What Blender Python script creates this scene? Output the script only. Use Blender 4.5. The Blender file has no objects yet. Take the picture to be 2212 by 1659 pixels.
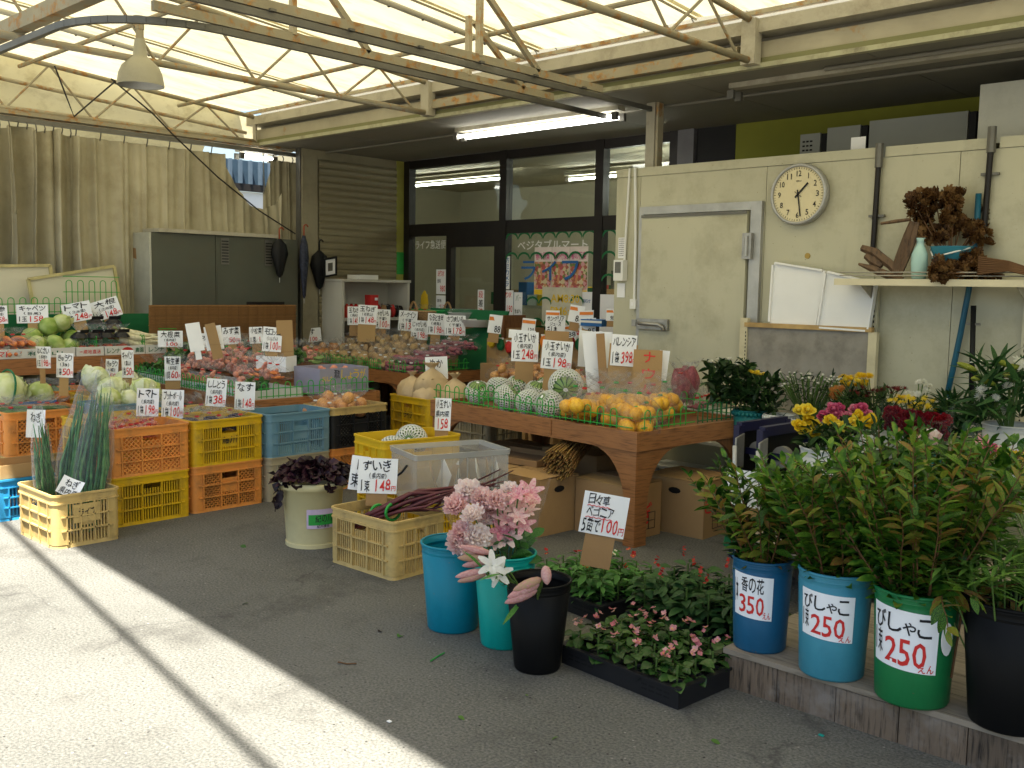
import bpy, math, random
from mathutils import Vector, Matrix, noise
R = random.Random(11)
PI = math.pi
sc = bpy.context.scene
col = sc.collection
# ------------------------------------------------------------------ camera
CX, CY = 1106.0, 829.5                       # photograph measured on a 2212 x 1659 grid
VA, VB = (-1150.0, 580.0), (3130.0, 654.0)   # vanishing points of the shop front and of its depth
FL = math.sqrt(-((VA[0]-CX)*(VB[0]-CX)+(VA[1]-CY)*(VB[1]-CY)))
HC = 1.5
def _d(x, y): return Vector((x-CX, -(y-CY), -FL))
_x = (-_d(*VA)).normalized()
_y = _d(*VB); _y = (_y-_x*_x.dot(_y)).normalized()
_z = _x.cross(_y)
MW = Matrix((_x, _y, _z))
CAM = Vector((0, 0, HC))
cd = bpy.data.cameras.new('camera')
cam = bpy.data.objects.new('camera', cd)
col.objects.link(cam)
cam.matrix_world = Matrix.Translation(CAM) @ MW.to_4x4()
cd.sensor_width = 36.0
cd.lens = FL/2212.0*36.0
cd.clip_end = 600
cd.clip_start = 0.05
sc.camera = cam
# ------------------------------------------------------------------ light
SUN = Vector((0.177, -0.253, 0.951)).normalized()
w = bpy.data.worlds.new('World'); sc.world = w; w.use_nodes = True
nt = w.node_tree
bg = nt.nodes['Background']
sky = nt.nodes.new('ShaderNodeTexSky'); sky.sky_type = 'NISHITA'; sky.sun_disc = False
sky.sun_elevation = math.asin(SUN.z); sky.sun_rotation = math.atan2(SUN.x, SUN.y)
sky.air_density = 1.2; sky.dust_density = 2.0
nt.links.new(sky.outputs[0], bg.inputs[0]); bg.inputs[1].default_value = 0.05
sl = bpy.data.lights.new('sun', 'SUN'); sl.energy = 5.0; sl.angle = math.radians(0.9); sl.color = (1, 0.96, 0.88)
so = bpy.data.objects.new('sun', sl); col.objects.link(so)
so.rotation_euler = SUN.to_track_quat('Z', 'Y').to_euler(); so.location = (0, 0, 12)
vs = sc.view_settings
vs.view_transform = 'Standard'; vs.look = 'None'; vs.gamma = 1.0; vs.exposure = 2.38; vs.use_curve_mapping = False
cy = sc.cycles
cy.use_denoising = True; cy.max_bounces = 9; cy.diffuse_bounces = 5; cy.glossy_bounces = 3
cy.transmission_bounces = 5; cy.transparent_max_bounces = 24; cy.sample_clamp_indirect = 6.0
cy.caustics_reflective = False; cy.caustics_refractive = False
# ------------------------------------------------------------------ pixel -> place
def ray(x, y): return MW @ _d(x, y)
def gz(x, y, z=0.0): r = ray(x, y); return CAM+r*((z-HC)/r.z)
def gx(x, y, X): r = ray(x, y); return CAM+r*(X/r.x)
def gy(x, y, Y): r = ray(x, y); return CAM+r*(Y/r.y)
def pd(x, y, d): return CAM+ray(x, y)*(d/FL)
def dep(p): return -(MW.transposed() @ (Vector(p)-CAM)).z
# ------------------------------------------------------------------ mesh building
class MB:
    def __init__(s): s.v = []; s.f = []
    def add(s, vs, fs):
        o = len(s.v); s.v += [tuple(p) for p in vs]; s.f += [tuple(i+o for i in q) for q in fs]; return s
    def box(s, c, d, m=None):
        x, y, z = c; a, b, h = d[0]/2, d[1]/2, d[2]/2
        P = [Vector((i*a, j*b, k*h)) for k in (-1, 1) for j in (-1, 1) for i in (-1, 1)]
        if m is not None: P = [m @ p for p in P]
        P = [(p.x+x, p.y+y, p.z+z) for p in P]
        return s.add(P, [(0, 2, 3, 1), (4, 5, 7, 6), (0, 1, 5, 4), (2, 6, 7, 3), (0, 4, 6, 2), (1, 3, 7, 5)])
    def b2(s, p, q): return s.box([(p[i]+q[i])/2 for i in range(3)], [abs(q[i]-p[i]) for i in range(3)])
    def tube(s, pts, r, n=6, cap=True):
        pts = [Vector(p) for p in pts]; N = len(pts)
        rs = r if isinstance(r, (list, tuple)) else [r]*N
        V = []; t0 = (pts[1]-pts[0]).normalized()
        a = t0.orthogonal().normalized()
        for i, p in enumerate(pts):
            t = ((pts[min(i+1, N-1)]-pts[max(i-1, 0)])).normalized()
            a = (a-t*a.dot(t))
            a = a.normalized() if a.length > 1e-6 else t.orthogonal().normalized()
            b = t.cross(a)
            for k in range(n):
                th = 2*PI*k/n
                V.append(p+(a*math.cos(th)+b*math.sin(th))*rs[i])
        F = [(i*n+k, i*n+(k+1) % n, (i+1)*n+(k+1) % n, (i+1)*n+k) for i in range(N-1) for k in range(n)]
        if cap: F += [tuple(range(n))[::-1], tuple((N-1)*n+k for k in range(n))]
        return s.add(V, F)
    def bar(s, a, b, wd, h, up=(0, 0, 1)):
        a = Vector(a); b = Vector(b); t = (b-a).normalized(); u = Vector(up); u = (u-t*u.dot(t)).normalized(); r = t.cross(u)
        V = [p+r*(i*wd/2)+u*(j*h/2) for p in (a, b) for (i, j) in ((-1, -1), (1, -1), (1, 1), (-1, 1))]
        return s.add(V, [(0, 1, 2, 3)[::-1], (4, 5, 6, 7), (0, 1, 5, 4), (1, 2, 6, 5), (2, 3, 7, 6), (3, 0, 4, 7)])
    def lathe(s, prof, n=20, c=(0, 0, 0), cap=False, wob=0, cb=True):
        V = []
        for (r, z) in prof:
            for k in range(n):
                th = 2*PI*k/n; rr = r*(1+wob*math.sin(3*th+z*20))
                V.append((c[0]+rr*math.cos(th), c[1]+rr*math.sin(th), c[2]+z))
        F = [(i*n+k, i*n+(k+1) % n, (i+1)*n+(k+1) % n, (i+1)*n+k) for i in range(len(prof)-1) for k in range(n)]
        if cb: F.append(tuple(range(n))[::-1])
        if cap: F.append(tuple((len(prof)-1)*n+k for k in range(n)))
        return s.add(V, F)
    def grid(s, fn, nu, nv):
        V = [fn(i/nu, j/nv) for j in range(nv+1) for i in range(nu+1)]
        F = [(j*(nu+1)+i, j*(nu+1)+i+1, (j+1)*(nu+1)+i+1, (j+1)*(nu+1)+i) for j in range(nv) for i in range(nu)]
        return s.add(V, F)
    def blob(s, c, rad, nz=0.0, fr=3.0, nu=12, nv=8, seed=0.0, m=None):
        V = []; c = Vector(c)
        for j in range(nv+1):
            ph = PI*j/nv
            for i in range(nu):
                th = 2*PI*i/nu
                p = Vector((math.sin(ph)*math.cos(th), math.sin(ph)*math.sin(th), -math.cos(ph)))
                k = 1+nz*noise.noise(p*fr+Vector((seed, seed*1.7, 3.1)))
                p = Vector((p.x*rad[0]*k, p.y*rad[1]*k, p.z*rad[2]*k))
                if m is not None: p = m @ p
                V.append(p+c)
        F = [(j*nu+i, j*nu+(i+1) % nu, (j+1)*nu+(i+1) % nu, (j+1)*nu+i) for j in range(nv) for i in range(nu)]
        return s.add(V, F)
    def poly(s, pts, th, axis):              # extruded outline; axis = thickness vector
        P = [Vector(p) for p in pts]; a = Vector(axis)*th; n = len(P)
        return s.add(P+[p+a for p in P], [tuple(range(n))[::-1], tuple(range(n, 2*n))]+[(i, (i+1) % n, n+(i+1) % n, n+i) for i in range(n)])
    def mesh(s, name, m=None, smooth=False):
        me = bpy.data.meshes.new(name); me.from_pydata(s.v, [], s.f)
        if smooth: me.polygons.foreach_set('use_smooth', [True]*len(me.polygons))
        if m is not None: me.materials.append(m)
        me.update(); return me
def put(name, me, parent=None, mtx=None, loc=None):
    o = bpy.data.objects.new(name, me); col.objects.link(o)
    if parent is not None: o.parent = parent
    if mtx is not None: o.matrix_basis = mtx
    elif loc is not None: o.location = loc
    return o
def part(name, mb, m, parent=None, smooth=False, mtx=None, loc=None, kind=None, label=None):
    o = put(name, mb.mesh(name, m, smooth), parent, mtx, loc)
    if kind: o['kind'] = kind
    if label: o['label'] = label
    return o
def tag(o, label, cat, group=None):
    o['label'] = label; o['category'] = cat
    if group: o['group'] = group
    return o
def thing(name, label, cat, loc=(0, 0, 0), rz=0.0, group=None):
    o = bpy.data.objects.new(name, None); col.objects.link(o); o.empty_display_size = 0.1
    o.location = loc; o.rotation_euler = (0, 0, rz)
    return tag(o, label, cat, group)
def struct(name, mb, m, smooth=False, loc=None):
    o = part(name, mb, m, None, smooth, None, loc); o['kind'] = 'structure'; return o
def dup(o, parent=None):
    c = o.copy(); col.objects.link(c)
    if parent is not None: c.parent = parent
    for ch in list(o.children): dup(ch, c)
    return c
def clone(root, loc, rz=0.0, label=None, s=1.0, rot=None):
    c = dup(root); c.location = loc; c.rotation_euler = rot if rot else (0, 0, rz); c.scale = (s, s, s)
    if label: c['label'] = label
    return c
def TR(loc, rx=0, ry=0, rz=0, s=1.0):
    from mathutils import Euler
    sv = (s, s, s) if not isinstance(s, (tuple, list)) else s
    return Matrix.Translation(loc) @ Euler((rx, ry, rz)).to_matrix().to_4x4() @ Matrix.Diagonal((*sv, 1))
# ------------------------------------------------------------------ materials
def _new(name):
    m = bpy.data.materials.new(name); m.use_nodes = True
    return m, m.node_tree, m.node_tree.nodes['Principled BSDF']
def _noise(t, scale, detail=4.0, rough=0.55, mp=None):
    tc = t.nodes.new('ShaderNodeTexCoord'); n = t.nodes.new('ShaderNodeTexNoise')
    n.inputs['Scale'].default_value = scale; n.inputs['Detail'].default_value = detail; n.inputs['Roughness'].default_value = rough
    if mp:
        k = t.nodes.new('ShaderNodeMapping'); k.inputs['Scale'].default_value = mp
        t.links.new(tc.outputs['Object'], k.inputs[0]); t.links.new(k.outputs[0], n.inputs[0])
    else: t.links.new(tc.outputs['Object'], n.inputs[0])
    return n
def _ramp(t, src, stops):
    r = t.nodes.new('ShaderNodeValToRGB'); e = r.color_ramp.elements
    while len(e) < len(stops): e.new(0.5)
    for k, (p, c) in enumerate(stops):
        e[k].position = p; e[k].color = (*c, 1) if len(c) == 3 else c
    t.links.new(src, r.inputs[0]); return r
def _mix(t, fac, a, b, mode='MIX'):
    m = t.nodes.new('ShaderNodeMix'); m.data_type = 'RGBA'; m.blend_type = mode
    for s, v in ((0, fac), (6, a), (7, b)):
        if isinstance(v, (int, float)): m.inputs[s].default_value = v
        elif isinstance(v, tuple): m.inputs[s].default_value = (*v, 1)
        else: t.links.new(v, m.inputs[s])
    return m.outputs[2]
def _bump(t, b, src, strength, dist=0.01):
    k = t.nodes.new('ShaderNodeBump'); k.inputs['Strength'].default_value = strength; k.inputs['Distance'].default_value = dist
    t.links.new(src, k.inputs['Height']); t.links.new(k.outputs[0], b.inputs['Normal'])
def mul(c, k): return tuple(min(1, x*k) for x in c)
def mat(name, c, rough=0.55, var=0.18, scale=6.0, bump=0.0, bscale=80.0, spec=0.25, metal=0.0, rnd=0.0, c2=None, mp=None, dirt=0.0, dcol=(0.10, 0.08, 0.05), dscale=3.0, streak=0.0):
    m, t, b = _new(name)
    n = _noise(t, scale, mp=mp)
    r = _ramp(t, n.outputs[0], [(0.28, mul(c, 1-var)), (0.72, c2 if c2 else mul(c, 1+var*0.6))])
    o = r.outputs[0]
    if dirt:
        d = _noise(t, dscale, 6.0, 0.7); dr = _ramp(t, d.outputs[0], [(0.48, (0, 0, 0)), (0.72, (dirt,)*3)])
        o = _mix(t, dr.outputs[0], o, dcol)
    if streak:                               # dirty runs down the face
        s_ = _noise(t, 2.0, 4.0, 0.6, mp=(3.0, 3.0, 0.3)); sr = _ramp(t, s_.outputs[0], [(0.56, (0, 0, 0)), (0.80, (streak,)*3)])
        o = _mix(t, sr.outputs[0], o, mul(c, 0.45))
        s2 = _noise(t, 60.0, 2.0, 0.5); sr2 = _ramp(t, s2.outputs[0], [(0.73, (0, 0, 0)), (0.77, (0.7, 0.7, 0.7))])
        o = _mix(t, sr2.outputs[0], o, (0.16, 0.10, 0.05))
    if rnd:
        oi = t.nodes.new('ShaderNodeObjectInfo'); h = t.nodes.new('ShaderNodeHueSaturation')
        mr = t.nodes.new('ShaderNodeMapRange'); mr.inputs[3].default_value = 1-rnd; mr.inputs[4].default_value = 1+rnd
        t.links.new(oi.outputs['Random'], mr.inputs[0]); t.links.new(mr.outputs[0], h.inputs['Value'])
        mr2 = t.nodes.new('ShaderNodeMapRange'); mr2.inputs[3].default_value = 0.5-rnd*0.06; mr2.inputs[4].default_value = 0.5+rnd*0.06
        t.links.new(oi.outputs['Random'], mr2.inputs[0]); t.links.new(mr2.outputs[0], h.inputs['Hue'])
        t.links.new(o, h.inputs['Color']); o = h.outputs[0]
    t.links.new(o, b.inputs['Base Color'])
    b.inputs['Roughness'].default_value = rough; b.inputs['Metallic'].default_value = metal
    b.inputs['Specular IOR Level'].default_value = spec
    if bump: _bump(t, b, _noise(t, bscale, 3.0).outputs[0], bump)
    return m
def leafmat(name, cs, rough=0.42, scale=14.0, tr=0.25):
    m, t, b = _new(name)
    n = _noise(t, scale, 2.0)
    oi = t.nodes.new('ShaderNodeObjectInfo'); ad = t.nodes.new('ShaderNodeMath'); ad.operation = 'MULTIPLY_ADD'
    ad.inputs[1].default_value = 0.45
    t.links.new(oi.outputs['Random'], ad.inputs[0]); t.links.new(n.outputs[0], ad.inputs[2])
    sb = t.nodes.new('ShaderNodeMath'); sb.operation = 'SUBTRACT'; sb.inputs[1].default_value = 0.22; t.links.new(ad.outputs[0], sb.inputs[0])
    k = len(cs); r = _ramp(t, sb.outputs[0], [(0.28+0.44*i/(k-1), c) for i, c in enumerate(cs)])
    t.links.new(r.outputs[0], b.inputs['Base Color']); b.inputs['Roughness'].default_value = rough
    b.inputs['Specular IOR Level'].default_value = 0.25
    tl = t.nodes.new('ShaderNodeBsdfTranslucent'); t.links.new(r.outputs[0], tl.inputs[0])
    mx = t.nodes.new('ShaderNodeMixShader'); mx.inputs[0].default_value = tr
    t.links.new(b.outputs[0], mx.inputs[1]); t.links.new(tl.outputs[0], mx.inputs[2])
    t.links.new(mx.outputs[0], t.nodes['Material Output'].inputs[0]); return m
def film(name, alpha, c=(0.80, 0.83, 0.86), rough=0.10, bump=0.7, bscale=26.0, edge=0.35):
    """clear plastic: mostly transparent, sharp highlights on its creases, denser where seen edge-on"""
    m, t, b = _new(name)
    b.inputs['Base Color'].default_value = (*mul(c, 0.55), 1); b.inputs['Roughness'].default_value = rough
    b.inputs['Specular IOR Level'].default_value = 1.0
    if bump: _bump(t, b, _noise(t, bscale, 3.0).outputs[0], bump, 0.02)
    lw = t.nodes.new('ShaderNodeLayerWeight'); lw.inputs[0].default_value = 0.25
    if bump: t.links.new(b.inputs['Normal'].links[0].from_socket, lw.inputs['Normal'])
    ma = t.nodes.new('ShaderNodeMath'); ma.operation = 'MULTIPLY_ADD'; ma.inputs[1].default_value = edge; ma.inputs[2].default_value = alpha
    t.links.new(lw.outputs['Facing'], ma.inputs[0]); ma.use_clamp = True
    tp = t.nodes.new('ShaderNodeBsdfTransparent'); mx = t.nodes.new('ShaderNodeMixShader')
    t.links.new(ma.outputs[0], mx.inputs[0])
    t.links.new(tp.outputs[0], mx.inputs[1]); t.links.new(b.outputs[0], mx.inputs[2])
    t.links.new(mx.outputs[0], t.nodes['Material Output'].inputs[0]); return m
def emit(name, c, s):
    m, t, b = _new(name)
    b.inputs['Base Color'].default_value = (*c, 1)
    b.inputs['Emission Color'].default_value = (*c, 1); b.inputs['Emission Strength'].default_value = s; return m
def rusty(name, paint, amount=0.52, scale=9.0):
    m, t, b = _new(name)
    n = _noise(t, scale, 8.0, 0.68); n2 = _noise(t, scale*4, 4.0)
    fine = _ramp(t, n2.outputs[0], [(0.3, (0.16, 0.07, 0.02)), (0.7, (0.42, 0.22, 0.06))])
    base = _ramp(t, _noise(t, 3.0).outputs[0], [(0.3, mul(paint, 0.75)), (0.7, paint)])
    msk = _ramp(t, n.outputs[0], [(amount, (0, 0, 0)), (amount+0.10, (1, 1, 1))])
    o = _mix(t, msk.outputs[0], base.outputs[0], fine.outputs[0])
    t.links.new(o, b.inputs['Base Color']); b.inputs['Roughness'].default_value = 0.65
    _bump(t, b, n.outputs[0], 0.35); return m
def woodmat(name, c, c2, gscale=9.0, stretch=(1, 1, 1), rough=0.45, bump=0.15, rnd=0.12, cross=None):
    m, t, b = _new(name)
    n = _noise(t, gscale, 6.0, 0.6, mp=stretch)
    w_ = _ramp(t, n.outputs[0], [(0.30, c2), (0.5, c), (0.72, mul(c, 1.15))])
    o = w_.outputs[0]
    oi = t.nodes.new('ShaderNodeObjectInfo'); h = t.nodes.new('ShaderNodeHueSaturation')
    mr = t.nodes.new('ShaderNodeMapRange'); mr.inputs[3].default_value = 1-rnd; mr.inputs[4].default_value = 1+rnd
    t.links.new(oi.outputs['Random'], mr.inputs[0]); t.links.new(mr.outputs[0], h.inputs['Value']); t.links.new(o, h.inputs['Color'])
    o = h.outputs[0]
    if cross:
        q = _ramp(t, _noise(t, cross[0], 5.0, 0.7).outputs[0], [(0.50, (0, 0, 0)), (0.70, (0.8, 0.8, 0.8))])
        o = _mix(t, q.outputs[0], o, cross[1])
    t.links.new(o, b.inputs['Base Color']); b.inputs['Roughness'].default_value = rough
    _bump(t, b, n.outputs[0], bump); return m
K = {}
K['cream_paint'] = rusty('cream_paint', (0.34, 0.30, 0.20), 0.52, 12.0)
K['rust_heavy'] = rusty('rust_heavy', (0.42, 0.37, 0.25), 0.50, 9.0)
K['fascia'] = mat('fascia', (0.43, 0.40, 0.31), 0.5, 0.12, 2.0, dirt=0.5, dscale=4.0)
K['rail'] = mat('rail', (0.15, 0.145, 0.125), 0.45, 0.25, 5.0, metal=0.4)
K['ceiling'] = mat('ceiling', (0.22, 0.21, 0.17), 0.8, 0.12, 1.5, dirt=0.25)
K['dark_frame'] = mat('dark_frame', (0.014, 0.011, 0.009), 0.45, 0.3, 5.0, spec=0.3)
K['coldwall'] = mat('coldwall', (0.47, 0.45, 0.32), 0.42, 0.07, 1.2, dirt=0.5, dcol=(0.20, 0.17, 0.09), dscale=2.2, spec=0.35, streak=0.4)
K['alu'] = mat('alu', (0.42, 0.42, 0.40), 0.42, 0.15, 8.0, metal=0.3, dirt=.25)
K['steel'] = mat('steel', (0.34, 0.33, 0.30), 0.4, 0.3, 14.0, metal=0.6)
K['white_plastic'] = mat('white_plastic', (0.74, 0.74, 0.70), 0.45, 0.06, 3.0, dirt=0.15, dcol=(0.4, 0.37, 0.3))
K['foam'] = mat('foam', (0.80, 0.80, 0.78), 0.7, 0.04, 5.0, bump=0.05)
K['card'] = mat('card', (0.82, 0.83, 0.83), 0.75, 0.03, 9.0)
K['cardboard'] = mat('cardboard', (0.38, 0.235, 0.10), 0.8, 0.14, 3.0, bump=0.1, rnd=0.1, dirt=.3, dcol=(.2, .12, .05))
K['cardboard_dark'] = mat('cardboard_dark', (0.30, 0.18, 0.08), 0.85, 0.12, 3.0)
K['black'] = mat('black', (0.008, 0.008, 0.008), 0.6, 0.3, 6.0)
K['ink'] = mat('ink', (0.02, 0.02, 0.022), 0.6, 0.1, 4.0)
K['red_ink'] = mat('red_ink', (0.62, 0.035, 0.03), 0.6, 0.1, 4.0)
K['red'] = mat('red', (0.50, 0.03, 0.025), 0.5, 0.2, 6.0)
K['orange'] = mat('orange', (0.75, 0.22, 0.03), 0.5)
K['yellow'] = mat('yellow', (0.75, 0.50, 0.03), 0.5)
K['blue'] = mat('blue', (0.03, 0.13, 0.35), 0.5)
K['green'] = mat('green', (0.012, 0.13, 0.045), 0.6, 0.12, 3.0)
K['bright_green'] = mat('bright_green', (0.03, 0.30, 0.05), 0.5)
K['wire_green'] = mat('wire_green', (0.03, 0.33, 0.04), 0.4, 0.1, 4.0)
K['lime_wall'] = mat('lime_wall', (0.24, 0.25, 0.03), 0.7, 0.12, 2.0)
K['table_wood'] = woodmat('table_wood', (0.29, 0.12, 0.038), (0.12, 0.043, 0.012), 6.0, (1.2, 1.2, 16), rough=0.42, bump=0.12)
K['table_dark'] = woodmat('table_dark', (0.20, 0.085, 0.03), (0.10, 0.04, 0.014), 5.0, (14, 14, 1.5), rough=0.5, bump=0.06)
K['plank'] = woodmat('plank', (0.14, 0.10, 0.066), (0.016, 0.011, 0.007), 6.0, (16, 16, 1.2), rough=0.85, bump=0.7, rnd=0.2, cross=(4.0, (0.24, 0.205, 0.17)))
K['plank_top'] = woodmat('plank_top', (0.24, 0.20, 0.15), (0.12, 0.095, 0.065), 6.0, (1.0, 10, 6), rough=0.8, bump=0.3, rnd=0.1)
K['bag'] = film('bag', 0.02, edge=.22, rough=.07)
K['bag_heavy'] = film('bag_heavy', 0.05, bump=1.0, bscale=16, edge=.4, rough=.06)
K['cellophane'] = film('cellophane', 0.012, rough=0.06, bump=0.5, bscale=12, edge=.16)
K['paper_white'] = mat('paper_white', (0.80, 0.80, 0.80), 0.7, 0.04, 5.0)
K['pale_green'] = leafmat('pale_green', [(0.22, 0.33, 0.06), (0.38, 0.48, 0.14), (0.56, 0.60, 0.28)], 0.5, 9.0, 0.1)
K['hakusai'] = leafmat('hakusai', [(0.42, 0.50, 0.14), (0.62, 0.66, 0.34), (0.72, 0.74, 0.52)], 0.5, 12.0, 0.1)
# ------------------------------------------------------------------ lettering
_TX = {}
def glyphs(txt):
    if txt not in _TX:
        best = None; a0 = None
        for off in (0.0, 0.009, 0.006, 0.003):     # the boldest outline whose fill stays whole
            cu = bpy.data.curves.new('txt', 'FONT'); cu.body = txt; cu.size = 1.0; cu.resolution_u = 2; cu.offset = off
            o = bpy.data.objects.new('txt', cu); me = bpy.data.meshes.new_from_object(o)
            bpy.data.objects.remove(o); bpy.data.curves.remove(cu)
            ar = sum(p.area for p in me.polygons)
            if a0 is None: a0 = ar; best = me
            elif ar > a0*(1+off*18): best = me; break
        me = best
        V = [(v.co.x, v.co.y) for v in me.vertices]; F = [tuple(p.vertices) for p in me.polygons]
        x0 = min(p[0] for p in V); x1 = max(p[0] for p in V); y0 = min(p[1] for p in V); y1 = max(p[1] for p in V)
        if x1-x0 < 0.2: x0 -= 0.1; x1 += 0.1
        if y1-y0 < 0.2: y0 -= 0.1; y1 += 0.1
        _TX[txt] = ([((x-x0)/(x1-x0), (y-y0)/(y1-y0)) for x, y in V], F)
    return _TX[txt]
def write(mb, txt, box, fn, hand=1.0):
    if hand and len(txt) > 1:                # brush hand: every character sits, leans and swells a little differently
        wt = [0.62 if ord(c) < 128 else 0.8 if c in 'ャュョァィゥェォッゃゅょっー・' else 1.0 for c in txt]; tot = sum(wt); u0, v0, u1, v1 = box; x = u0; q = hash_s(txt+str(box[1]))
        for c, w_ in zip(txt, wt):
            q = (q*75+74) % 65537; a = (q % 100)/100-.5; b = (q//100 % 100)/100-.5; cw = (u1-u0)*w_/tot; H_ = (v1-v0)*(0.72 if w_ == 0.8 else 1.0)
            if c in 'ー・': H_ *= .25
            if c in '()': cw0 = cw*.55
            else: cw0 = cw*.90
            if c == '1': cw0 = cw*.62
            dy = (v1-v0)*(.5-.5*H_/(v1-v0)) if c in 'ー・' else 0.0
            write1(mb, c, (x+cw*.05+a*cw*.08, v0+dy+H_*b*.14*hand, x+cw*.05+cw0*(1+.12*b), v0+dy+H_*(1+.18*a*hand)), fn, hand*1.6)
            x += cw
        return
    write1(mb, txt, box, fn, hand)
def write1(mb, txt, box, fn, hand=1.0):
    """lay the text into box (u0,v0,u1,v1) of the surface fn(u,v)->point"""
    V, F = glyphs(txt); u0, v0, u1, v1 = box; s = (hash_s(txt) % 97)/9.0
    P = []
    for x, y in V:
        if hand:
            x2 = x+hand*0.02*math.sin(5*y+s)+hand*0.03*(y-0.5); y2 = y+hand*0.035*math.sin(6*x+s*2)
        else: x2, y2 = x, y
        P.append(fn(u0+(u1-u0)*x2, v0+(v1-v0)*y2))
    mb.add(P, F)
def hash_s(t):
    h = 7
    for ch in t: h = (h*31+ord(ch)) & 0xffff
    return h
INK = {'k': 'ink', 'r': 'red_ink', 'b': 'blue', 'w': 'white_plastic', 'y': 'yellow', 'g': 'green'}
def lettering(lines, fn, parent, hand=1.0):
    by = {}
    for (t, c, *bx) in lines: write(by.setdefault(c, MB()), t, bx, fn, hand)
    for c in by: part('lettering', by[c], K[INK[c]], parent)
Z3 = Vector((0, 0, 1))
def sign(label, p, wpx, hpx, lines=(), rot=0, yaw=0, lean=8, stem=(0.35, 0.8), curl=0.0, name='price_card', cat='price card', cm='card', sm='cardboard', group=None, sdx=0.0, hand=1.0):
    """hand-lettered card centred on p, drawn size given in photograph pixels; stem = (width, length) in card heights"""
    p = Vector(p); d = dep(p); s = d/FL
    n = (CAM-p); n.z = 0; n.normalize(); n.rotate(Matrix.Rotation(math.radians(yaw), 3, 'Z'))
    W = wpx*s/max(0.3, math.cos(math.radians(yaw))); H = hpx*s
    r = Z3.cross(n); q = Matrix.Rotation(math.radians(-lean), 3, r); u = q @ Z3; n = r.cross(u)
    rm = Matrix.Rotation(math.radians(rot), 3, n); r = rm @ r; u = rm @ u
    sw, slen = stem if stem else (0, 0)
    base = p-u*(H/2+(slen*H if stem else 0))
    o = thing(name, label, cat, base, 0, group)
    sd = hash_s(label) % 50
    def fn(a, b, off=0.0):
        k = curl*W*((a-0.5)**2*2+0.35*(b-0.5)*(a-0.5))+0.02*W*math.sin(a*4+sd)*(b-0.3)
        return p-base+r*((a-0.5)*W)+u*((b-0.5)*H)+n*(k+off)
    mb = MB(); mb.grid(lambda a, b: fn(a, b, 0.0), 14, 10); nb = len(mb.v)
    mb.grid(lambda a, b: fn(1-a, b, -0.0012), 14, 10)
    part('card', mb, K[cm], o, True)
    if stem:
        a0 = p-base+u*(H*0.2)-n*0.007; a1 = a0-u*(H*0.7+slen*H)+r*sdx*H
        part('stem', MB().bar(a0, a1, sw*H, 0.005, n), K[sm], o)
    if lines: lettering(lines, lambda a, b: fn(a, b, 0.0026), o, hand)
    return o
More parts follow.
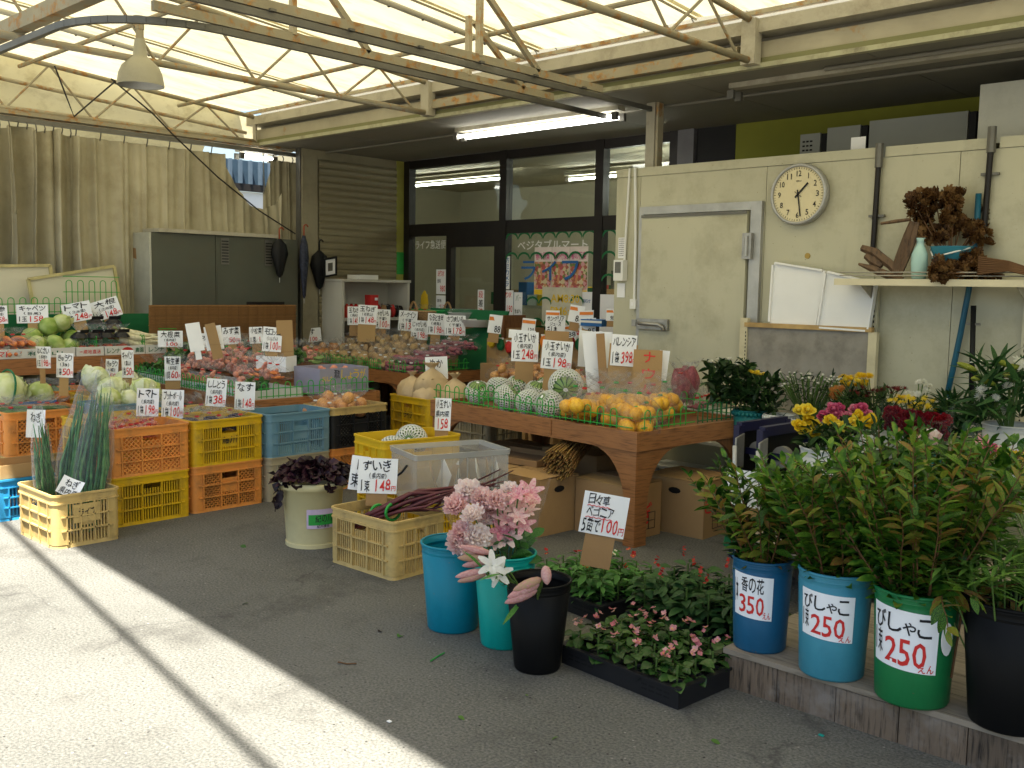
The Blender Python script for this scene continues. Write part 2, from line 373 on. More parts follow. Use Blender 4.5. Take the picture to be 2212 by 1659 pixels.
# ================================================================== ground
def asphalt():
    m, t, b = _new('asphalt')
    big = _ramp(t, _noise(t, 0.9, 5.0).outputs[0], [(0.3, (0.138, 0.138, 0.124)), (0.7, (0.188, 0.186, 0.168))])
    tc = t.nodes.new('ShaderNodeTexCoord')
    v = t.nodes.new('ShaderNodeTexVoronoi'); v.inputs['Scale'].default_value = 34.0; t.links.new(tc.outputs['Object'], v.inputs['Vector'])
    sp = _ramp(t, v.outputs['Distance'], [(0.0, (1, 1, 1)), (0.13, (1, 1, 1)), (0.17, (0, 0, 0))])
    vc = t.nodes.new('ShaderNodeSeparateColor'); t.links.new(v.outputs['Color'], vc.inputs[0])
    pick = _ramp(t, vc.outputs[0], [(0.70, (0, 0, 0)), (0.74, (1, 1, 1))])
    fac = _mix(t, 1.0, sp.outputs[0], pick.outputs[0], 'MULTIPLY')
    chip = _ramp(t, vc.outputs[1], [(0.3, (0.03, 0.027, 0.024)), (0.55, (0.20, 0.185, 0.16)), (0.8, (0.34, 0.32, 0.29))])
    n2 = _noise(t, 95.0, 3.0)
    gr = _ramp(t, n2.outputs[0], [(0.3, (0.52, 0.52, 0.52)), (0.68, (1.28, 1.25, 1.20))])
    o = _mix(t, 1.0, big.outputs[0], gr.outputs[0], 'MULTIPLY')
    o = _mix(t, fac, o, chip.outputs[0])
    ve = t.nodes.new('ShaderNodeTexVoronoi'); ve.feature = 'DISTANCE_TO_EDGE'; ve.inputs['Scale'].default_value = 0.55
    wn = _noise(t, 2.5, 5.0, 0.6); wv = t.nodes.new('ShaderNodeVectorMath'); wv.operation = 'MULTIPLY_ADD'; wv.inputs[1].default_value = (0.5, 0.5, 0.5)
    t.links.new(wn.outputs['Color'], wv.inputs[0]); t.links.new(tc.outputs['Object'], wv.inputs[2]); t.links.new(wv.outputs[0], ve.inputs['Vector'])
    ck_ = _ramp(t, ve.outputs['Distance'], [(0.0, (1, 1, 1)), (0.004, (0.6, 0.6, 0.6)), (0.009, (0, 0, 0))])
    brk = _ramp(t, _noise(t, 1.1, 3.0).outputs[0], [(0.5, (0, 0, 0)), (0.6, (0.7, 0.7, 0.7))])
    o = _mix(t, _mix(t, 1.0, ck_.outputs[0], brk.outputs[0], 'MULTIPLY'), o, (0.06, 0.058, 0.053))
    pale = _ramp(t, _noise(t, 0.7, 6.0, 0.65).outputs[0], [(0.52, (0, 0, 0)), (0.7, (0.35, 0.35, 0.35))])
    o = _mix(t, pale.outputs[0], o, (0.20, 0.195, 0.175))
    st = _ramp(t, _noise(t, 2.2, 6.0, 0.7).outputs[0], [(0.52, (0, 0, 0)), (0.70, (0.6, 0.6, 0.6))])
    o = _mix(t, st.outputs[0], o, (0.06, 0.057, 0.05))
    t.links.new(o, b.inputs['Base Color']); b.inputs['Roughness'].default_value = 0.88; b.inputs['Specular IOR Level'].default_value = 0.25
    nm = t.nodes.new('ShaderNodeMath'); nm.operation = 'ADD'; t.links.new(n2.outputs[0], nm.inputs[0]); t.links.new(_noise(t, 320.0, 2.0).outputs[0], nm.inputs[1])
    _bump(t, b, nm.outputs[0], 0.8, 0.012); return m
struct('ground', MB().grid(lambda u, v: (-260+520*u, -260+520*v, 0), 8, 8), asphalt())
# ================================================================== shop building
CZ = 2.93            # porch ceiling
GY = 7.65            # glass front
XW = -9.0            # end wall with the roller shutter
b_ = thing('shop_building', 'shop building with dark framed glass front under a grey porch ceiling', 'building', (XW, GY, 0))
L = lambda mb, n, m, par=b_, **k: part(n, mb, m, par, loc=(-XW, -GY, 0), **k)
for i in range(9):                                   # ceiling boards
    x0 = -9.25+i*1.32
    L(MB().b2((x0, 5.80, CZ), (x0+1.314, 6.50, CZ+0.05)), 'ceiling_board', K['ceiling'])
    L(MB().b2((x0, 6.51, CZ+0.004), (x0+1.314, GY+0.3, CZ+0.05)), 'ceiling_board', K['ceiling'])
L(MB().b2((-9.3, 5.74, 2.915), (2.6, 5.79, 2.945)), 'ceiling_trim', mat('trim', (0.38, 0.37, 0.24), 0.6, 0.2, 3.0, dirt=0.6, dscale=9))
L(MB().b2((-9.3, 5.76, 2.947), (2.6, 5.82, 2.98)), 'ceiling_trim', mat('trim_green', (0.20, 0.20, 0.09), 0.7, 0.2, 3.0, dirt=.5))
L(MB().b2((-9.28, 5.78, 2.982), (2.6, 5.86, 3.085)), 'fascia_beam', rusty('beam_paint', (0.42, 0.38, 0.27), 0.60, 5.0))
L(MB().b2((-9.28, 5.70, 3.125), (2.6, 5.86, 3.21)), 'fascia_panel', K['fascia'])
L(MB().b2((-9.28, 5.88, 3.0), (2.6, 5.92, 3.45)), 'fascia_back', K['ceiling'])
L(MB().b2((-9.28, 5.69, 3.236), (2.6, 5.73, 3.262)), 'edge_angle', K['rust_heavy'])
L(MB().b2((-9.4, 5.92, 3.3), (2.6, 11.2, 3.36)).b2((-11.75, GY-.06, 3.3), (-9.405, 11.2, 3.36)), 'roof_slab', K['ceiling'])
for x0, x1 in ((-6.4, -4.9), (-4.8, -3.45)):         # paler beam covers
    L(MB().b2((x0, 5.70, 2.99), (x1, 5.775, 3.06)), 'beam_cover', K['cream_paint'])
for x in (-6.43, -3.35, -0.3):
    L(MB().b2((x-0.05, 5.66, 2.93), (x+0.05, 5.74, 3.21)), 'beam_bracket', K['fascia'])
L(MB().tube([(-9.2, 6.505, CZ-0.012), (2.4, 6.505, CZ-0.012)], 0.012), 'conduit', K['ceiling'])
L(MB().tube([(-3.0, 6.02, CZ-0.02), (2.4, 6.02, CZ-0.02)], 0.014), 'conduit', K['ceiling'])
# end wall with shutter slats
W_ = mat('end_wall', (0.28, 0.25, 0.165), 0.7, 0.1, 2.0, dirt=0.4)
L(MB().b2((XW-0.12, 6.20, 0), (XW, 6.40, CZ)), 'pillar', W_)
L(MB().b2((XW-0.10, 6.185, 0), (XW-0.02, 6.197, CZ)), 'corner_post', K['rail'])
L(MB().b2((XW-0.13, 6.41, 0), (XW-0.03, 7.52, CZ)), 'end_wall', W_)
L(MB().b2((XW-0.02, 6.40, 2.84), (XW, 7.5, CZ)), 'shutter_box', W_)
SH = mat('shutter', (0.23, 0.20, 0.12), 0.5, 0.1, 1.5, dirt=0.3)
sm = MB(); nsl = 0
sm.add([(0, 0, 0), (0, 1.09, 0), (0.012, 1.09, 0.018), (0.012, 0, 0.018), (0.016, 1.09, 0.05), (0.016, 0, 0.05), (0.0, 1.09, 0.0735), (0.0, 0, 0.0735)],
       [(0, 1, 2, 3), (3, 2, 4, 5), (5, 4, 6, 7)])
slat = sm.mesh('shutter_slat', SH)
for i in range(37):
    put('shutter_slat', slat, b_, loc=(0.002, 6.405-GY, 0.10+i*0.0738))
L(MB().b2((XW-0.12, 7.5, 0), (XW+0.005, GY-0.01, CZ)), 'lime_pillar', mat('lime', (0.35, 0.34, 0.07), 0.6))
for z in (1.02, 1.62):
    L(MB().b2((XW+0.006, 7.503, z), (XW+0.010, GY-0.013, z+0.26)), 'green_tile', K['bright_green'])
# glass front: mullions, transoms, panes
gl = _new('glass'); 
def glass(name, a, tint=(0.9, 0.95, 0.92)):
    m, t, b = _new(name); gs = t.nodes.new('ShaderNodeBsdfGlossy'); gs.inputs['Roughness'].default_value = 0.02
    tp = t.nodes.new('ShaderNodeBsdfTransparent'); tp.inputs[0].default_value = (*tint, 1)
    lw = t.nodes.new('ShaderNodeLayerWeight'); lw.inputs[0].default_value = 0.5
    fr = t.nodes.new('ShaderNodeMath'); fr.operation = 'POWER'; fr.inputs[1].default_value = 5.0; t.links.new(lw.outputs['Facing'], fr.inputs[0])
    ad = t.nodes.new('ShaderNodeMath'); ad.operation = 'ADD'; ad.inputs[1].default_value = a; t.links.new(fr.outputs[0], ad.inputs[0])
    mx = t.nodes.new('ShaderNodeMixShader'); t.links.new(ad.outputs[0], mx.inputs[0])
    t.links.new(tp.outputs[0], mx.inputs[1]); t.links.new(gs.outputs[0], mx.inputs[2]); t.links.new(mx.outputs[0], t.nodes['Material Output'].inputs[0]); return m
K['glass'] = glass('shop_glass', 0.04)
mull = [-8.95, -7.38, -6.08, -5.22]
for x in mull: L(MB().b2((x-0.05, GY-0.04, 0), (x+0.05, GY+0.06, CZ)), 'mullion', K['dark_frame'])
for a, c in zip(mull[:-1], mull[1:]):
    L(MB().b2((a+0.05, GY-0.03, 2.06), (c-0.05, GY+0.05, 2.20)), 'transom', K['dark_frame'])
    L(MB().b2((a+0.05, GY-0.03, CZ-0.09), (c-0.05, GY+0.05, CZ-0.002)), 'transom', K['dark_frame'])
    L(MB().b2((a+0.05, GY-0.03, 0.0), (c-0.05, GY+0.05, 0.12)), 'transom', K['dark_frame'])
    L(MB().b2((a+0.05, GY+0.008, 2.20), (c-0.05, GY+0.014, CZ-0.09)), 'pane', K['glass'])
    if a != -8.95: L(MB().b2((a+0.05, GY+0.008, 0.12), (c-0.05, GY+0.014, 2.06)), 'pane', K['glass'])
for x in (-8.22, -7.46): L(MB().b2((x-0.04, GY-0.035, 0.12), (x+0.04, GY+0.04, 2.06)), 'door_stile', K['dark_frame'])
L(MB().b2((-8.18, GY-0.035, 1.93), (-7.5, GY+0.04, 2.06)), 'door_rail', K['dark_frame'])
L(MB().b2((-8.9, GY+0.008, 0.12), (-8.26, GY+0.014, 2.06)), 'pane', K['glass'])
L(MB().b2((-8.18, GY+0.008, 0.12), (-7.5, GY+0.014, 1.93)), 'pane', K['glass'])
# walls of the sales room behind the glass
dk = mat('room_wall', (0.40, 0.37, 0.27), 0.8, 0.12, 1.0)
L(MB().b2((-11.72, 11.0, 0), (2.6, 11.1, 3.2)), 'room_wall', dk)
L(MB().b2((-11.72, GY+0.07, 0), (-11.6, 11.0, 3.2)), 'room_wall', dk)
L(MB().b2((-11.72, GY-0.05, 0), (-9.13, GY+0.06, 3.2)), 'outer_wall', W_)
L(MB().b2((-11.6, GY+0.07, -0.02), (-3.5, 11.0, 0.02)), 'room_floor', dk)
L(MB().b2((-11.6, GY+0.12, 2.985), (-3.5, 11.0, 3.03)), 'room_ceiling', dk)
L(MB().b2((-3.56, GY+0.12, 0), (-3.5, 11.0, 2.98)), 'room_wall', dk)
L(MB().b2((-5.17, GY-0.06, 2.3), (-5.0, GY+0.06, CZ)), 'grey_pilaster', mat('pil', (0.16, 0.16, 0.17), 0.6))
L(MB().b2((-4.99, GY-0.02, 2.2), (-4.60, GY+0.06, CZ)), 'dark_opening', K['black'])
L(MB().b2((-4.59, GY-0.03, 0), (2.5, GY+0.1, CZ)), 'lime_back_wall', K['lime_wall'])
L(MB().b2((2.5, 5.8, 0), (2.6, GY+0.1, CZ)), 'side_wall', W_)
# lit tubes in the room and porch
tube_m = emit('lit_tube', (1.0, 0.98, 0.90), 2.6)
tube_in = emit('lit_tube_room', (1.0, 0.97, 0.88), 9.0)
def batten(label, a, b, lit=True, name='fluorescent_lamp', drop=0.05, r=0.014, two=True, grp=None):
    a = Vector(a); b = Vector(b); o = thing(name, label, 'lamp', a, 0, grp)
    t = (b-a).normalized(); sd = t.cross(Z3)
    part('housing', MB().bar(Vector((0, 0, 0.02)), b-a+Vector((0, 0, 0.02)), 0.09, 0.05), K['fascia'], o)
    for k in ((-1, 1) if two else (0,)):
        off = sd*0.05*k-Z3*drop
        part('lamp_holder', MB().bar(off, off+t*0.05, 0.03, 0.06), K['rail'], o)
        part('lamp_holder', MB().bar(b-a+off-t*0.05, b-a+off, 0.03, 0.06), K['rail'], o)
        if lit: part('tube', MB().tube([off+t*0.055, b-a+off-t*0.055], r, 8), tube_in if a.y > 8 else tube_m, o, True)
    return o
batten('lit twin tube light on the porch ceiling before the glass front', (-6.72, 6.33, CZ-0.03), (-4.85, 6.33, CZ-0.03))
batten('unlit batten without tubes on the porch ceiling above the clock wall', (-3.75, 6.15, CZ-0.03), (-1.4, 6.15, CZ-0.03), lit=False)
batten('lit tube light under the roof edge beside the curtain gap', (-9.30, 5.60, 2.86), (-9.30, 6.05, 2.86))
batten('lit twin tube light hanging inside the shop behind the upper panes', (-6.75, 8.9, 2.66), (-5.0, 8.3, 2.66))
batten('added lit tube light brightening the shop behind the left panes', (-10.9, 9.0, 2.90), (-8.6, 9.0, 2.90), two=False)  # added tube, put in to brighten the room behind the left panes
batten('added lit tube light brightening the shop aisle behind the door', (-8.2, 9.6, 2.90), (-6.6, 9.6, 2.90), two=False)  # extra tube, added so the back of the room is lit
batten('long lit tube light deep inside the shop near the ceiling', (-6.4, 10.3, 2.86), (-4.2, 10.3, 2.86), two=False)
# text and pictures on the glass
gf = lambda x0, x1, z0, z1: (lambda u, v: (x0+(x1-x0)*u-XW, 0.004, z0+(z1-z0)*v))
lettering([('ライフ急送便', 'w', 0, 0, 1, 1)], gf(-8.83, -8.31, 1.915, 2.015), b_, 0)
lettering([('ベジタブルマート', 'w', 0, 0, 1, 1)], gf(-7.19, -6.24, 1.885, 1.985), b_, 0)
gp = thing('shop_window_lettering', 'big blue shop name between green scallops on the window', 'window lettering', (-7.2, GY-0.026, 1.0))
lf = lambda x0, x1, z0, z1: (lambda u, v: (x0+(x1-x0)*u+7.2, -0.004, z0+(z1-z0)*v-1.0))
lettering([('ラ', 'b', 0, 0, .26, 1), ('イ', 'b', .37, 0, .62, 1), ('フ', 'b', .72, 0, 1, 1)], lf(-7.10, -6.32, 1.57, 1.77), gp, 0)
lettering([('AM8:30', 'y', 0, .6, 1, 1), ('PM6:00', 'y', 0, 0, 1, .4)], lf(-6.68, -6.30, 1.22, 1.43), gp, 0)
def scallop(x0, n, wd, z, up=1):
    for i in range(n):
        mb = MB(); P = []; Q = []
        for k in range(9):
            th = PI*k/8; cx = x0+wd*(i+0.5)+7.2
            P.append((cx-math.cos(th)*wd/2, -0.003, z-1.0+up*math.sin(th)*wd*0.36)); Q.append((cx-math.cos(th)*wd*0.44, -0.003, z-1.0+up*(math.sin(th)*wd*0.36-0.022)))
        mb.add(P+Q, [(k, k+1, 10+k, 9+k) for k in range(8)])
        part('scallop', mb, K['green'], gp)
for z, a, n in ((2.01, -7.33, 7), (1.80, -7.33, 7), (1.34, -7.02, 2), (1.36, -6.42, 1), (1.12, -6.95, 5)): scallop(a, n, 0.175, z)
for z in (2.01, 1.80, 1.58): scallop(-6.03, 1, 0.175, z)
part('opening_hours_panel', MB().b2((0.40, 0.0, 0.10), (0.93, 0.002, 0.50)), mat('hours', (0.55, 0.52, 0.40), 0.7), gp)
def picmat(name, cs, scale):
    m, t, b = _new(name); tc = t.nodes.new('ShaderNodeTexCoord'); v = t.nodes.new('ShaderNodeTexVoronoi'); v.inputs['Scale'].default_value = scale
    t.links.new(tc.outputs['Object'], v.inputs['Vector']); s = t.nodes.new('ShaderNodeSeparateColor'); t.links.new(v.outputs['Color'], s.inputs[0])
    r = _ramp(t, s.outputs[0], [(i/len(cs), c) for i, c in enumerate(cs)]); r.color_ramp.interpolation = 'CONSTANT'
    t.links.new(r.outputs[0], b.inputs['Base Color']); b.inputs['Roughness'].default_value = 0.4; return m
foodpic = picmat('food_picture', [(0.35, 0.10, 0.06), (0.55, 0.25, 0.12), (0.45, 0.08, 0.10), (0.6, 0.5, 0.3), (0.15, 0.2, 0.05), (0.6, 0.3, 0.3)], 34)
pinkm = mat('pink_print', (0.55, 0.05, 0.22), 0.5)
for i, x in enumerate((-6.93, -6.69, -6.45)):
    o = thing('poster', 'food poster with pink heading in a row of three on the shop window', 'poster', (x, GY-0.012, 1.42), 0, 'row of three food posters')
    part('sheet', MB().b2((0, -0.001, 0), (0.235, 0.001, 0.49)), mat('poster_sheet', (0.70, 0.60, 0.55), 0.5), o)
    part('picture', MB().b2((0.006, -0.004, 0.06), (0.229, -0.002, 0.34)), foodpic, o)
    part('picture', MB().b2((0.006, -0.004, 0.002), (0.229, -0.002, 0.055)), K['yellow'], o)
    mb = MB(); write(mb, '春の行楽', (0.02, 0.36, 0.21, 0.44), lambda u, v: (u, -0.004, v), 0); part('lettering', mb, pinkm, o)
def notice(label, x0, x1, z0, z1, lines, cm='paper_white', Y=GY-0.016, cat='notice', name='notice', hand=0.4):
    o = thing(name, label, cat, (x0, Y, z0)); W, H = x1-x0, z1-z0
    part('sheet', MB().b2((0, -0.001, 0), (W, 0.001, H)), K[cm], o)
    lettering(lines, lambda u, v: (u*W, -0.003, v*H), o, hand); return o
notice('price notice reading 980 stuck on the glass left of the door', -8.44, -8.28, 1.40, 1.68, [('送り状', 'r', .15, .72, .85, .95), ('980', 'r', .4, .1, .95, .35), ('価格', 'k', .1, .45, .5, .62)])
notice('lower price notice in red and black left of the shop door', -8.44, -8.28, 1.13, 1.385, [('112', 'r', .4, .35, .95, .6), ('価格', 'k', .1, .7, .6, .85), ('値段', 'k', .1, .06, .5, .2)])
notice('handwritten dark notice low on the glass beside the door', -8.50, -8.28, 0.78, 1.09, [('いつも御利用', 'k', .08, .62, .95, .85), ('の皆様へ', 'k', .1, .3, .9, .55)])
notice('vertical handwritten slip hanging on the shop door glass', -7.76, -7.66, 1.08, 1.46, [('段', 'r', .15, .76, .85, .96), ('差', 'k', .15, .52, .85, .72), ('注', 'r', .15, .28, .85, .48), ('意', 'k', .15, .04, .85, .24)])
notice('blue and white vertical sign above price notices by the right window', -7.36, -7.28, 1.47, 1.82, [('防', 'b', .1, .8, .9, .97), ('犯', 'b', .1, .62, .9, .78), ('カ', 'b', .1, .44, .9, .6), ('メ', 'b', .1, .26, .9, .42), ('ラ', 'b', .1, .08, .9, .24)])
notice('price notice reading 1190 under the blue and white vertical sign', -7.40, -7.22, 1.10, 1.46, [('1190', 'r', .3, .35, .95, .55), ('送り状', 'r', .15, .78, .85, .95), ('専用', 'r', .1, .05, .9, .2)])
notice('green and white delivery notice beside the price notice reading 1190', -7.21, -7.09, 1.12, 1.44, [('食卓へ', 'k', .1, .3, .9, .45), ('急送便', 'k', .1, .1, .9, .25), ('バー', 'g', .2, .72, .9, .92)])
notice('pale blue sheet stuck across the corner post of the window', -6.34, -6.12, 1.28, 1.46, [('お知らせ', 'b', .2, .4, .8, .6)])
notice('sheet with red flower marks below the pale blue sheet', -6.40, -6.14, 0.92, 1.275, [('✿✿✿✿✿', 'r', .05, .3, .95, .48), ('ご案内', 'y', .2, .65, .8, .85)])
o = thing('hand_sticker', 'yellow open hand sticker with lettered plate on the glass', 'sticker', (-8.72, GY-0.01, 1.02))
mb = MB(); mb.poly([(0.02, 0, 0.16), (0.13, 0, 0.16), (0.14, 0, 0.27), (0.125, 0, 0.37), (0.105, 0, 0.38), (0.09, 0, 0.41), (0.07, 0, 0.42), (0.05, 0, 0.40), (0.035, 0, 0.38), (0.015, 0, 0.36), (0.0, 0, 0.25)], 0.002, (0, -1, 0))
part('hand', mb, K['yellow'], o); part('plate', MB().b2((-0.01, -0.002, 0), (0.15, 0, 0.15)), K['yellow'], o)
lettering([('開け閉め', 'k', 0, .55, 1, .9), ('注意', 'k', .2, .1, .8, .45)], lambda u, v: (0.01+u*0.12, -0.004, 0.01+v*0.13), o, 0)
# goods on racks inside
cols = [K['red'], K['yellow'], K['white_plastic'], K['green'], K['blue'], K['orange'], K['cardboard'], K['pale_green']]
for ri, (rx, ry, rl) in enumerate(((-8.7, 8.7, 1.5), (-6.95, 8.6, 1.6), (-8.7, 9.9, 3.2))):
    rk = thing('goods_rack', ('low goods rack inside behind the left pane', 'goods rack inside behind the food posters', 'long goods rack at the back of the sales room')[ri], 'rack', (rx, ry, 0))
    for z in (0.35, 0.80, 1.25):
        part('shelf_board', MB().b2((0, 0, z), (rl, 0.4, z+0.03)), K['fascia'], rk)
        x = 0.05; 
        while x < rl-0.15:
            wd = R.uniform(0.07, 0.16); h = R.uniform(0.12, 0.28)
            part('packet', MB().b2((x, 0.04, z+0.03), (x+wd*0.92, 0.3, z+0.03+h)), R.choice(cols), rk); x += wd
    for x in (0, rl-0.03): part('upright', MB().b2((x, 0.36, 0), (x+0.03, 0.4, 1.7)), K['rail'], rk)
# ================================================================== cold room
cr = thing('cold_room', 'cream panelled walk-in cold room beside the shop front', 'cold room', (-4.79, 6.22, 0))
CL = lambda mb, n, m, par=cr, **k: part(n, mb, m, par, loc=(4.79, -6.22, 0), **k)
px = [-4.79, -4.56, -3.49, -2.69, -2.20, -1.30, -0.40, 0.5, 1.4]
for i, (a, c) in enumerate(zip(px[:-1], px[1:])):
    CL(MB().b2((a+0.002, 6.22, 0), (c-0.002, 6.30, 2.355)), 'wall_panel', K['coldwall'])
CL(MB().b2((-4.79, 6.30, 0), (-4.71, 7.55, 2.355)), 'side_panel', K['coldwall'])
CL(MB().b2((-4.785, 6.31, 2.30), (1.4, 7.55, 2.36)), 'roof_panel', K['coldwall'])
for a, c in ((-4.795, -2.72), (-2.66, -2.05), (-1.98, 1.4)):
    CL(MB().b2((a, 6.212, 2.357), (c-0.004, 6.31, 2.42)), 'top_cap', K['coldwall'])
dr = CL(MB().b2((-4.50, 6.165, 0.10), (-3.60, 6.212, 2.055)), 'door', K['coldwall'])
DP = lambda mb, n, m, **k: part(n, mb, m, dr, **k)
for a in (MB().b2((-4.545, 6.19, 0.06), (-4.505, 6.219, 2.12)), MB().b2((-3.585, 6.185, 0.06), (-3.50, 6.219, 2.12)), MB().b2((-4.504, 6.185, 2.062), (-3.586, 6.219, 2.12))): DP(a, 'door_frame', K['alu'])
DP(MB().b2((-3.612, 6.168, 0.1), (-3.602, 6.20, 2.05)).b2((-4.5, 6.155, 2.035), (-3.6, 6.164, 2.055)), 'gasket', K['rail'])
hg = DP(MB().b2((-3.62, 6.145, 1.72), (-3.55, 6.184, 1.90)), 'hinge', K['steel'])
part('pin', MB().tube([(-3.585, 6.14, 1.74), (-3.585, 6.14, 1.88)], 0.014, 8), K['alu'], hg)
lt = DP(MB().b2((-4.50, 6.135, 1.195), (-4.22, 6.164, 1.275)).b2((-4.545, 6.13, 1.215), (-4.505, 6.185, 1.265)), 'latch', K['steel'])
part('lever', MB().tube([(-4.47, 6.115, 1.24), (-4.40, 6.105, 1.238), (-4.28, 6.105, 1.236), (-4.25, 6.12, 1.215), (-4.25, 6.125, 1.19)], 0.014, 8), K['steel'], lt, True)
CL(MB().b2((-4.755, 6.16, 1.56), (-4.665, 6.218, 1.72)), 'control_box', K['white_plastic'])
CL(MB().b2((-4.74, 6.156, 1.62), (-4.685, 6.1595, 1.705)).b2((-4.735, 6.153, 1.685), (-4.705, 6.1555, 1.7)), 'display', K['rail'])
CL(MB().b2((-4.60, 6.175, 1.345), (-4.545, 6.218, 1.42)), 'light_switch', K['white_plastic'])
CL(MB().b2((-4.583, 6.17, 1.37), (-4.565, 6.1745, 1.395)), 'toggle', K['paper_white'])
CL(MB().tube([(-4.60, 6.195, 2.42), (-4.58, 6.2, 1.9), (-4.575, 6.2, 1.42)], 0.011, 8), 'conduit', K['white_plastic'])
CL(MB().tube([(-4.655, 6.20, 2.42), (-4.675, 6.2, 1.9), (-4.68, 6.2, 1.72)], 0.009, 8), 'conduit', K['white_plastic'])
for z0, z1 in ((1.735, 1.895), (1.43, 1.54)): CL(MB().b2((-4.755, 6.213, z0), (-4.68, 6.216, z1)), 'instruction_sheet', K['paper_white'])
pl = []
for k in range(9): pl.append(('説明書取扱注意'[:4+k % 4], 'k', .1, .9-k*.1, .9, .95-k*.1))
lettering(pl, lambda u, v: (0.035+u*0.075, -0.009, 1.735+v*0.16), cr, 0)
CL(MB().b2((-4.63, 6.36, 2.36), (-4.55, 6.45, CZ)), 'post', K['fascia'])
CL(MB().b2((-4.545, 6.37, 2.36), (-4.525, 6.44, CZ)), 'post_edge', K['rust_heavy'])
CL(MB().tube([(-3.16, 6.215, 1.74), (-3.16, 6.221, 1.74)], 0.02, 10), 'plug', mat('brass', (0.35, 0.24, 0.06), 0.5))
for x, z0, z1 in ((-2.69, 1.68, 2.42), (-2.02, 1.9, 2.46)):
    o = CL(MB().tube([(x, 6.19, z1), (x-0.01, 6.19, z0)], 0.018, 8), 'drain_pipe', K['dark_frame'])
    part('pipe_collar', MB().tube([(x, 6.19, z1-0.13), (x, 6.19, z1+0.02)], 0.026, 8), K['rail'], o)
    part('pipe_clip', MB().b2((x-0.05, 6.19, z0+0.3), (x+0.05, 6.218, z0+0.315)), K['rail'], o)
o = tag(part('service_sheet', MB().b2((-2.96, 6.36, 2.40), (-2.86, 6.362, 2.52)), K['paper_white']), 'small white lettered sheet standing on the cold room roof', 'notice')
# boxes standing on the cold room
gd = mat('grey_duct', (0.30, 0.31, 0.28), 0.5, 0.1, 2.0)
for lab, x0, x1, y0, z1 in (('small perforated grey cabinet on the cold room roof', -3.66, -3.45, 7.0, 2.68), ('square grey cabinet behind the service sheet on the roof', -3.42, -3.12, 6.95, 2.70), ('long grey duct box lying on the cold room roof', -3.08, -2.36, 6.9, 2.71)):
    o = thing('duct_box', lab, 'duct box', (x0, y0, 2.37)); part('case', MB().b2((0, 0, 0), (x1-x0-0.05, 0.6, z1-2.37)), gd, o)
    part('side_cover', MB().b2((x1-x0-0.045, 0.01, 0.0), (x1-x0, 0.6, z1-2.375)), K['black'], o)
    if x1-x0 < 0.25:
        mb = MB()
        for i in range(3):
            for j in range(8): mb.box((0.03+i*0.03, -0.002, 0.03+j*0.032), (0.018, 0.004, 0.012))
        part('perforation', mb, K['black'], o)
o = thing('roof_unit', 'large white cooling unit on the right of the cold room roof', 'cooling unit', (-2.19, 6.45, 2.42)); part('case', MB().b2((0, 0, 0), (1.7, 0.9, 0.36)), mat('unit_white', (0.46, 0.46, 0.40), 0.5, .1, 3, dirt=.3), o)
part('seam', MB().b2((0.62, -0.004, 0.0), (0.625, -0.001, 0.36)), K['rail'], o)
# ================================================================== clock
ck = thing('wall_clock', 'round silver rimmed wall clock on the cold room wall', 'clock', (-3.223, 6.22, 2.149))
fr_ = MB(); n = 48
fr_.lathe([(0.195, 0.0), (0.205, 0.012), (0.205, 0.05), (0.200, 0.062), (0.188, 0.066), (0.183, 0.055)], n, cb=False)
RX = Matrix.Rotation(PI/2, 4, 'X')
part('rim', fr_, K['alu'], ck, True, mtx=RX)
part('case', MB().lathe([(0.2, 0.001), (0.2, 0.045)], 40), K['steel'], ck, True, mtx=RX)
part('face', MB().lathe([(0.184, 0.05), (0.0005, 0.0502)], 40, cb=False), mat('clock_face', (0.66, 0.58, 0.36), 0.35, 0.05, 2.0), ck, False, mtx=RX)
num = MB()
for h in range(1, 13):
    th = PI/2-h*PI/6; cx, cz = 0.138*math.cos(th), 0.138*math.sin(th); wd = 0.017 if h < 10 else 0.030
    if h == 1: wd = 0.010
    write(num, str(h), (cx-wd/2-0.002, cz-0.019, cx+wd/2+0.002, cz+0.019), lambda u, v: (u, -0.0525, v), 0)
write(num, 'SEIKO', (-0.02, 0.083, 0.02, 0.092), lambda u, v: (u, -0.0525, v), 0)
part('numeral', num, K['ink'], ck)
tk = MB()
for k in range(60):
    th = k*PI/30; a = 0.166; b2 = 0.178
    tk.bar((a*math.cos(th), -0.052, a*math.sin(th)), (b2*math.cos(th), -0.052, b2*math.sin(th)), 0.0022 if k % 5 else 0.004, 0.001, (0, 1, 0))
part('minute_track', tk, K['ink'], ck)
for nm, hr, ln, wd in (('hour_hand', 1.47, 0.10, 0.012), ('minute_hand', 28.5/5, 0.15, 0.008), ('second_hand', 10.2, 0.03, 0.003)):
    th = PI/2-hr*PI/6; c, s_ = math.cos(th), math.sin(th)
    part(nm, MB().bar((-c*0.03, -0.056, -s_*0.03), (c*ln, -0.056, s_*ln), wd, 0.003, (0, 1, 0)), K['ink'], ck)
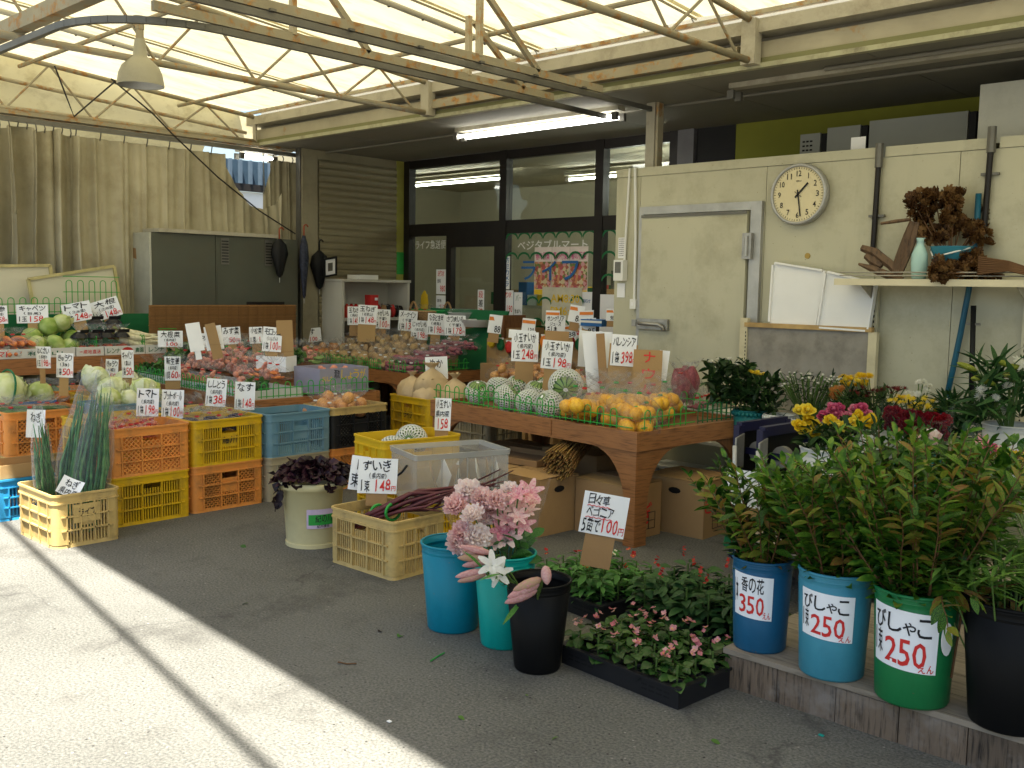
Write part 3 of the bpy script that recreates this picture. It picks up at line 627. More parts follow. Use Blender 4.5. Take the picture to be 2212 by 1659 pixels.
# ================================================================== canopy
cn = thing('market_canopy', 'rusty steel truss canopy roofed with translucent cream sheeting', 'canopy', (-9.15, 5.75, 2.8))
OF = (9.15, -5.75, -2.8)
CN = lambda mb, n, m, par=cn, **k: part(n, mb, m, par, loc=OF if par is cn else None, **k)
def mem():
    m, t, b = _new('roof_sheet')
    n = _ramp(t, _noise(t, 1.6, 5.0, 0.6, mp=(3.0, 0.5, 1)).outputs[0], [(0.3, (0.72, 0.65, 0.41)), (0.7, (0.84, 0.79, 0.56))])
    sp = _ramp(t, _noise(t, 5.0, 7.0, 0.7, mp=(2.5, 0.6, 1)).outputs[0], [(0.50, (0, 0, 0)), (0.74, (0.7, 0.7, 0.7))])
    o = _mix(t, sp.outputs[0], n.outputs[0], (0.4, 0.33, 0.16))
    df = t.nodes.new('ShaderNodeBsdfDiffuse'); tl = t.nodes.new('ShaderNodeBsdfTranslucent')
    t.links.new(o, df.inputs[0]); t.links.new(o, tl.inputs[0])
    mx = t.nodes.new('ShaderNodeMixShader'); mx.inputs[0].default_value = MEMT
    t.links.new(df.outputs[0], mx.inputs[1]); t.links.new(tl.outputs[0], mx.inputs[2]); t.links.new(mx.outputs[0], t.nodes['Material Output'].inputs[0]); return m
MEMT = 0.21
zc = lambda Y: 3.285+0.085*(5.75-Y)
ye = lambda X: 1.02-0.077*(X+1.5)           # front edge of the roof
K['roof_sheet'] = mem()
xs = [-9.47, -7.85, -6.5, -5.15, -3.75, -2.35, -1.0, 0.4, 1.8, 3.2]
for a, c in zip(xs[:-1], xs[1:]):
    def fm(u, v, a=a, c=c):
        X = a+(c+0.05-a)*u; Y = ye(X)+(5.69-ye(X))*v
        return (X, Y, zc(Y)-0.035*math.sin(PI*u)*(0.6+0.4*math.sin(v*9))+(0.006 if u > 0.5 else 0))
    CN(MB().grid(fm, 8, 14), 'roof_panel', K['roof_sheet'], smooth=True)
    CN(MB().bar((c-0.01, ye(c), zc(ye(c))-0.012), (c-0.01, 5.69, zc(5.69)-0.012), 0.012, 0.012), 'seam', K['fascia'])
pipe_m = mat('pipe_white', (0.5, 0.48, 0.40), 0.5, 0.1, 4)
for x in (-8.0, -5.25, -2.0):
    o = CN(MB().tube([(x, ye(x)+0.2, zc(ye(x)+0.2)-0.055), (x, 5.66, zc(5.66)-0.055)], 0.022, 8), 'ridge_pipe', pipe_m, smooth=True)
    mb = MB()
    for k in range(14): mb.blob((x, 1.6+k*0.3, zc(1.6+k*0.3)-0.078), (0.010, 0.010, 0.006), nu=6, nv=4)
    CN(mb, 'bolt', K['rail'], o)
for x in (-9.15, -6.43, -3.35, -0.3):
    lo = lambda Y: (x, Y, 2.955); hi = lambda Y: (x, Y, zc(Y)-0.085); y1 = 1.75
    CN(MB().tube([lo(5.72), lo(y1)], 0.024, 8), 'bottom_chord', K['cream_paint'], smooth=True)
    CN(MB().tube([hi(5.70), hi(y1)], 0.022, 8), 'top_chord', K['cream_paint'], smooth=True)
    CN(MB().tube([lo(5.72), hi(5.72)], 0.024, 8), 'truss_post', K['fascia'])
    nd = 10; st = (5.55-y1)/nd
    for k in range(nd):
        ya, yb = 5.55-st*k, 5.55-st*(k+1)
        p, q = (hi(ya), lo(yb)) if k % 2 else (lo(ya), hi(yb))
        CN(MB().tube([p, q], 0.010, 6), 'web_bar', K['cream_paint'])
CN(MB().grid(lambda u, v: (-9.42, 1.5+4.8*u, (2.70 if u < .79 else 2.99)+(zc(1.5+4.8*u)-(2.70 if u < .79 else 2.99))*v), 40, 3), 'gable_sheet', K['roof_sheet'])
# left end truss extras: outer chord, doubled bottom beam, curtain track
CN(MB().tube([(-9.32, 5.72, 3.06), (-9.32, 1.75, 3.34)], 0.018, 8), 'outer_chord', K['rust_heavy'])
CN(MB().b2((-9.22, 1.75, 2.90), (-9.17, 6.2, 2.945)), 'bottom_beam', K['rust_heavy'])
CN(MB().b2((-9.13, 1.75, 2.905), (-9.10, 6.2, 2.94)), 'bottom_beam', K['cream_paint'])
CN(MB().b2((-9.15, 1.75, 2.845), (-9.11, 6.25, 2.885)), 'curtain_track', K['rail'])
# purlins across the trusses
for Y in (4.95, 3.45, 2.05):
    CN(MB().tube([(-9.3, Y, zc(Y)-0.125), (2.8, Y, zc(Y)-0.125)], 0.018, 8), 'purlin', K['cream_paint'])
CN(MB().b2((-9.3, 2.36, 2.99), (-4.9, 2.44, 3.08)), 'front_beam', K['cream_paint'])
CN(MB().b2((-4.9, 2.36, 3.0), (2.8, 2.44, 3.07)), 'front_beam', K['cream_paint'])
CN(MB().tube([(-9.3, ye(-9.3)+0.03, zc(1.5)-0.02), (3.1, ye(3.1)+0.03, zc(0.7)-0.02)], 0.03, 8), 'eave_pipe', K['cream_paint'])
pa, pb = Vector((-4.61, 1.06, 3.62)), Vector((-1.84, 0.65, 3.62)); t_ = (pb-pa)
CN(MB().tube([pa-t_*1.7, pb+t_*1.5], 0.021, 8), 'blind_pipe', K['cream_paint'])
for k in (-1.68, 2.48):
    q = pa+t_*k; CN(MB().tube([q, (q.x, ye(q.x)+0.03, zc(1.3)-0.02)], 0.010, 6), 'pipe_arm', K['rail'])
# sliding-curtain rails with their carrier beams
arc = [(-4.95-0.62+0.62*math.sin(a), 2.27+0.62-0.62*math.cos(a), 2.855) for a in [i*PI/20 for i in range(11)]]
pathA = [(-9.0, 2.27, 2.855), (-7.0, 2.27, 2.855)]+arc+[(-4.95, 4.5, 2.855), (-4.95, 6.25, 2.85)]
def railmesh(path):
    mb = MB()
    for p, q in zip(path[:-1], path[1:]): mb.bar(p, q, 0.03, 0.036)
    return mb
CN(railmesh(pathA), 'curtain_rail', K['rail'])
CN(railmesh([(-4.49, 1.95, 2.855), (-4.49, 6.22, 2.85)]), 'curtain_rail', K['rail'])
CN(MB().bar((-4.95, 2.5, 2.905), (-4.95, 5.62, 2.905), 0.03, 0.05), 'carrier_beam', K['cream_paint'])
CN(MB().bar((-4.49, 1.95, 2.905), (-4.49, 5.62, 2.905), 0.03, 0.05), 'carrier_beam', K['cream_paint'])
for x, y in ((-4.95, 3.35), (-4.95, 4.75), (-4.49, 2.0), (-4.49, 4.4)):
    CN(MB().bar((x, y, 2.92), (x, y, zc(y)-0.06), 0.04, 0.03, (0, 1, 0)), 'hanger', K['rust_heavy'])
    CN(MB().bar((x, y+0.55, 2.92), (x, y+0.05, zc(y)-0.09), 0.035, 0.03, (1, 0, 0)), 'strut', K['cream_paint'])
for k in range(7):
    CN(MB().box((-4.49, 2.4+k*0.5, 2.88), (0.07, 0.035, 0.012)), 'rail_clip', K['rail'])
# lacing along the roof edge
mb = MB()
for k in range(44):
    x = -9.0+k*0.2; CN(MB().tube([(x, 5.685, zc(5.68)+0.005), (x+0.03, 5.70, 3.24)], 0.004, 4), 'lacing', K['rail'])
o = thing('pendant_lamp', 'bell shaped cream pendant lamp hung from a canopy purlin', 'lamp', (-6.40, 3.14, 2.78))
part('shade', MB().lathe([(0.150, 0.0), (0.148, 0.02), (0.138, 0.08), (0.118, 0.125), (0.075, 0.165), (0.045, 0.19), (0.040, 0.25), (0.033, 0.30)], 28, cb=False), mat('lamp_paint', (0.36, 0.34, 0.25), 0.5, 0.15, 6, dirt=0.4), o, True)
part('reflector', MB().lathe([(0.148, 0.004), (0.132, 0.08), (0.11, 0.12), (0.05, 0.15), (0.002, 0.155)], 28, cb=False), K['alu'], o, True)
part('socket', MB().lathe([(0.026, 0.30), (0.026, 0.36), (0.03, 0.362), (0.03, 0.42), (0.042, 0.425), (0.042, 0.445)], 14), K['cream_paint'], o)
part('bulb', MB().blob((0, 0, 0.09), (0.04, 0.04, 0.06)), K['white_plastic'], o, True)
o = thing('hanging_cable', 'dark cable sagging from the canopy down to the cabinet corner', 'cable', (-8.9, 5.9, 1.95))
c0 = gx(118, 142, -9.05); pts = [gx(x, y, -9.05) for x, y in ((118, 142), (140, 200), (160, 252), (250, 175), (240, 170), (330, 245), (375, 292), (470, 382), (560, 455), (638, 505))]
part('cable', MB().tube([p-Vector((-8.9, 5.9, 1.95)) for p in pts], 0.008, 5), K['dark_frame'], o)
# ================================================================== curtain
ctm = mat('tarpaulin', (0.37, 0.335, 0.225), 0.6, 0.16, 2.0, dirt=0.55, dcol=(0.19, 0.155, 0.085), dscale=2.4, bump=0.15, bscale=9, c2=(0.45, 0.41, 0.285))
def curtain(label, y0, y1, amp, waves, ztop, name='tarpaulin_curtain', X=-9.11, zb=0.06, seed=0, nu=110, nv=26, ring=0.0):
    o = thing(name, label, 'curtain', (X, y0, zb))
    def fn(u, v):
        Y = y0+(y1-y0)*u; zt = ztop(Y); z = zb+(zt-zb)*v
        ph = 2*PI*waves*u+1.5*noise.noise(Vector((u*waves*0.7, seed, v*1.5)))+seed
        a = amp*(0.55+0.6*noise.noise(Vector((u*waves, seed+5, v*2))))*(1.15-0.35*v)
        return (a*math.sin(ph)+0.35*amp*math.sin(2.3*ph+v*2), Y-y0+amp*0.5*math.cos(ph)*0.8, z-zb)
    part('cloth', MB().grid(fn, nu, nv), ctm, o, True)
    if ring:
        for k in range(int((y1-y0)/ring)+1):
            Y = min(y1, y0+k*ring)
            part('hook', MB().tube([(0.0, Y-y0, ztop(Y)-zb-0.015), (0.02, Y-y0, ztop(Y)-zb+0.02), (0.0, Y-y0, 2.85-zb)], 0.006, 5), K['rail'], o)
    return o
curtain('bunched beige tarpaulin curtain gathered in deep folds', 2.15, 3.84, 0.13, 9, lambda Y: 2.80+0.02*math.sin(Y*21), seed=2, nu=150, ring=0.075)
def zt2(Y):
    P = [(3.8, 2.79), (5.36, 2.79), (5.43, 2.60), (5.52, 2.42), (5.66, 2.30), (5.8, 2.26), (5.95, 2.32), (6.02, 2.45)]
    for (a, za), (c, zz) in zip(P[:-1], P[1:]):
        if Y <= c: return za+(zz-za)*max(0, (Y-a))/(c-a)
    return P[-1][1]
o = curtain('broad beige tarpaulin curtain with one corner sagging open', 3.80, 6.02, 0.042, 10, zt2, seed=7, nu=130, X=-9.15, ring=0)
for k in range(7):
    Y = 3.86+k*0.225; part('hook', MB().tube([(0.0, Y-3.80, 2.77-0.06), (0.02, Y-3.8, 2.81-0.06), (0.03, Y-3.8, 2.85-0.06)], 0.006, 5), K['rail'], o)
curtain('narrow strip of beige tarpaulin hanging beside the shop pillar', 5.86, 6.34, 0.03, 4, lambda Y: 2.45+0.35*min(1, (Y-5.86)/0.12), seed=4, nu=40, X=-9.22, ring=0.12)
# what shows through the gap: a neighbour's ribbed wall
nb = thing('neighbour_shed', 'blue grey ribbed metal shed seen through the curtain gap', 'shed', (-14, 6.0, 0))
part('wall', MB().b2((-0.2, -1, 0), (-0.05, 8, 2.93)), K['white_plastic'], nb)
part('band', MB().b2((-0.1, -1, 2.94), (0.0, 8, 3.05)), K['dark_frame'], nb)
part('wall', MB().b2((-0.2, -1, 3.05), (-0.05, 8, 3.42)), mat('blue_siding', (0.03, 0.055, 0.08), 0.6), nb)
rm_ = MB().b2((-0.05, 0, 3.05), (0.02, 0.04, 3.42)).mesh('rib', mat('rib', (0.07, 0.10, 0.13), 0.6))
for k in range(50): put('rib', rm_, nb, loc=(0, -0.95+k*0.18, 0))
# ================================================================== things along the curtain
def px_plane(x0, y0, x1, y1, X):            # world box corners of a picture rectangle on the plane X
    a = gx(x0, y0, X); b = gx(x1, y1, X); return a.y, b.y, b.z, a.z
cab = thing('steel_cabinet', 'tall grey steel cabinet with a pale side standing before the curtain', 'cabinet', (-8.86, 4.42, 0))
grm = mat('cabinet_shaded_grey', (0.085, 0.09, 0.068), 0.5, 0.12, 2.0, dirt=0.3)  # front's darkness, as facing away from the light, is put into this colour
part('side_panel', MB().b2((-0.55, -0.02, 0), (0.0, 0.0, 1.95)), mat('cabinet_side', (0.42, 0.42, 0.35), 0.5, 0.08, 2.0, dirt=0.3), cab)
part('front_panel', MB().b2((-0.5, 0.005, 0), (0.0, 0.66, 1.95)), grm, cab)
part('front_panel', MB().b2((-0.5, 0.667, 0), (0.0, 1.62, 1.95)), grm, cab)
part('top_rail', MB().b2((-0.5, 0.06, 1.955), (0.03, 1.4, 1.99)), K['fascia'], cab)
part('inset_panel', MB().b2((0.001, 0.68, 1.25), (0.006, 1.60, 1.65)), grm, cab)
for y in (0.72, 1.22):
    lv = part('louvre', MB().b2((0.001, y, 1.67), (0.008, y+0.09, 1.93)), K['rail'], cab)
    for k in range(8): part('slot', MB().b2((0.009, y+0.008, 1.69+k*0.029), (0.011, y+0.082, 1.70+k*0.029)), K['black'], lv)
part('rust_mark', MB().poly([(-0.36, -0.023, 1.72), (-0.26, -0.023, 1.70), (-0.27, -0.023, 1.80), (-0.33, -0.023, 1.81)], 0.002, (0, 1, 0)), K['cardboard_dark'], cab)
part('dark_door', MB().b2((0.001, 1.0, 0.3), (0.008, 1.45, 1.30)), K['dark_frame'], cab)
def umbrella(label, p, ln, r, m, handle, lean=0.0):
    o = thing('umbrella', label, 'umbrella', p, 0)
    prof = [(0.004, 0.0), (r*0.35, 0.03), (r*0.6, ln*0.3), (r, ln*0.62), (r*0.8, ln*0.85), (0.015, ln)]
    mb = MB(); n = 14
    for k, (rr, z) in enumerate(prof): pass
    V = []
    for (rr, z) in prof:
        for k in range(n):
            th = 2*PI*k/n; q = rr*(1.18 if k % 2 else 0.8); V.append((q*math.cos(th)*0.6+lean*z, q*math.sin(th), z))
    mb.add(V, [(i*n+k, i*n+(k+1) % n, (i+1)*n+(k+1) % n, (i+1)*n+k) for i in range(len(prof)-1) for k in range(n)])
    part('canopy', mb, m, o, True)
    hk = [(lean*ln, 0, ln-0.02), (lean*ln, 0, ln+0.09)]+[(lean*ln, 0.025-0.025*math.cos(a), ln+0.09+0.025*math.sin(a)) for a in [i*PI/6 for i in range(1, 7)]]
    part('handle', MB().tube(hk, 0.008, 6), handle, o, True)
    part('tip', MB().tube([(0, 0, -0.05), (0, 0, 0.01)], 0.004, 5), K['alu'], o); return o
hm = mat('handle_red', (0.30, 0.07, 0.03), 0.4)
umbrella('short black umbrella hung by its handle on the cabinet rail', gx(604, 600, -8.80), 0.40, 0.085, K['black'], hm)
umbrella('long patterned navy umbrella with a curved red handle on the cabinet', gx(657, 645, -8.78), 0.66, 0.05, mat('navy_check', (0.03, 0.035, 0.06), 0.5, 0.9, 40), hm)
umbrella('black umbrella hanging in the corner behind the white shelf', gx(690, 625, -8.93), 0.42, 0.10, K['black'], K['black'])
# reed blind in front of the cabinet
y0, y1, z0, z1 = px_plane(327, 790, 640, 657, -8.40); z1 = gx(480, 660, -8.40).z
rd = thing('reed_blind', 'brown reed blind fixed upright in front of the cabinet', 'reed blind', (-8.40, 4.16, 0.4))
reedm = woodmat('reed', (0.24, 0.115, 0.03), (0.12, 0.05, 0.012), 12.0, (1, 1.5, 40), rough=0.7, bump=0.4)
part('reed_sheet', MB().b2((-0.012, 0, 0), (0, 1.54, 0.88)), reedm, rd)
rm1 = MB().tube([(0.004, 0.0, 0), (0.006, 0.5, 0.004), (0.004, 1.0, -0.003), (0.004, 1.54, 0.002)], 0.0042, 5).mesh('reed', reedm)
for k in range(88): put('reed', rm1, rd, loc=(0, R.uniform(-0.012, 0.012), 0.006+k*0.0099))
for k in range(15): part('binding', MB().tube([(0.009, 0.05+k*0.105, 0), (0.009, 0.05+k*0.105, 0.88)], 0.0012, 4), K['table_dark'], rd)
# leaning white boards
bm = mat('enamel_board', (0.62, 0.58, 0.43), 0.4, 0.06, 2.0)
def board(label, pts, X, frame=(1, 2)):
    P = [gx(x, y, X) for x, y in pts]; b = P[3].copy(); o = thing('framed_board', label, 'board', b)
    P = [p-b for p in P]
    part('panel', MB().poly(P, 0.02, (-1, 0, 0)), bm, o)
    for i in range(4):
        a, c = P[i], P[(i+1) % 4]
        part('frame_strip', MB().bar(a+Vector((0.006, 0, 0)), c+Vector((0.006, 0, 0)), 0.025, 0.03, (1, 0, 0)), mat('frame_y', (0.50, 0.43, 0.20), 0.5, 0.2, 9, dirt=0.5), o)
board('white framed board leaning behind the green partition', [(-60, 575), (107, 573), (125, 720), (-60, 720)], -8.98)
board('cream framed board tilted in front of another white board', [(60, 603), (245, 575), (265, 690), (82, 720)], -8.86)
# green partition and wire guards behind the back table
gp2 = thing('green_partition', 'dark green cloth partition standing behind the back produce table', 'partition', (-8.72, 2.2, 0.80))
part('panel', MB().b2((-0.015, 0, 0), (0, 2.12, 0.395)), K['green'], gp2)
def wire_guard(label, a, b, h=0.13, hoop=0.055, gap=0.10, name='wire_guard', m='wire_green', rows=2, r=0.0036, grp=None):
    """green hooped wire edging from a to b"""
    a = Vector(a); b = Vector(b); o = thing(name, label, 'wire guard', a, 0, grp); t = b-a; L_ = t.length; t.normalize()
    n = max(1, int(L_/gap)); hm_ = MB()
    P = [Vector((0, 0, 0)), Vector((0, 0, h-hoop/2))]+[t*(hoop/2-hoop/2*math.cos(q))+Z3*(h-hoop/2+hoop/2*math.sin(q)) for q in [i*PI/6 for i in range(1, 7)]]+[t*hoop]
    me = hm_.tube(P, r, 5, False).mesh('hoop', K[m], True)
    for k in range(n): put('hoop', me, o, loc=t*(gap*(k+0.5)-hoop/2))
    for j in range(rows):
        z = h*(0.12+0.5*j)
        part('rail_wire', MB().tube([Z3*z, t*L_+Z3*z], r, 5), K[m], o)
    return o
wire_guard('green wire edging on top of the green partition behind the cabbages', (-8.73, 2.4, 1.19), (-8.73, 3.62, 1.20), 0.14, 0.05, 0.095)
wire_guard('raised green wire edging above the partition behind the daikon', (-8.74, 3.55, 1.22), (-8.74, 4.05, 1.22), 0.27, 0.05, 0.10, rows=3)
# white shelf unit with tins in front of the shutter
su = thing('shelf_unit', 'white shelf unit with tins standing before the shutter', 'shelf', (-8.62, 6.44, 0))
swm = mat('shelf_white', (0.50, 0.48, 0.41), 0.5, 0.06, 2.0)
for n_, p, q in (('side_panel', (-0.36, 0, 0), (0, 0.03, 1.52)), ('side_panel', (-0.36, 0.92, 0), (0, 0.95, 1.52)), ('top_board', (-0.36, -0.01, 1.522), (0.01, 0.96, 1.55)), ('shelf_board', (-0.36, 0.031, 1.10), (0, 0.919, 1.13)), ('back_panel', (-0.37, 0, 0), (-0.362, 0.95, 1.52)), ('shelf_board', (-0.36, 0.031, 0.60), (0, 0.919, 0.63))):
    part(n_, MB().b2(p, q), swm, su)
tinm = mat('tin_red', (0.42, 0.03, 0.025), 0.35, 0.3, 12, rnd=0.25)
tin = MB().lathe([(0.038, 0), (0.04, 0.005), (0.04, 0.15), (0.03, 0.165), (0.018, 0.175), (0.018, 0.19)], 14, cap=True).mesh('tin', tinm, True)
lid_m = K['white_plastic']
k = 0
for (y, z, s, lab) in [(6.50+i*0.062, 1.131, 0.8, None) for i in range(4)]+[(6.78, 1.131, 0.75, None), (7.0, 1.131, 0.75, None)]:
    o = tag(put('tin', tin, loc=(-8.70, y, z)), 'small red tin bottle in the row on the white shelf', 'tin', 'red tins on the white shelf'); o.scale = (s, s, s)
o = thing('gift_box', 'tall red gift box with white label between the tins', 'box', (-8.74, 6.84, 1.131)); part('case', MB().b2((0, 0, 0), (0.1, 0.11, 0.25)), K['red'], o); part('label', MB().b2((0.1005, 0.06, 0.19), (0.102, 0.10, 0.22)), K['paper_white'], o)
for i, (y, m_) in enumerate(((7.06, 'cardboard_dark'), (7.12, 'dark_frame'), (7.18, 'red'), (7.24, 'dark_frame'), (7.30, 'dark_frame'))):
    o = thing('packet', ('brown carton', 'black foil packet', 'dark red foil packet', 'black packet with silver print', 'crumpled black packet')[i]+' on the white shelf beside the tins', 'packet', (-8.72, y-0.03, 1.131))
    part('pouch', MB().blob((0.04, 0.03, 0.07), (0.045, 0.03, 0.085-0.006*i), 0.3, 3, seed=i), K[m_], o); part('seal', MB().b2((0.02, 0.005, 0.14-0.012*i), (0.06, 0.055, 0.155-0.012*i)), K['steel'], o)
o = thing('picture_frame', 'black and white picture frame leaning on the white shelf top', 'picture frame', gx(700, 600, -8.72))
q = Matrix.Rotation(math.radians(14), 4, 'Y') @ Matrix.Rotation(math.radians(10), 4, 'X')
part('frame', MB().b2((-0.02, 0, 0), (0.0, 0.17, 0.02)).b2((-0.02, 0, 0.19), (0, 0.17, 0.21)).b2((-0.02, 0, 0.02), (0, 0.022, 0.19)).b2((-0.02, 0.148, 0.02), (0, 0.17, 0.19)), K['black'], o, mtx=q)
part('mount', MB().b2((-0.018, 0.022, 0.02), (-0.008, 0.148, 0.19)), K['paper_white'], o, mtx=q)
part('picture', MB().b2((-0.0075, 0.055, 0.06), (-0.006, 0.115, 0.15)), K['rail'], o, mtx=q)
o = tag(part('flat_box', MB().b2((-8.9, 6.72, 1.551), (-8.68, 6.98, 1.60)), K['white_plastic']), 'flat white box lying on the white shelf top', 'box')
o = tag(part('carton', MB().b2((-8.92, 6.52, 0.631), (-8.66, 6.95, 0.92)).b2((-8.9, 6.5, 0.921), (-8.7, 6.9, 0.94)), K['cardboard']), 'brown carton in the lower bay of the white shelf', 'box')

# ================================================================== produce tables
def table(label, corner, ang, ln, dp, z, name='produce_table', rim=0.115):
    """corner = near right corner of the top; long side runs from it along -x of the local frame"""
    o = thing(name, label, 'table', (corner[0], corner[1], 0), ang)
    tw, td = K['table_wood'], K['table_dark']; zb = z-rim
    part('front_rim', MB().b2((-ln, 0, zb), (0, 0.03, z)), tw, o)
    part('back_rim', MB().b2((-ln, dp-0.03, zb), (0, dp, z)), tw, o)
    part('end_rim', MB().b2((-0.03, 0.031, zb+0.002), (0, dp-0.031, z-0.002)), tw, o)
    part('end_rim', MB().b2((-ln, 0.031, zb+0.002), (-ln+0.03, dp-0.031, z-0.002)), tw, o)
    part('top_board', MB().b2((-ln+0.031, 0.031, z-0.05), (-0.031, dp-0.031, z-0.03)), td, o)
    part('joint_strip', MB().b2((-ln*0.40, -0.006, zb+0.012), (-ln*0.36, -0.001, z-0.004)), tw, o)
    def leg(sx, sy, ux, uy):                 # curved bracket leg, two boards meeting at the corner
        for d_, lim in ((ux, ln*0.40), (uy, dp*0.40)):
            P = [(0.0, 0.0), (0.085, 0.0)]; hz = zb
            for k in range(9):
                th = PI/2*k/8; P.append((0.085+(min(lim, 0.36)-0.085)*(1-math.cos(th)), hz*0.42+(hz*0.575)*math.sin(th)))
            P.append((0.0, hz*0.995)); dx_, dy_ = d_
            off = 0.0225 if d_ is uy else 0.0
            pts = [(sx+dx_*(u+off), sy+dy_*(u+off), v) for u, v in P]
            ax = (dy_, dx_, 0); ax = Vector((abs(ux[0])*0+(-ux[0] if False else 0), 0, 0)) if False else Vector((uy[0], uy[1], 0)) if d_ is ux else Vector((ux[0], ux[1], 0))
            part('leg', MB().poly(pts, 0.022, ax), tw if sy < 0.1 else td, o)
    leg(-0.012, 0.012, (-1, 0), (0, 1)); leg(-ln+0.012, 0.012, (1, 0), (0, 1))
    leg(-0.012, dp-0.012, (-1, 0), (0, -1)); leg(-ln+0.012, dp-0.012, (1, 0), (0, -1))
    return o
TF = table('wooden produce table with watermelons and bagged oranges', (-3.31, 4.55), -0.08, 1.95, 1.12, 0.68)
TM = table('wooden produce table full of bagged ginger and greens', (-6.20, 3.83), -0.03, 2.0, 1.15, 0.65)
TP = table('wooden produce table of bagged potatoes and sweet potatoes', (-6.92, 5.93), -0.05, 1.95, 1.22, 0.68)
TB = table('long wooden produce table of cabbages and daikon before the green partition', (-8.19, 4.95), PI/2, 2.9, 0.52, 0.86, rim=0.13)
# correct the long-table frame: its near side faces the crates
TB.location = (-8.19, 4.95, 0)
# ================================================================== produce
def fruitmat(name, c, c2, rough=0.5, scale=5, rnd=0.12, bump=0.1, bs=30, spec=0.4): return mat(name, c, rough, 0.3, scale, bump, bs, spec, rnd=rnd, c2=c2)
FM = {
 'potato': fruitmat('potato_skin', (0.40, 0.25, 0.10), (0.52, 0.36, 0.17), 0.7, 9),
 'onion': fruitmat('onion_skin', (0.50, 0.20, 0.06), (0.66, 0.34, 0.12), 0.35, 6),
 'sweet': fruitmat('sweet_skin', (0.25, 0.045, 0.07), (0.38, 0.11, 0.13), 0.6, 12),
 'carrot': fruitmat('carrot_skin', (0.66, 0.16, 0.025), (0.80, 0.27, 0.06), 0.45, 14),
 'tomato': fruitmat('tomato_skin', (0.50, 0.07, 0.04), (0.58, 0.16, 0.08), 0.25, 4),
 'ginger': fruitmat('ginger_skin', (0.62, 0.13, 0.10), (0.70, 0.36, 0.24), 0.5, 14),
 'cucumber': fruitmat('cucumber_skin', (0.03, 0.09, 0.03), (0.08, 0.17, 0.06), 0.35, 20),
 'eggplant': fruitmat('eggplant_skin', (0.012, 0.008, 0.03), (0.03, 0.015, 0.06), 0.18, 5),
 'orange': fruitmat('orange_skin', (0.82, 0.34, 0.01), (0.88, 0.50, 0.03), 0.35, 4, bump=0.15, bs=90),
 'bean': fruitmat('bean_green', (0.10, 0.20, 0.04), (0.26, 0.36, 0.10), 0.5, 20),
 'daikon': fruitmat('daikon_skin', (0.66, 0.60, 0.36), (0.76, 0.72, 0.52), 0.45, 5),
 'greens': leafmat('bag_greens', [(0.02, 0.07, 0.015), (0.05, 0.14, 0.03), (0.14, 0.24, 0.06)], 0.45, 20, 0.15),
}
def _round(nz, sd, fl=0.9): return MB().blob((0, 0, 0), (1, 1, fl), nz, 2.2, 12, 8, sd)
def _long(taper, sd, curve=0.25, n=8, k=8):
    mb = MB(); pts = []; rs = []
    for i in range(k+1):
        u = i/k; x = -1+2*u; pts.append((x, curve*(x*x-0.4), 0.10*math.sin(u*5+sd)))
        rs.append(max(0.02, 0.30*math.sin(PI*min(1, 0.08+0.90*u))**0.6*(1-taper*u)*(1+0.08*math.sin(u*11+sd))))
    return mb.tube(pts, rs, n)
def _knob(sd):                               # ginger-like root
    mb = MB(); r2 = random.Random(sd)
    for k in range(4): mb.blob((r2.uniform(-.6, .6), r2.uniform(-.4, .4), r2.uniform(-.2, .2)), (r2.uniform(.35, .6), r2.uniform(.3, .45), .3), 0.2, 3, 8, 6, sd+k)
    return mb
def _bunch(sd):                              # leafy clump
    mb = MB(); r2 = random.Random(sd)
    for k in range(14):
        a = r2.uniform(0, 2*PI); e = r2.uniform(0.1, 1.0); c = Vector((math.cos(a)*.5*e, math.sin(a)*.5*e, r2.uniform(-.3, .5)))
        d1 = Vector((r2.uniform(-1, 1), r2.uniform(-1, 1), r2.uniform(-.2, 1))).normalized(); s1 = d1.orthogonal().normalized()*r2.uniform(.2, .35); u1 = d1*r2.uniform(.35, .6)
        mb.grid(lambda u, v: c+u1*(2*u-1)+s1*(2*v-1)*math.sin(PI*min(.98, .05+u))+d1.cross(s1)*0.5*math.sin(6*u+5*v), 5, 3)
    return mb
ITM = {}
for kd, fns in {'potato': [_round(.35, 1, .75), _round(.35, 4, .8)], 'onion': [_round(.06, 2, .92)], 'tomato': [_round(.05, 3, .85)], 'orange': [_round(.02, 1, .96)],
                'sweet': [_long(.35, 1), _long(.5, 3, .15)], 'carrot': [_long(.75, 2, .05), _long(.7, 5, .1)], 'cucumber': [_long(.05, 1, .08)], 'eggplant': [_long(-.4, 1, .1)], 'bean': [_long(.1, 2, .2)],
                'ginger': [_knob(3), _knob(8)], 'greens': [_bunch(2), _bunch(6)], 'daikon': [_long(.75, 2, .08, 10, 10)]}.items():
    ITM[kd] = [f.mesh(kd, FM[kd], True) for f in fns]
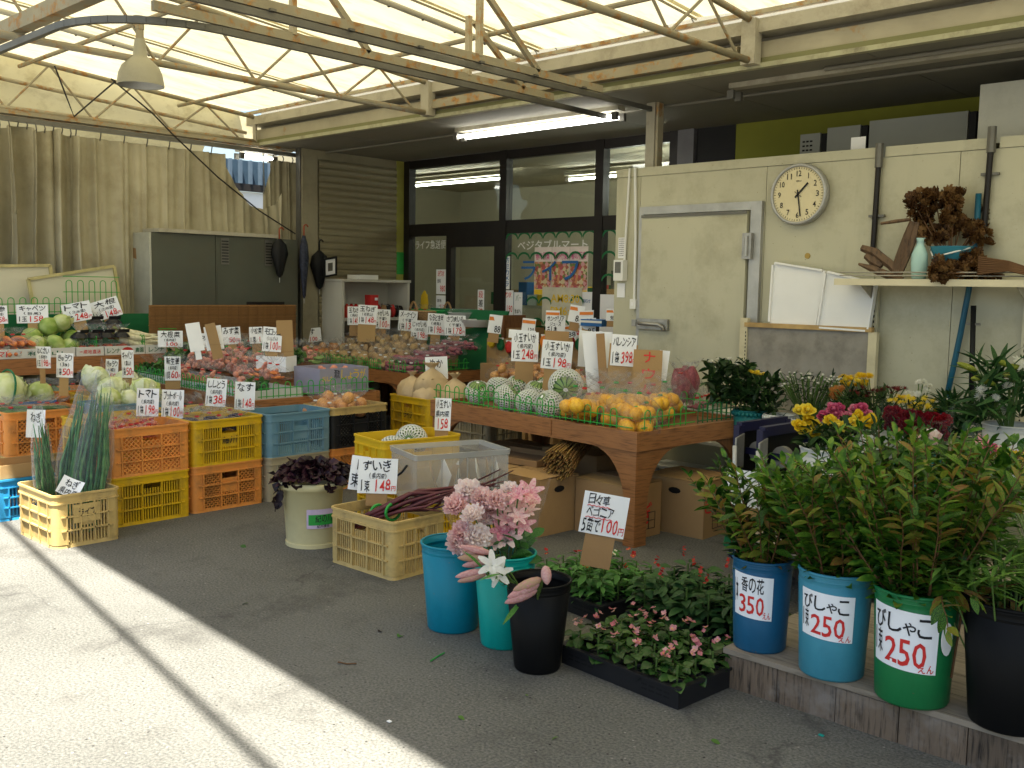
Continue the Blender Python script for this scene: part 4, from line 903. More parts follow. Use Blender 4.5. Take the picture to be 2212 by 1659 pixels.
def bagfilm(rx, ry, h, neck, sd, tail=1.0, flare=1.0):
    """pillow of plastic film, gathered at the top and fluttering above the tie"""
    prof = [(0.55, 0.0), (0.95, 0.12*h), (1.02, 0.35*h), (0.92, 0.6*h), (0.6, 0.8*h), (0.16, 0.97*h), (0.13, 1.0*h), (0.34*flare, 1.0*h+0.25*neck), (0.62*flare, 1.0*h+0.6*neck), (0.78*tail*flare, 1.0*h+neck)]
    n = 22; V = []
    for j, (r, z) in enumerate(prof):
        for k in range(n):
            th = 2*PI*k/n; cr_ = noise.noise(Vector((math.cos(th)*2.2, math.sin(th)*2.2, z*14+sd)))
            amp = 0.22 if j < 5 else 0.12 if j < 7 else 0.75
            q = r*(1+amp*cr_*1.5); V.append((q*rx*math.cos(th), q*ry*math.sin(th), z+(0.35*neck*cr_ if j > 7 else 0)))
    mb = MB(); mb.add(V, [(i*n+k, i*n+(k+1) % n, (i+1)*n+(k+1) % n, (i+1)*n+k) for i in range(len(prof)-1) for k in range(n)]); return mb
FILM = {}
def filmset(key, *a, m='bag'): FILM[key] = [bagfilm(*a, sd=s).mesh('bag_film', K[m], True) for s in (1.0, 5.0, 9.0)]
filmset('r', 0.105, 0.095, 0.125, 0.07); filmset('s', 0.062, 0.058, 0.085, 0.05); filmset('l', 0.17, 0.085, 0.10, 0.05); filmset('t', 0.075, 0.065, 0.19, 0.06, m='bag_heavy'); filmset('o', 0.13, 0.12, 0.16, 0.07)
tie_m = {c: MB().lathe([(0.013, -0.006), (0.017, 0), (0.013, 0.006)], 8, cb=False).mesh('tie', K[c]) for c in ('red', 'bright_green', 'white_plastic')}
def bag(label, p, kind, film='r', n=6, sz=0.045, rz=None, group=None, tie='red', name='produce_bag', s=1.0, tilt=0.0):
    h = {'r': .125, 's': .085, 'l': .10, 't': .19, 'o': .16}[film]; rx = {'r': .07, 's': .038, 'l': .10, 't': .04, 'o': .085}[film]
    o = thing(name, label, 'bag', p, R.uniform(0, 6.28) if rz is None else rz, group); o.scale = (s, s, s); o.rotation_euler.x = tilt
    long_ = kind in ('sweet', 'carrot', 'cucumber', 'eggplant', 'bean')
    for k in range(n):
        me = R.choice(ITM[kind])
        if long_:
            lo = (R.uniform(-.02, .02), -0.05+0.1*((k % 4)+.5)/4, 0.022+0.034*(k//4)+R.uniform(0, .008)); m_ = TR(lo, R.uniform(-.3, .3), R.uniform(-.12, .12), R.uniform(-.18, .18)+(PI if k % 2 else 0), sz)
        else:
            a = k*2.4+R.uniform(-.3, .3); rr = rx*(0.25 if k % 5 == 4 else 0.75); m_ = TR((rr*math.cos(a), rr*math.sin(a), sz*.8+(k//5)*sz*1.25+R.uniform(0, .01)), R.uniform(0, 6), R.uniform(0, 6), R.uniform(0, 6), sz*R.uniform(.9, 1.08))
        put(kind if kind not in ('greens',) else 'leaf_clump', me, o, mtx=m_)
    put('film', R.choice(FILM[film]), o)
    put('tie', tie_m[tie], o, loc=(0, 0, h))
    return o
def lay(root, x, y): return root.matrix_basis @ Vector((x, y, 0)) if False else (Matrix.Translation(root.location) @ Matrix.Rotation(root.rotation_euler.z, 4, 'Z')) @ Vector((x, y, 0))
# ---------------------------------------------------------------- back table
bx_m = {}
def flatbox(label, y0, y1, lines, X=-8.215, z=0.862, h=0.075, dp=0.40, extra=None):
    o = thing('flat_carton', label, 'carton', (X-dp, y0, z)); wd = y1-y0; pw = mat('carton_white', (0.62, 0.61, 0.55), 0.6, 0.05, 3)
    for p, q in (((dp-0.006, 0, 0), (dp, wd, h)), ((0, 0, 0), (0.006, wd, h)), ((0.0061, 0, 0), (dp-0.0061, 0.006, h)), ((0.0061, wd-0.006, 0), (dp-0.0061, wd, h))): part('side', MB().b2(p, q), pw, o)
    part('bottom', MB().b2((0.007, 0.007, 0.001), (dp-0.007, wd-0.007, 0.006)), K['cardboard'], o)
    lettering(lines, lambda u, v: (dp+0.002, u*wd, v*h), o, 0.3)
    if extra:
        for u in extra: part('print', MB().poly([(dp+0.0015, u*wd+0.05*math.cos(a), h*0.45+0.03*math.sin(a)) for a in [i*PI/6 for i in range(12)]], 0.001, (1, 0, 0)), K['red'], o)
flatbox('flat white carton printed in magenta under the carrot bags', 2.45, 3.42, [('もぎたてトマト', 'r', .05, .2, .5, .75), ('和歌山', 'g', .6, .25, .9, .7)])
flatbox('flat white carton under the cabbages beside the tomato carton', 3.43, 3.66, [('・産地直送', 'r', .1, .25, .9, .7)])
flatbox('flat carton printed with a red tomato under the bagged tomatoes', 3.67, 4.02, [('レンナ', 'g', .05, .2, .38, .75), ('農園', 'g', .75, .2, .97, .75)], extra=[.56])
flatbox('flat carton printed with a red tomato under the daikon', 4.03, 4.52, [('レンナ', 'g', .05, .2, .35, .75), ('農園', 'g', .66, .2, .93, .75)], extra=[.5])
g = 'carrot bags on the back table'
for k in range(9):
    y = 2.74+0.095*(k % 5)+R.uniform(-.02, .02); r_ = k//5
    bag('long bag of orange carrots on the back table', (-8.33+R.uniform(-.03, .03)-0.06*r_, y+0.06*r_, 0.872+0.075*r_), 'carrot', 'l', 5, 0.105, R.uniform(-.25, .25), g)
cabm = [None]
def cabbage_mesh(sd, c='pale_green', r=0.088):
    mb = MB().blob((0, 0, 0), (r, r, r*0.9), 0.06, 3, 20, 14, sd)
    mm = mb.mesh('heart', K[c], True); out = []
    for k in range(6):
        a0 = k*2*PI/6+sd; cov = 0.85
        def lf(u, v, a0=a0, k=k):
            th = a0+(u-.5)*1.75; ph = 0.15+v*(1.5+0.25*math.sin(k*3+sd)); rr = r*(1.03+0.02*(k % 3)+0.24*v*v*(abs(u-.5)*2)**2*((k % 2)+.4)+0.045*math.sin(u*26+k)*v*v+0.012*math.cos((u-.5)*18))
            z = -math.cos(ph)
            return (rr*math.sin(ph)*math.cos(th), rr*math.sin(ph)*math.sin(th), rr*.9*z)
        out.append(MB().grid(lf, 12, 9).mesh('outer_leaf', K[c], True))
    vb = MB()
    for k in range(6):
        a0 = k*2*PI/6+sd
        for b in (-.5, -.25, 0, .25, .5):
            vb.tube([(r*1.06*math.sin(.3+t*1.4)*math.cos(a0+b*t), r*1.06*math.sin(.3+t*1.4)*math.sin(a0+b*t), -r*.95*math.cos(.3+t*1.4)) for t in (0, .25, .5, .75, 1)], 0.0016, 4, False)
    return mm, out, vb.mesh('vein', K['hakusai'])
CB = [cabbage_mesh(1), cabbage_mesh(4)]
def cabbage(label, p, s=1.0, v=0, group=None, rot=None, cb=None):
    h, ls, vn = (cb or CB)[v % len(cb or CB)]; o = thing('cabbage', label, 'cabbage', p, 0, group); o.scale = (s, s, s)
    o.rotation_euler = rot or (R.uniform(-.9, .9), R.uniform(-.9, .9), R.uniform(0, 6))
    put('heart', h, o)
    for l in ls: put('outer_leaf', l, o)
    put('vein', vn, o); return o
for x, y, lab in ((68, 730, 'leftmost'), (78, 748, ''), (105, 708, ''), (132, 700, ''), (118, 745, ''), (122, 757, ''), (156, 735, ''), (150, 752, '')):
    cabbage('pale green round cabbage heaped on the back table', gx(x, y-3, -8.37 if y > 740 else -8.46), .90, int(x), 'green cabbages heaped on the back table')
blk = mat('black_label', (0.02, 0.02, 0.022), 0.3)
for k, (x, y) in enumerate(((172, 738), (203, 742), (230, 742), (262, 738), (206, 712), (245, 708))):
    p = gx(x, y+14, -8.34 if k < 4 else -8.48)
    o = bag('bag of pink tomatoes with a black printed top on the back table', (p.x, p.y, 0.872 if k < 4 else 0.98), 'tomato', 't', 4, 0.040, 0.2, 'black topped tomato bags', 'white_plastic')
    part('printed_band', MB().lathe([(0.076, 0.135), (0.066, 0.155), (0.048, 0.170), (0.025, 0.188)], 14, cb=False), blk, o, True)
    part('header', MB().b2((-0.002, -0.06, 0.185), (0.002, 0.045, 0.215)), blk, o, mtx=TR((0, 0, 0), 0, 0.3, R.uniform(-.3, .3)))
for k, (x, y, a) in enumerate(((292, 735, .45), (302, 728, .15), (315, 742, .3), (328, 734, .9), (300, 748, .25), (322, 748, .5))):
    p = gx(x, y-8, -8.34-.05*(k % 2)); o = thing('daikon', 'white daikon radish with cut pale green top on the back table', 'daikon', p, 0, 'daikon on the back table')
    o.rotation_euler = (0, 0.12, PI/2-a*0.6); put('root', ITM['daikon'][0], o, mtx=TR((0, 0, 0), s=(0.17, 0.15, 0.15)))
    mb = MB()
    for j in range(5): mb.tube([(-0.16, 0, 0), (-0.20, 0.012*(j-2), 0.02), (-0.235, 0.025*(j-2), 0.03+.01*(j % 2))], [.006, .005, .002], 5)
    part('stalk', mb, K['pale_green'], o)
wire_guard('short green wire divider between cabbages and tomatoes on the back table', (-8.25, 3.62, 0.872), (-8.58, 3.62, 0.872), 0.15, 0.03, 0.05)
wire_guard('short green wire divider between tomatoes and daikon', (-8.25, 4.04, 0.872), (-8.58, 4.04, 0.872), 0.15, 0.03, 0.05)
wire_guard('green wire divider in front of the daikon greens card', gx(343, 745, -8.33), gx(382, 745, -8.33), 0.13, 0.025, 0.04, rows=3)
# ---------------------------------------------------------------- middle table
white_tray = mat('tray_print', (0.62, 0.64, 0.60), 0.6, 0.1, 8)
def mid(x, y, z=0.65): v = lay(TM, x, y); v.z = z; return v
for k in range(3):
    o = thing('flat_carton', ('flat printed carton under the bagged leaf greens', 'flat printed carton under the bagged ginger', 'flat magenta printed carton at the right end of the ginger table')[k], 'carton', mid(-1.95+k*0.66, 0.035, 0.622), TM.rotation_euler.z)
    wd = 0.62 if k < 2 else 0.55
    for p, q in (((0, 0, 0), (wd, 0.006, 0.085)), ((0, 0.44, 0), (wd, 0.446, 0.085)), ((0, 0.0061, 0), (0.006, 0.4399, 0.085)), ((wd-0.006, 0.0061, 0), (wd, 0.4399, 0.085))): part('side', MB().b2(p, q), white_tray, o)
    lettering([('フレッシュ野菜', 'g', .1, .45, .9, .85)] if k < 2 else [('日高トマト・', 'r', .1, .3, .9, .8)], lambda u, v: (u*wd, -0.002, v*0.085+0.0), o, 0.2)
wire_guard('green wire edging along the long side of the ginger table', mid(-1.97, 0.012, 0.655), mid(-0.03, 0.012, 0.655), 0.115, 0.045, 0.085)
wire_guard('green wire edging along the near end of the ginger table', mid(-0.015, 0.06, 0.655), mid(-0.015, 1.1, 0.655), 0.115, 0.045, 0.10)
ml = {'greens': 'clear bag of dark leafy greens on the ginger table', 'ginger': 'clear bag of pink new ginger with a red tie', 'bean': 'clear bag of green beans at the back of the ginger table', 'carrot': 'clear bag of orange roots with a red tie'}
mg = {'greens': 'bagged greens on the middle table', 'ginger': 'bagged ginger on the middle table', 'bean': 'bagged beans on the middle table', 'carrot': 'bagged orange roots on the middle table'}
for j in range(5):
    for i in range(11):
        x = -1.88+i*0.172+R.uniform(-.03, .03); y = 0.14+j*0.21+R.uniform(-.03, .03)
        if x > -0.62 and j > 1: continue
        kd = 'greens' if i < 2 or (j == 0 and i > 9) else 'ginger' if j < 3 else R.choice(['bean', 'greens', 'ginger'])
        if kd == 'ginger' and R.random() < .22: kd = 'carrot'
        z = 0.655+0.05*min(j, 3)+R.uniform(0, .03)+(0.05 if j in (1, 2) else 0)
        bag(ml[kd], mid(x, y, z), kd, 'r', 6 if kd != 'greens' else 3, 0.046 if kd != 'greens' else 0.085, None, mg[kd], R.choice(['red', 'red', 'bright_green']), s=R.uniform(.95, 1.12))
# printed ginger box on the table's near end
def carton(label, p, rz, dx_, dy_, h, m='cardboard', open_=True, lines=(), face='y', name='carton', cat='box', flaps=True, holes=False, body=None, group=None):
    """cardboard box, base corner at p; open boxes show an inside and flaps"""
    o = thing(name, label, cat, p, rz, group); t = 0.006; mm = K[m] if isinstance(m, str) else m
    if open_:
        for a, b in (((0, 0, 0), (dx_, t, h)), ((0, dy_-t, 0), (dx_, dy_, h)), ((0, t+.0001, 0), (t, dy_-t-.0001, h)), ((dx_-t, t+.0001, 0), (dx_, dy_-t-.0001, h))): part('wall', MB().b2(a, b), mm, o)
        part('bottom', MB().b2((t, t, 0.001), (dx_-t, dy_-t, t)), mm, o)
    else:
        part('body', MB().b2((0, 0, 0), (dx_, dy_, h)), mm, o)
        e = 0.03
        part('flap', MB().poly([(0, 0, h+.002), (dx_, 0, h+.002), (dx_, dy_*.495, h+.010), (0, dy_*.495, h+.010)], 0.004, (0, 0, 1)), mm, o)
        part('flap', MB().poly([(0, dy_*.505, h+.012), (dx_, dy_*.505, h+.012), (dx_, dy_, h+.002), (0, dy_, h+.002)], 0.004, (0, 0, 1)), mm, o)
        part('tape', MB().b2((-0.001, dy_*.45, h*.82), (0.0, dy_*.55, h*.999)).b2((dx_, dy_*.45, h*.82), (dx_+.001, dy_*.55, h*.999)), K['cardboard_dark'], o)
    if holes:
        part('hand_hole', MB().poly([(dx_+0.0012, dy_*.5+.045*math.cos(a), h*.8+.02*math.sin(a)) for a in [i*PI/5 for i in range(10)]], 0.001, (1, 0, 0)), K['black'], o)
        part('hand_hole', MB().poly([(dx_*.5+.045*math.cos(a), -0.0012, h*.8+.02*math.sin(a)) for a in [i*PI/5 for i in range(10)]], 0.001, (0, -1, 0)), K['black'], o)
    if lines:
        fn = (lambda u, v: (dx_+.0016, u*dy_, v*h)) if face == 'x' else (lambda u, v: (u*dx_, -.0016, v*h))
        lettering(lines, fn, o, 0.3)
    return o
gb = mat('ginger_box', (0.30, 0.29, 0.36), 0.6, 0.06, 4)
p = gx(728, 842, -6.26)
o = carton('lilac printed ginger box standing on the near end of the middle table', mid(-0.42, 0.62, 0.645), TM.rotation_euler.z, 0.36, 0.46, 0.20, gb, True, [('しょうが', 'y', .42, .55, .95, .92), ('清流', 'k', .28, .6, .4, .95), ('おいしさ', 'y', .05, .5, .25, .7)], 'x')
for k in range(6): put('ginger', R.choice(ITM['ginger']), o, mtx=TR((0.1+.16*(k % 2), 0.1+.12*(k//2), 0.15), R.random()*6, R.random()*6, 0, .07))
carton('open small white carton tipped among the bagged vegetables', mid(-0.62, 0.40, 0.80), 0.5, 0.26, 0.18, 0.12, 'card', True)
# ---------------------------------------------------------------- potato table
def pot(x, y, z=0.68): v = lay(TP, x, y); v.z = z; return v
wire_guard('green wire edging in front of the bagged potatoes', pot(-1.93, 0.02, 0.685), pot(-0.45, 0.02, 0.685), 0.10, 0.04, 0.07)
wire_guard('green wire edging around the sweet potatoes at the table corner', pot(-0.35, 0.015, 0.685), pot(-0.03, 0.015, 0.685), 0.11, 0.04, 0.10)
wire_guard('green wire edging along the end of the potato table', pot(-0.015, 0.05, 0.685), pot(-0.015, 0.75, 0.685), 0.11, 0.04, 0.10)
for j in range(4):
    for i in range(9):
        if j == 3 and i > 6: continue
        x = -1.84+i*0.165+R.uniform(-.03, .03); y = 0.13+j*0.19+R.uniform(-.03, .03); z = 0.67+0.05*j+R.uniform(0, .02)
        kd = 'onion' if i < 2 and j < 2 else 'potato'
        bag('clear bag of brown onions on the potato table' if kd == 'onion' else 'clear bag of tan potatoes heaped on the potato table', pot(x, y, z), kd, 'r', 7, 0.044, None, 'onion bags on the potato table' if kd == 'onion' else 'potato bags on the potato table', 'white_plastic', s=R.uniform(.95, 1.1))
for k in range(4):
    bag('clear bag of potatoes crowning the potato heap', pot(-1.45+.15*k, 0.48+R.uniform(-.05, .08), .84+R.uniform(-.04, .03)), 'potato', 'r', 7, .044, None, 'potato bags crowning the heap', 'white_plastic')
for j in range(5):
    for i in range(3):
        x = -0.42+i*0.15+R.uniform(-.02, .02); y = 0.12+j*0.18+R.uniform(-.02, .02)
        bag('bag of purple red sweet potatoes at the end of the potato table', pot(x, y, 0.67+0.045*j+(.02 if j else 0)), 'sweet', 'l', 6, 0.095, R.uniform(-.4, .4), 'sweet potato bags', 'white_plastic')
bb = thing('green_backboard', 'leaning green board behind the potatoes on brown supports', 'board', pot(-1.15, 1.02, 0.655), TP.rotation_euler.z)
part('board', MB().poly([(0, 0, 0), (1.16, 0, 0), (1.22, 0.16, 0.60), (0.0, 0.16, 0.60)], 0.025, (0, 1, 0)), K['green'], bb)
part('support', MB().b2((1.18, 0.10, -0.1), (1.23, 0.40, 0.56)), K['table_dark'], bb)
part('support', MB().b2((0.0, 0.22, -0.1), (0.05, 0.40, 0.56)), K['table_dark'], bb)
# goods behind the green board
st = thing('display_stand', 'brown stand of cartons behind the green board', 'stand', (-8.3, 7.08, 0))
for k in range(4): part('carton', MB().b2((0.02+k*0.42, 0.0, 0.0), (0.42+k*0.42, 0.38, 1.12-.03*(k % 2))), K['cardboard_dark'], st)
o = thing('green_basket', 'bright green plastic basket of bagged goods above the onion cards', 'basket', (-8.05, 7.22, 1.13)); gbm = mat('basket_green', (0.02, 0.28, 0.06), 0.4)
part('tub', MB().lathe([(0.24, 0), (0.28, 0.09), (0.30, 0.10), (0.285, 0.105), (0.235, 0.015)], 26), gbm, o, True); o.scale = (1.15, 0.5, 1)
for k in range(4): bag('clear bag showing above the rim of the green basket', (-8.3+.16*k, 7.2, 1.15), 'greens', 's', 2, .05, None, 'bags in the green basket')
wk = mat('wicker', (0.42, 0.25, 0.11), 0.7, 0.4, 60, 0.6, 70)
o = thing('wicker_basket', 'round wicker basket with two looped handles behind the potato cards', 'basket', gy(930, 690, 7.2))
part('bowl', MB().lathe([(0.14, -.04), (0.19, 0.04), (0.205, 0.085), (0.212, 0.095), (0.19, 0.09), (0.14, 0.0)], 24), wk, o, True)
part('rim', MB().tube([(0.205*math.cos(i*PI/12), 0.205*math.sin(i*PI/12), 0.09) for i in range(25)], 0.013, 6), wk, o, True)
for s_ in (-1, 1): part('handle', MB().tube([(s_*0.12-.07+.0*i+0.14*i/8, s_*0.14, 0.09+0.10*math.sin(PI*i/8)) for i in range(9)], 0.011, 6), wk, o, True)
for k, (x, y) in enumerate(((1000, 690), (1032, 706))):
    o = thing('white_tub', ('covered white tub behind the sweet potato card', 'open white tub at the end of the green board')[k], 'tub', gy(x, y, 7.15 if k == 0 else 7.0))
    part('tub', MB().lathe([(0.13, 0), (0.16, 0.07), (0.17, 0.075), (0.155, 0.07), (0.125, 0.01)], 24), K['white_plastic'], o, True)
    if k == 0: part('film_cover', MB().lathe([(0.165, 0.077), (0.12, 0.115), (0.002, 0.12)], 20, cb=False), K['bag_heavy'], o, True)
# goods with printed price labels in front of the window
for k, (x, y, m_, w_) in enumerate(((1075, 745, 'cardboard', .3), (1130, 745, 'cardboard_dark', .3), (1190, 750, 'cardboard', .28), (1240, 752, 'cardboard_dark', .26), (1290, 755, 'cardboard', .26), (1110, 790, 'cardboard', .3), (1060, 800, 'cardboard_dark', .28), (1170, 800, 'cardboard', .3), (1300, 800, 'cardboard_dark', .3))):
    p = gy(x, y, 6.95 if y < 770 else 6.6); o = thing('stock_carton', ('tan', 'dark brown', 'taped tan', 'scuffed brown', 'narrow tan', 'wide tan', 'plain brown', 'printed tan', 'deep brown')[k]+' stock carton below the small printed price labels', 'box', (p.x-w_/2, p.y, 0))
    part('body', MB().b2((0, 0, 0), (w_, 0.28, p.z+.06)), K[m_], o); part('tape', MB().b2((w_*.42, -.001, p.z-.1), (w_*.58, 0, p.z+.06)), K['cardboard_dark'], o)
for k in range(14):
    x = 1062+k*19; p = gy(x, 738+(k % 3)*6, 6.93); o = thing('snack_pack', 'bright printed snack pack on the cartons under the window', 'packet', p, 0, 'snack packs under the window')
    part('pouch', MB().blob((0, 0, 0), (0.05, 0.03, 0.06), 0.2, 3, seed=k), R.choice([K['red'], K['yellow'], K['orange'], K['green'], K['white_plastic']]), o); part('seal', MB().b2((-.04, -.004, 0.05), (.04, .004, 0.068)), K['white_plastic'], o)
pk = [('130', 1151, 705, 34, 34), ('85', 1211, 688, 35, 35), ('88', 1067, 700, 34, 40), ('88', 1271, 678, 38, 37), ('83', 1296, 686, 36, 32), ('88', 1250, 716, 42, 28), ('85', 1300, 706, 40, 38), ('98', 1357, 680, 22, 26)]
where = ['above the tan cartons', 'on a tall card by the posters', 'at the end of the green board', 'before the opening hours', 'beside the juice card', 'low among the cartons', 'under the juice card', 'against the cold room corner']
for k, (t_, x, y, w_, h_) in enumerate(pk):
    x = 1085+(x-1085)*0.86
    o = sign('printed price label reading %s with an orange stripe %s' % (t_, where[k]), gy(x, y, 6.85), w_*.85, h_, [(t_, 'k', .5, .05, .95, .42)], rot=(-4, 0, -5, -8, 2, 8, 3, 0)[k], yaw=-20, stem=(.6, .5), name='price_label', cat='price label', hand=0)
    c = [ch for ch in o.children if ch.name.startswith('card')][0]; vs_ = [v.co for v in c.data.vertices]
    a, b_2, e_ = vs_[0], vs_[14], vs_[150]
    nrm = (b_2-a).cross(e_-a).normalized(); f2 = lambda u, v: a+(b_2-a)*u+(e_-a)*v+nrm*0.002
    part('stripe', MB().grid(lambda u, v: f2(u*.96+.02, .68+.2*v), 1, 1), K['orange'], o)
notice('tall sheet of coloured bands propped against the cold room corner', -5.98, -5.80, 0.85, 1.44, [('うまい', 'w', .1, .5, .9, .62)], Y=7.55, cat='poster', name='banded_poster')
o = thing('drinks_carton', 'blue and white drinks carton beside the cold room corner', 'box', gy(1275, 690, 6.8)); part('body', MB().b2((-.11, 0, -.06), (.13, .18, .0)), K['blue'], o); part('band', MB().b2((-.11, -.002, -.03), (.13, 0, -.01)), K['white_plastic'], o)
# ---------------------------------------------------------------- front table
def fro(x, y, z=0.68): v = lay(TF, x, y); v.z = z; return v
wire_guard('green wire edging along the long side of the watermelon table', fro(-1.93, 0.015, 0.685), fro(-0.05, 0.015, 0.685), 0.115, 0.05, 0.105)
wire_guard('green wire edging along the end of the watermelon table', fro(-0.015, 0.05, 0.685), fro(-0.015, 0.55, 0.685), 0.115, 0.05, 0.11)
wire_guard('closely spaced green wire edging beside the beet bags', fro(-0.015, 0.58, 0.685), fro(-0.015, 1.08, 0.685), 0.12, 0.05, 0.048, m='green')
wire_guard('green wire edging on the far side of the watermelon table', fro(-1.9, 1.09, 0.685), fro(-0.1, 1.09, 0.685), 0.12, 0.05, 0.11)
wire_guard('loose green wire divider lying among the netted watermelons', fro(-1.62, 0.17, 0.685), fro(-1.45, 0.42, 0.685), 0.12, 0.04, 0.06)
def melonmat():
    m, t, b = _new('watermelon'); tc = t.nodes.new('ShaderNodeTexCoord'); sx = t.nodes.new('ShaderNodeSeparateXYZ'); t.links.new(tc.outputs['Object'], sx.inputs[0])
    at = t.nodes.new('ShaderNodeMath'); at.operation = 'ARCTAN2'; t.links.new(sx.outputs[1], at.inputs[0]); t.links.new(sx.outputs[0], at.inputs[1])
    n = _noise(t, 16.0, 3.0); ad = t.nodes.new('ShaderNodeMath'); ad.operation = 'MULTIPLY_ADD'; ad.inputs[1].default_value = 11.0
    t.links.new(at.outputs[0], ad.inputs[0]); ns = t.nodes.new('ShaderNodeMath'); ns.operation = 'MULTIPLY'; ns.inputs[1].default_value = 4.0; t.links.new(n.outputs[0], ns.inputs[0]); t.links.new(ns.outputs[0], ad.inputs[2])
    s_ = t.nodes.new('ShaderNodeMath'); s_.operation = 'SINE'; t.links.new(ad.outputs[0], s_.inputs[0])
    r = _ramp(t, s_.outputs[0], [(0.15, (0.16, 0.26, 0.06)), (0.62, (0.10, 0.19, 0.04)), (0.80, (0.015, 0.045, 0.012))])
    t.links.new(r.outputs[0], b.inputs['Base Color']); b.inputs['Roughness'].default_value = 0.35; return m
mel = MB().blob((0, 0, 0), (0.088, 0.088, 0.083), 0.02, 2, 22, 14).mesh('melon', melonmat(), True)
def netmesh(r, lo, hi, nu=20, nv=15, k=0.60):
    mb = MB()
    def pt(i, j):
        th = 2*PI*(i+0.5*(j % 2))/nu; z = lo+(hi-lo)*j/nv; q = math.sqrt(max(0.02, 1-z*z))
        return Vector((r*q*math.cos(th), r*q*math.sin(th), r*.96*z))
    for j in range(nv-1):
        for i in range(nu):
            o2 = (j % 2)
            P = [pt(i, j), pt(i+o2, j+1), pt(i, j+2), pt(i+o2-1, j+1)]; c = sum(P, Vector())/4
            Q = [c+(p-c)*k for p in P]; n = c.normalized()*0.004
            mb.add(P+[q+n for q in Q], [(a, (a+1) % 4, 4+(a+1) % 4, 4+a) for a in range(4)])
    return mb
netm = mat('foam_net', (0.66, 0.66, 0.60), 0.6, 0.03)
NET = netmesh(0.094, -.97, .72).mesh('foam_net', netm)
NETF = netmesh(0.094, -.97, .97).mesh('foam_net', netm)
def melon(label, p, s=1.0, net=True, rot=(0, 0, 0), group=None, full=False):
    o = thing('watermelon', label, 'watermelon', p, 0, group); o.rotation_euler = rot; o.scale = (s, s, s)
    put('fruit', mel, o)
    if net: put('foam_net', NETF if full else NET, o)
    part('sticker', MB().poly([(0.014*math.cos(a), 0.010*math.sin(a), 0.0845) for a in [i*PI/5 for i in range(10)]], 0.001, (0, 0, 1)), K['paper_white'], o); return o
MZ = 0.73
for k, (x, y, full, rx, ry) in enumerate(((1032, 845, 0, .3, .3), (1078, 838, 0, -.5, .2), (1095, 858, 0, .75, .5), (1120, 835, 0, .1, -.3), (1142, 866, 1, .5, .2), (1186, 872, 1, .3, .8), (1180, 836, 0, .3, -.6), (1160, 845, 0, .3, .2))):
    p = gz(x, y+2, 0.742); melon('small watermelon wrapped in white foam net on the watermelon table', (p.x, p.y, 0.742), (.95, 1.04, .98, 1.06, .92, 1.0, 1.05, .97)[k], True, (rx, ry, k), 'netted watermelons on the watermelon table', bool(full))
p = gz(1222, 833, 0.86); melon('netted watermelon with its striped end bared on top of the row', (p.x, p.y, .86), 1.2, True, (1.75, 0.25, .75))
p = gz(1225, 866, 0.74); melon('bare striped watermelon with a pink sticker beside the oranges', (p.x, p.y, .745), 1.0, False, (.5, .4, 0))
p = gz(1262, 850, 0.76); melon('pale striped watermelon behind the bagged oranges', (p.x, p.y, .765), .8, False, (.9, .2, 2))
for k, (x, y, z) in enumerate(((1240, 885, .72), (1270, 890, .72), (1242, 872, .80), (1290, 888, .72), (1310, 870, .72), (1295, 862, .78), (1335, 905, .70), (1375, 920, .70), (1350, 880, .78), (1400, 885, .74), (1425, 890, .72), (1445, 872, .74), (1435, 860, .8), (1330, 868, .8), (1395, 905, .72), (1360, 862, .82), (1410, 868, .80), (1380, 890, .78), (1300, 878, .76), (1262, 880, .76))):
    p = gz(x, y+2, z-.01); bag('clear bag of bright oranges on the watermelon table', (p.x, p.y, z-.055), 'orange', 'o', 5, 0.047, None, 'orange bags on the watermelon table', R.choice(['bright_green', 'red']), s=R.uniform(.92, 1.08))
for k, (x, y) in enumerate(((1468, 870), (1490, 862))):
    p = gz(x, y, .72); o = bag('tall clear bag of purple beets by the orange bags', (p.x, p.y, .69), 'sweet', 't', 5, .13, .3, 'beet bags', 'red', s=1.25)
    for ch in o.children:
        if ch.name.startswith('sweet'): ch.matrix_basis = TR((R.uniform(-.03, .03), R.uniform(-.03, .03), .10), 0, PI/2, R.uniform(0, 3), (.11, .12, .12))
for k in range(7):
    p = gz(1505+k*9, 878-k*2.5, .71); bag('flat bag of purple roots behind the close wire edging', (p.x, p.y, .685), 'sweet', 's', 3, .05, None, 'root bags behind the close wire edging', 'red')
for k, (x, y) in enumerate(((1075, 812), (1095, 806), (1115, 812), (1145, 812), (1165, 808), (1180, 818), (1255, 822), (1265, 838))):
    p = gz(x, y, .72); bag('clear bag of onions at the back of the watermelon table', (p.x, p.y, .685), 'onion', 'r', 6, .042, None, 'onion bags behind the watermelons')
